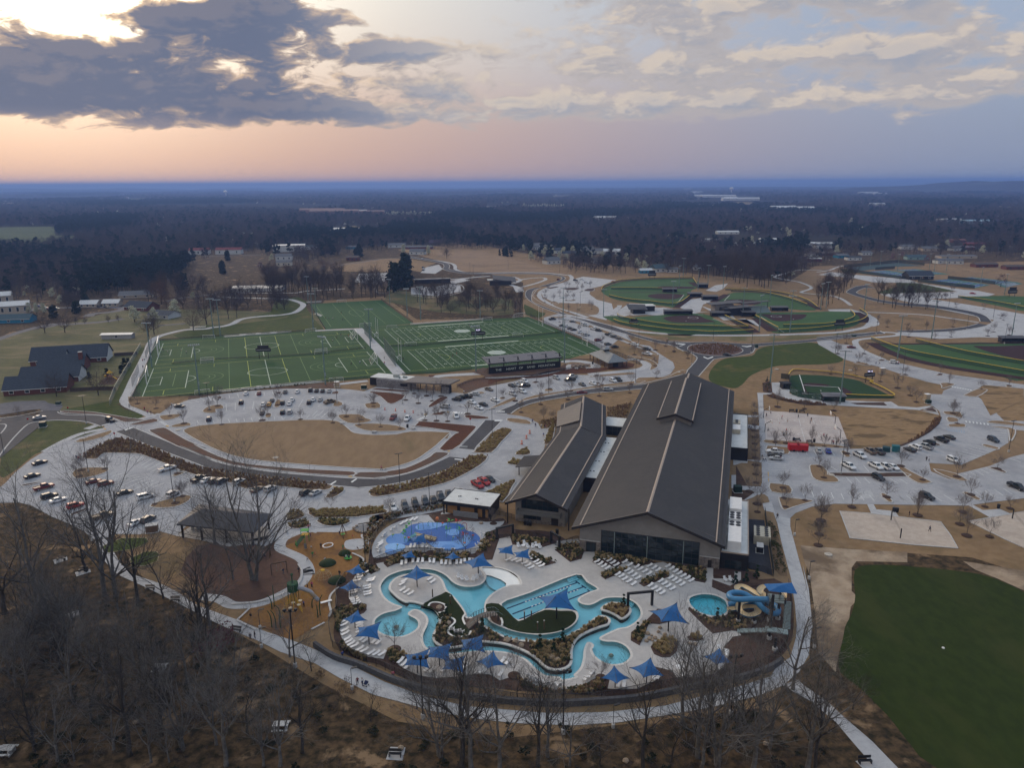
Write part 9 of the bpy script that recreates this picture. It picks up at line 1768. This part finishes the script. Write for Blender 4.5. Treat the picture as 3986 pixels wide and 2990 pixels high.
# people
def person_mesh(pose):
 B={'stand':((.02,.06),(-.02,-.04),0),'walk':((.30,.02),(-.30,-.02),.05),'sit':((.45,.0),(.42,.0),0),'reach':((.14,.1),(-.16,-.1),.12)}[pose]
 sit=pose=='sit';dz=-.42 if sit else 0;ln_=B[2]
 V=[(0,0,.95+dz),(0,.0,1.15+dz),(0,ln_*-.6,1.38+dz),(0,ln_*-.8,1.50+dz),(0,ln_*-.9-.02,1.60+dz),(0,ln_*-.9-.02,1.72+dz)]
 Rr=[(.155,.115),(.15,.11),(.17,.115),(.065,.065),(.10,.11),(.085,.095)];E=[(0,1),(1,2),(2,3),(3,4),(4,5)];own=[2,1,1,0,0,3]
 for s,lg in((-1,B[0]),(1,B[1])):
  i=len(V)
  if sit:
   V+=[(s*.10,-.02,.90+dz),(s*.12,-.44,.52),(s*.12,-.46,.1),(s*.12,-.58,.05)]
  else:
   V+=[(s*.10,0,.88),(s*.11,-lg[0]*.5-.02,.50),(s*.11,-lg[0]*.9+.02,.09),(s*.11,-lg[0]*.9-.13,.05)]
  Rr+=[(.11,.11),(.075,.08),(.05,.055),(.045,.04)];own+=[2,2,2,4];E+=[(0,i),(i,i+1),(i+1,i+2),(i+2,i+3)]
  i=len(V);sw=-lg[0]*.7*(1 if not sit else.3);hand=(s*.30,sw-.04,.80+dz)if pose!='reach' or s<0 else(s*.32,-.42,1.42)
  V+=[(s*.21,ln_*-.6,1.40+dz),(s*.27,sw*.4+.02,1.12+dz if pose!='reach' or s<0 else 1.28),hand,(hand[0],hand[1]-.03,hand[2]-.09)]
  Rr+=[(.07,.07),(.05,.05),(.036,.036),(.036,.026)];own+=[1,1,0,0];E+=[(2,i),(i,i+1),(i+1,i+2),(i+2,i+3)]
 me=bpy.data.meshes.new('figure');me.from_pydata(V,E,[]);o=bpy.data.objects.new('figure',me);COL.objects.link(o)
 o.modifiers.new('skin','SKIN');o.modifiers.new('sub','SUBSURF').levels=1
 sk=me.skin_vertices[0].data
 for i,r_ in enumerate(Rr):
  sk[i].radius=r_
 sk[0].use_root=True
 dg=bpy.context.evaluated_depsgraph_get();m=bpy.data.meshes.new_from_object(o.evaluated_get(dg));bpy.data.objects.remove(o)
 m.name='body';m.materials.clear()
 for k in('skin','shirt','trousers','hair','shoes'):
  m.materials.append(CLO[k])
 VV=[Vector(v)for v in V]
 for p in m.polygons:
  c=p.center;k=min(range(len(VV)),key=lambda i:(VV[i]-c).length);mi=own[k]
  if mi==3 and c.y<-.09+VV[5].y and c.z<1.70+dz:
   mi=0
  if k==4 and c.y>VV[4].y+.03:
   mi=3
  p.material_index=mi;p.use_smooth=True
 return m
CLO={'skin':flat('skin',(.42,.25,.17)),'shirt':flat('shirt',(.5,.5,.5)),'trousers':flat('trousers',(.03,.03,.04)),'hair':flat('hair',(.03,.02,.015)),'shoes':flat('shoes',(.4,.4,.4))}
CC={'k':('black',(.015,.015,.018)),'w':('white',(.68,.68,.68)),'r':('red',(.45,.02,.03)),'p':('pink',(.55,.12,.2)),'n':('navy',(.02,.03,.08)),'b':('blue',(.03,.07,.30)),'t':('tan',(.35,.22,.12)),'o':('orange',(.65,.2,.06)),'e':('green',(.03,.25,.06)),'c':('teal',(.03,.25,.28)),'d':('maroon',(.16,.02,.03)),'g':('grey',(.15,.15,.16))}
CM={k:flat('cloth_'+v[0],v[1])for k,v in CC.items()}
FIG={k:person_mesh(k)for k in('stand','walk','sit','reach')}
PEO=(('on the concrete path by the soccer corner','F','walk','1393,1205,k 1557,1240,r 1590,1275,p 1625,1285,k'),('on the fenced path beside the soccer pitch','F','walk','1537,712,r 1555,707,n 1540,785,k'),('playing near the upper left goal','F','reach','1808,622,w 1733,630,c 1953,602,w 2008,627,w 1756,600,k'),('at the edge of the north car park','G','stand','468,1195,w'),('playing near the upper right soccer goal','H','walk','263,502,w 352,440,k 302,465,k 432,447,r 490,455,b'),('playing near the lower right soccer goal','H','walk','463,752,k 557,737,w 603,752,k 665,715,k 818,685,w 820,742,r'),('on the near gridiron','H','walk','1022,697,k 1420,685,k 1555,670,k 1597,640,d'),('on the far gridiron','H','walk','1473,362,w 1497,362,w 1525,358,w 1735,330,b 1768,338,e'),('on the north turf','H','stand','190,255,k 223,256,n 263,260,w 355,200,k 368,270,k 388,272,n'),('at the gate under the canopy','H','stand','1430,1000,k 1675,1060,w'),('on the walk in front of the wing','I','walk','478,1372,b 510,1418,k 573,1430,w 607,1432,k 622,1434,r 597,1525,b'),('on the oval lawn path','N','walk','235,502,p'),('in the middle of the west car park','L','walk','825,385,n 850,397,r 868,365,r 1932,738,k'),('on the upper half of the basketball court','P','reach','672,365,r 735,397,w 850,355,k 950,340,n 988,390,k 977,417,n 553,308,w 507,338,n'),('on the lower half of the basketball court','P','walk','525,498,w 720,505,r 693,550,c 722,530,w 1122,562,p 1153,568,k'),('waiting at the court corner','P','stand','1210,632,d 1227,638,r 1257,642,k 1280,622,t 1297,642,n'),('on the lawn walk by the hall','P','walk','458,797,k 473,820,w 497,817,w 418,412,k 320,470,k 340,485,n'),('walking on the path beyond the air units','P','walk','623,1438,k'),('crossing the right car park','Q','walk','1160,815,k 1188,820,w'),('on the sand court','Q','walk','1195,1577,n'),('on the strip above the sand court','Q','stand','975,1412,k'),('on the playground path','Y','walk','1113,232,p 1135,190,k 968,848,k 1095,680,w'),('in the upper wood chip yard','Y','stand','1555,305,n 1745,355,r 1290,505,k 1203,612,o 1170,630,e 1608,530,e 1105,320,c 1140,335,d'),('crouching in the wood chip yard','Y','sit','1150,505,w 1810,515,n 1345,690,w 1865,700,k 280,1495,k'),('riding the green spinner','Y','sit','1650,648,w 1688,652,n'),('near the beam swings','Y','stand','750,870,n 398,655,k 487,632,w'),('below the path bend','Y','stand','1095,1062,w 1160,1068,p 1558,905,k'),('climbing at the yellow net','Y','reach','1045,1345,b'),('walking on the lower path','a','walk','868,590,d 910,598,w'),('standing behind the curved wall fence','a','stand','968,470,t 1172,535,p 738,360,b'),('by the crimson shrub bench','X','stand','2048,612,n 2085,600,k'),('cycling path by the upper right lot','K','walk','617,745,b 655,740,w'),('beside the white SUV on the verge','K','stand','832,745,k 860,745,r'))
for where,f_,pose,lst in PEO:
 es=[e.split(',')for e in lst.split()];tot={};seen={}
 es.sort(key=lambda e:float(e[0]))
 for e in es:
  tot[e[2]]=tot.get(e[2],0)+1
 for i,(x,y,c)in enumerate(es):
  p=pt(f_,float(x),float(y),.10 if pose!='sit' else.12);seen[c]=seen.get(c,0)+1
  kid=('playground' in where or 'wood chip' in where)and i%2
  o=link('person',FIG[pose],None,loc=p);o.rotation_euler=(0,0,RN.uniform(0,6.28));s_=.72 if kid else RN.uniform(.94,1.06);o.scale=(s_,)*3
  tag(o,'person in %s top %s'%(CC[c][0],where)+(', %s from left'%ORD[seen[c]-1]if tot[c]>1 else ''),'person','people '+where)
  recolor(o,1,CM[c]);recolor(o,2,CM[('k','n','g','t')[i%4]])
stv=thing('stroller','dark stroller pushed along the lower path','stroller',P1('a 188,120',.1),-.5)
MB().add([(-.3,-.35,.5),(.3,-.35,.5),(.3,.35,.5),(-.3,.35,.5),(-.3,.1,1.05),(.3,.1,1.05),(.3,.4,.9),(-.3,.4,.9)],[(0,1,5,4),(1,2,6,5),(2,3,7,6),(3,0,4,7),(4,5,6,7),(3,2,1,0)]).build('seat_pod',CM['n'],stv)
MB().tube([(0,-.3,.5),(0,-.75,1.05)],.03,4).build('handle',black,stv)
for x in(-.3,.3):
 for y in(-.3,.4):
  MB().tube([(x-.03,y,.14),(x+.03,y,.14)],.14,8).build('wheel',tyre,stv)
tag(MB().lathe(P1('P 130,82',.2),[(.04,0),(.12,.06),(.12,.18),(.04,.24)],10).build('basketball',orange),'orange basketball lying on the upper court','ball')
tag(MB().lathe(P1('c 288,136',.1),[(.3,0),(.25,.15),(.05,.2)],8).build('litter_bag',white_m),'small white bag lying on the dark right lawn','bag')
# evening haze
hz=MB().box((0,0,-86),(72400,72400,226)).build('haze',bpy.data.materials.new('haze_air'),kind='stuff')
hm=hz.data.materials[0];hm.use_nodes=True;T=NT(hm.node_tree);T.n.clear()
pv_=T.node('ShaderNodeVolumePrincipled');T.put(pv_.inputs['Color'],(.25,.42,.92));pv_.inputs['Density'].default_value=1.35e-4;pv_.inputs['Anisotropy'].default_value=.2
o_=T.node('ShaderNodeOutputMaterial');T.l.new(pv_.outputs[0],o_.inputs['Volume'])
hm.cycles.homogeneous_volume=True
set_type()
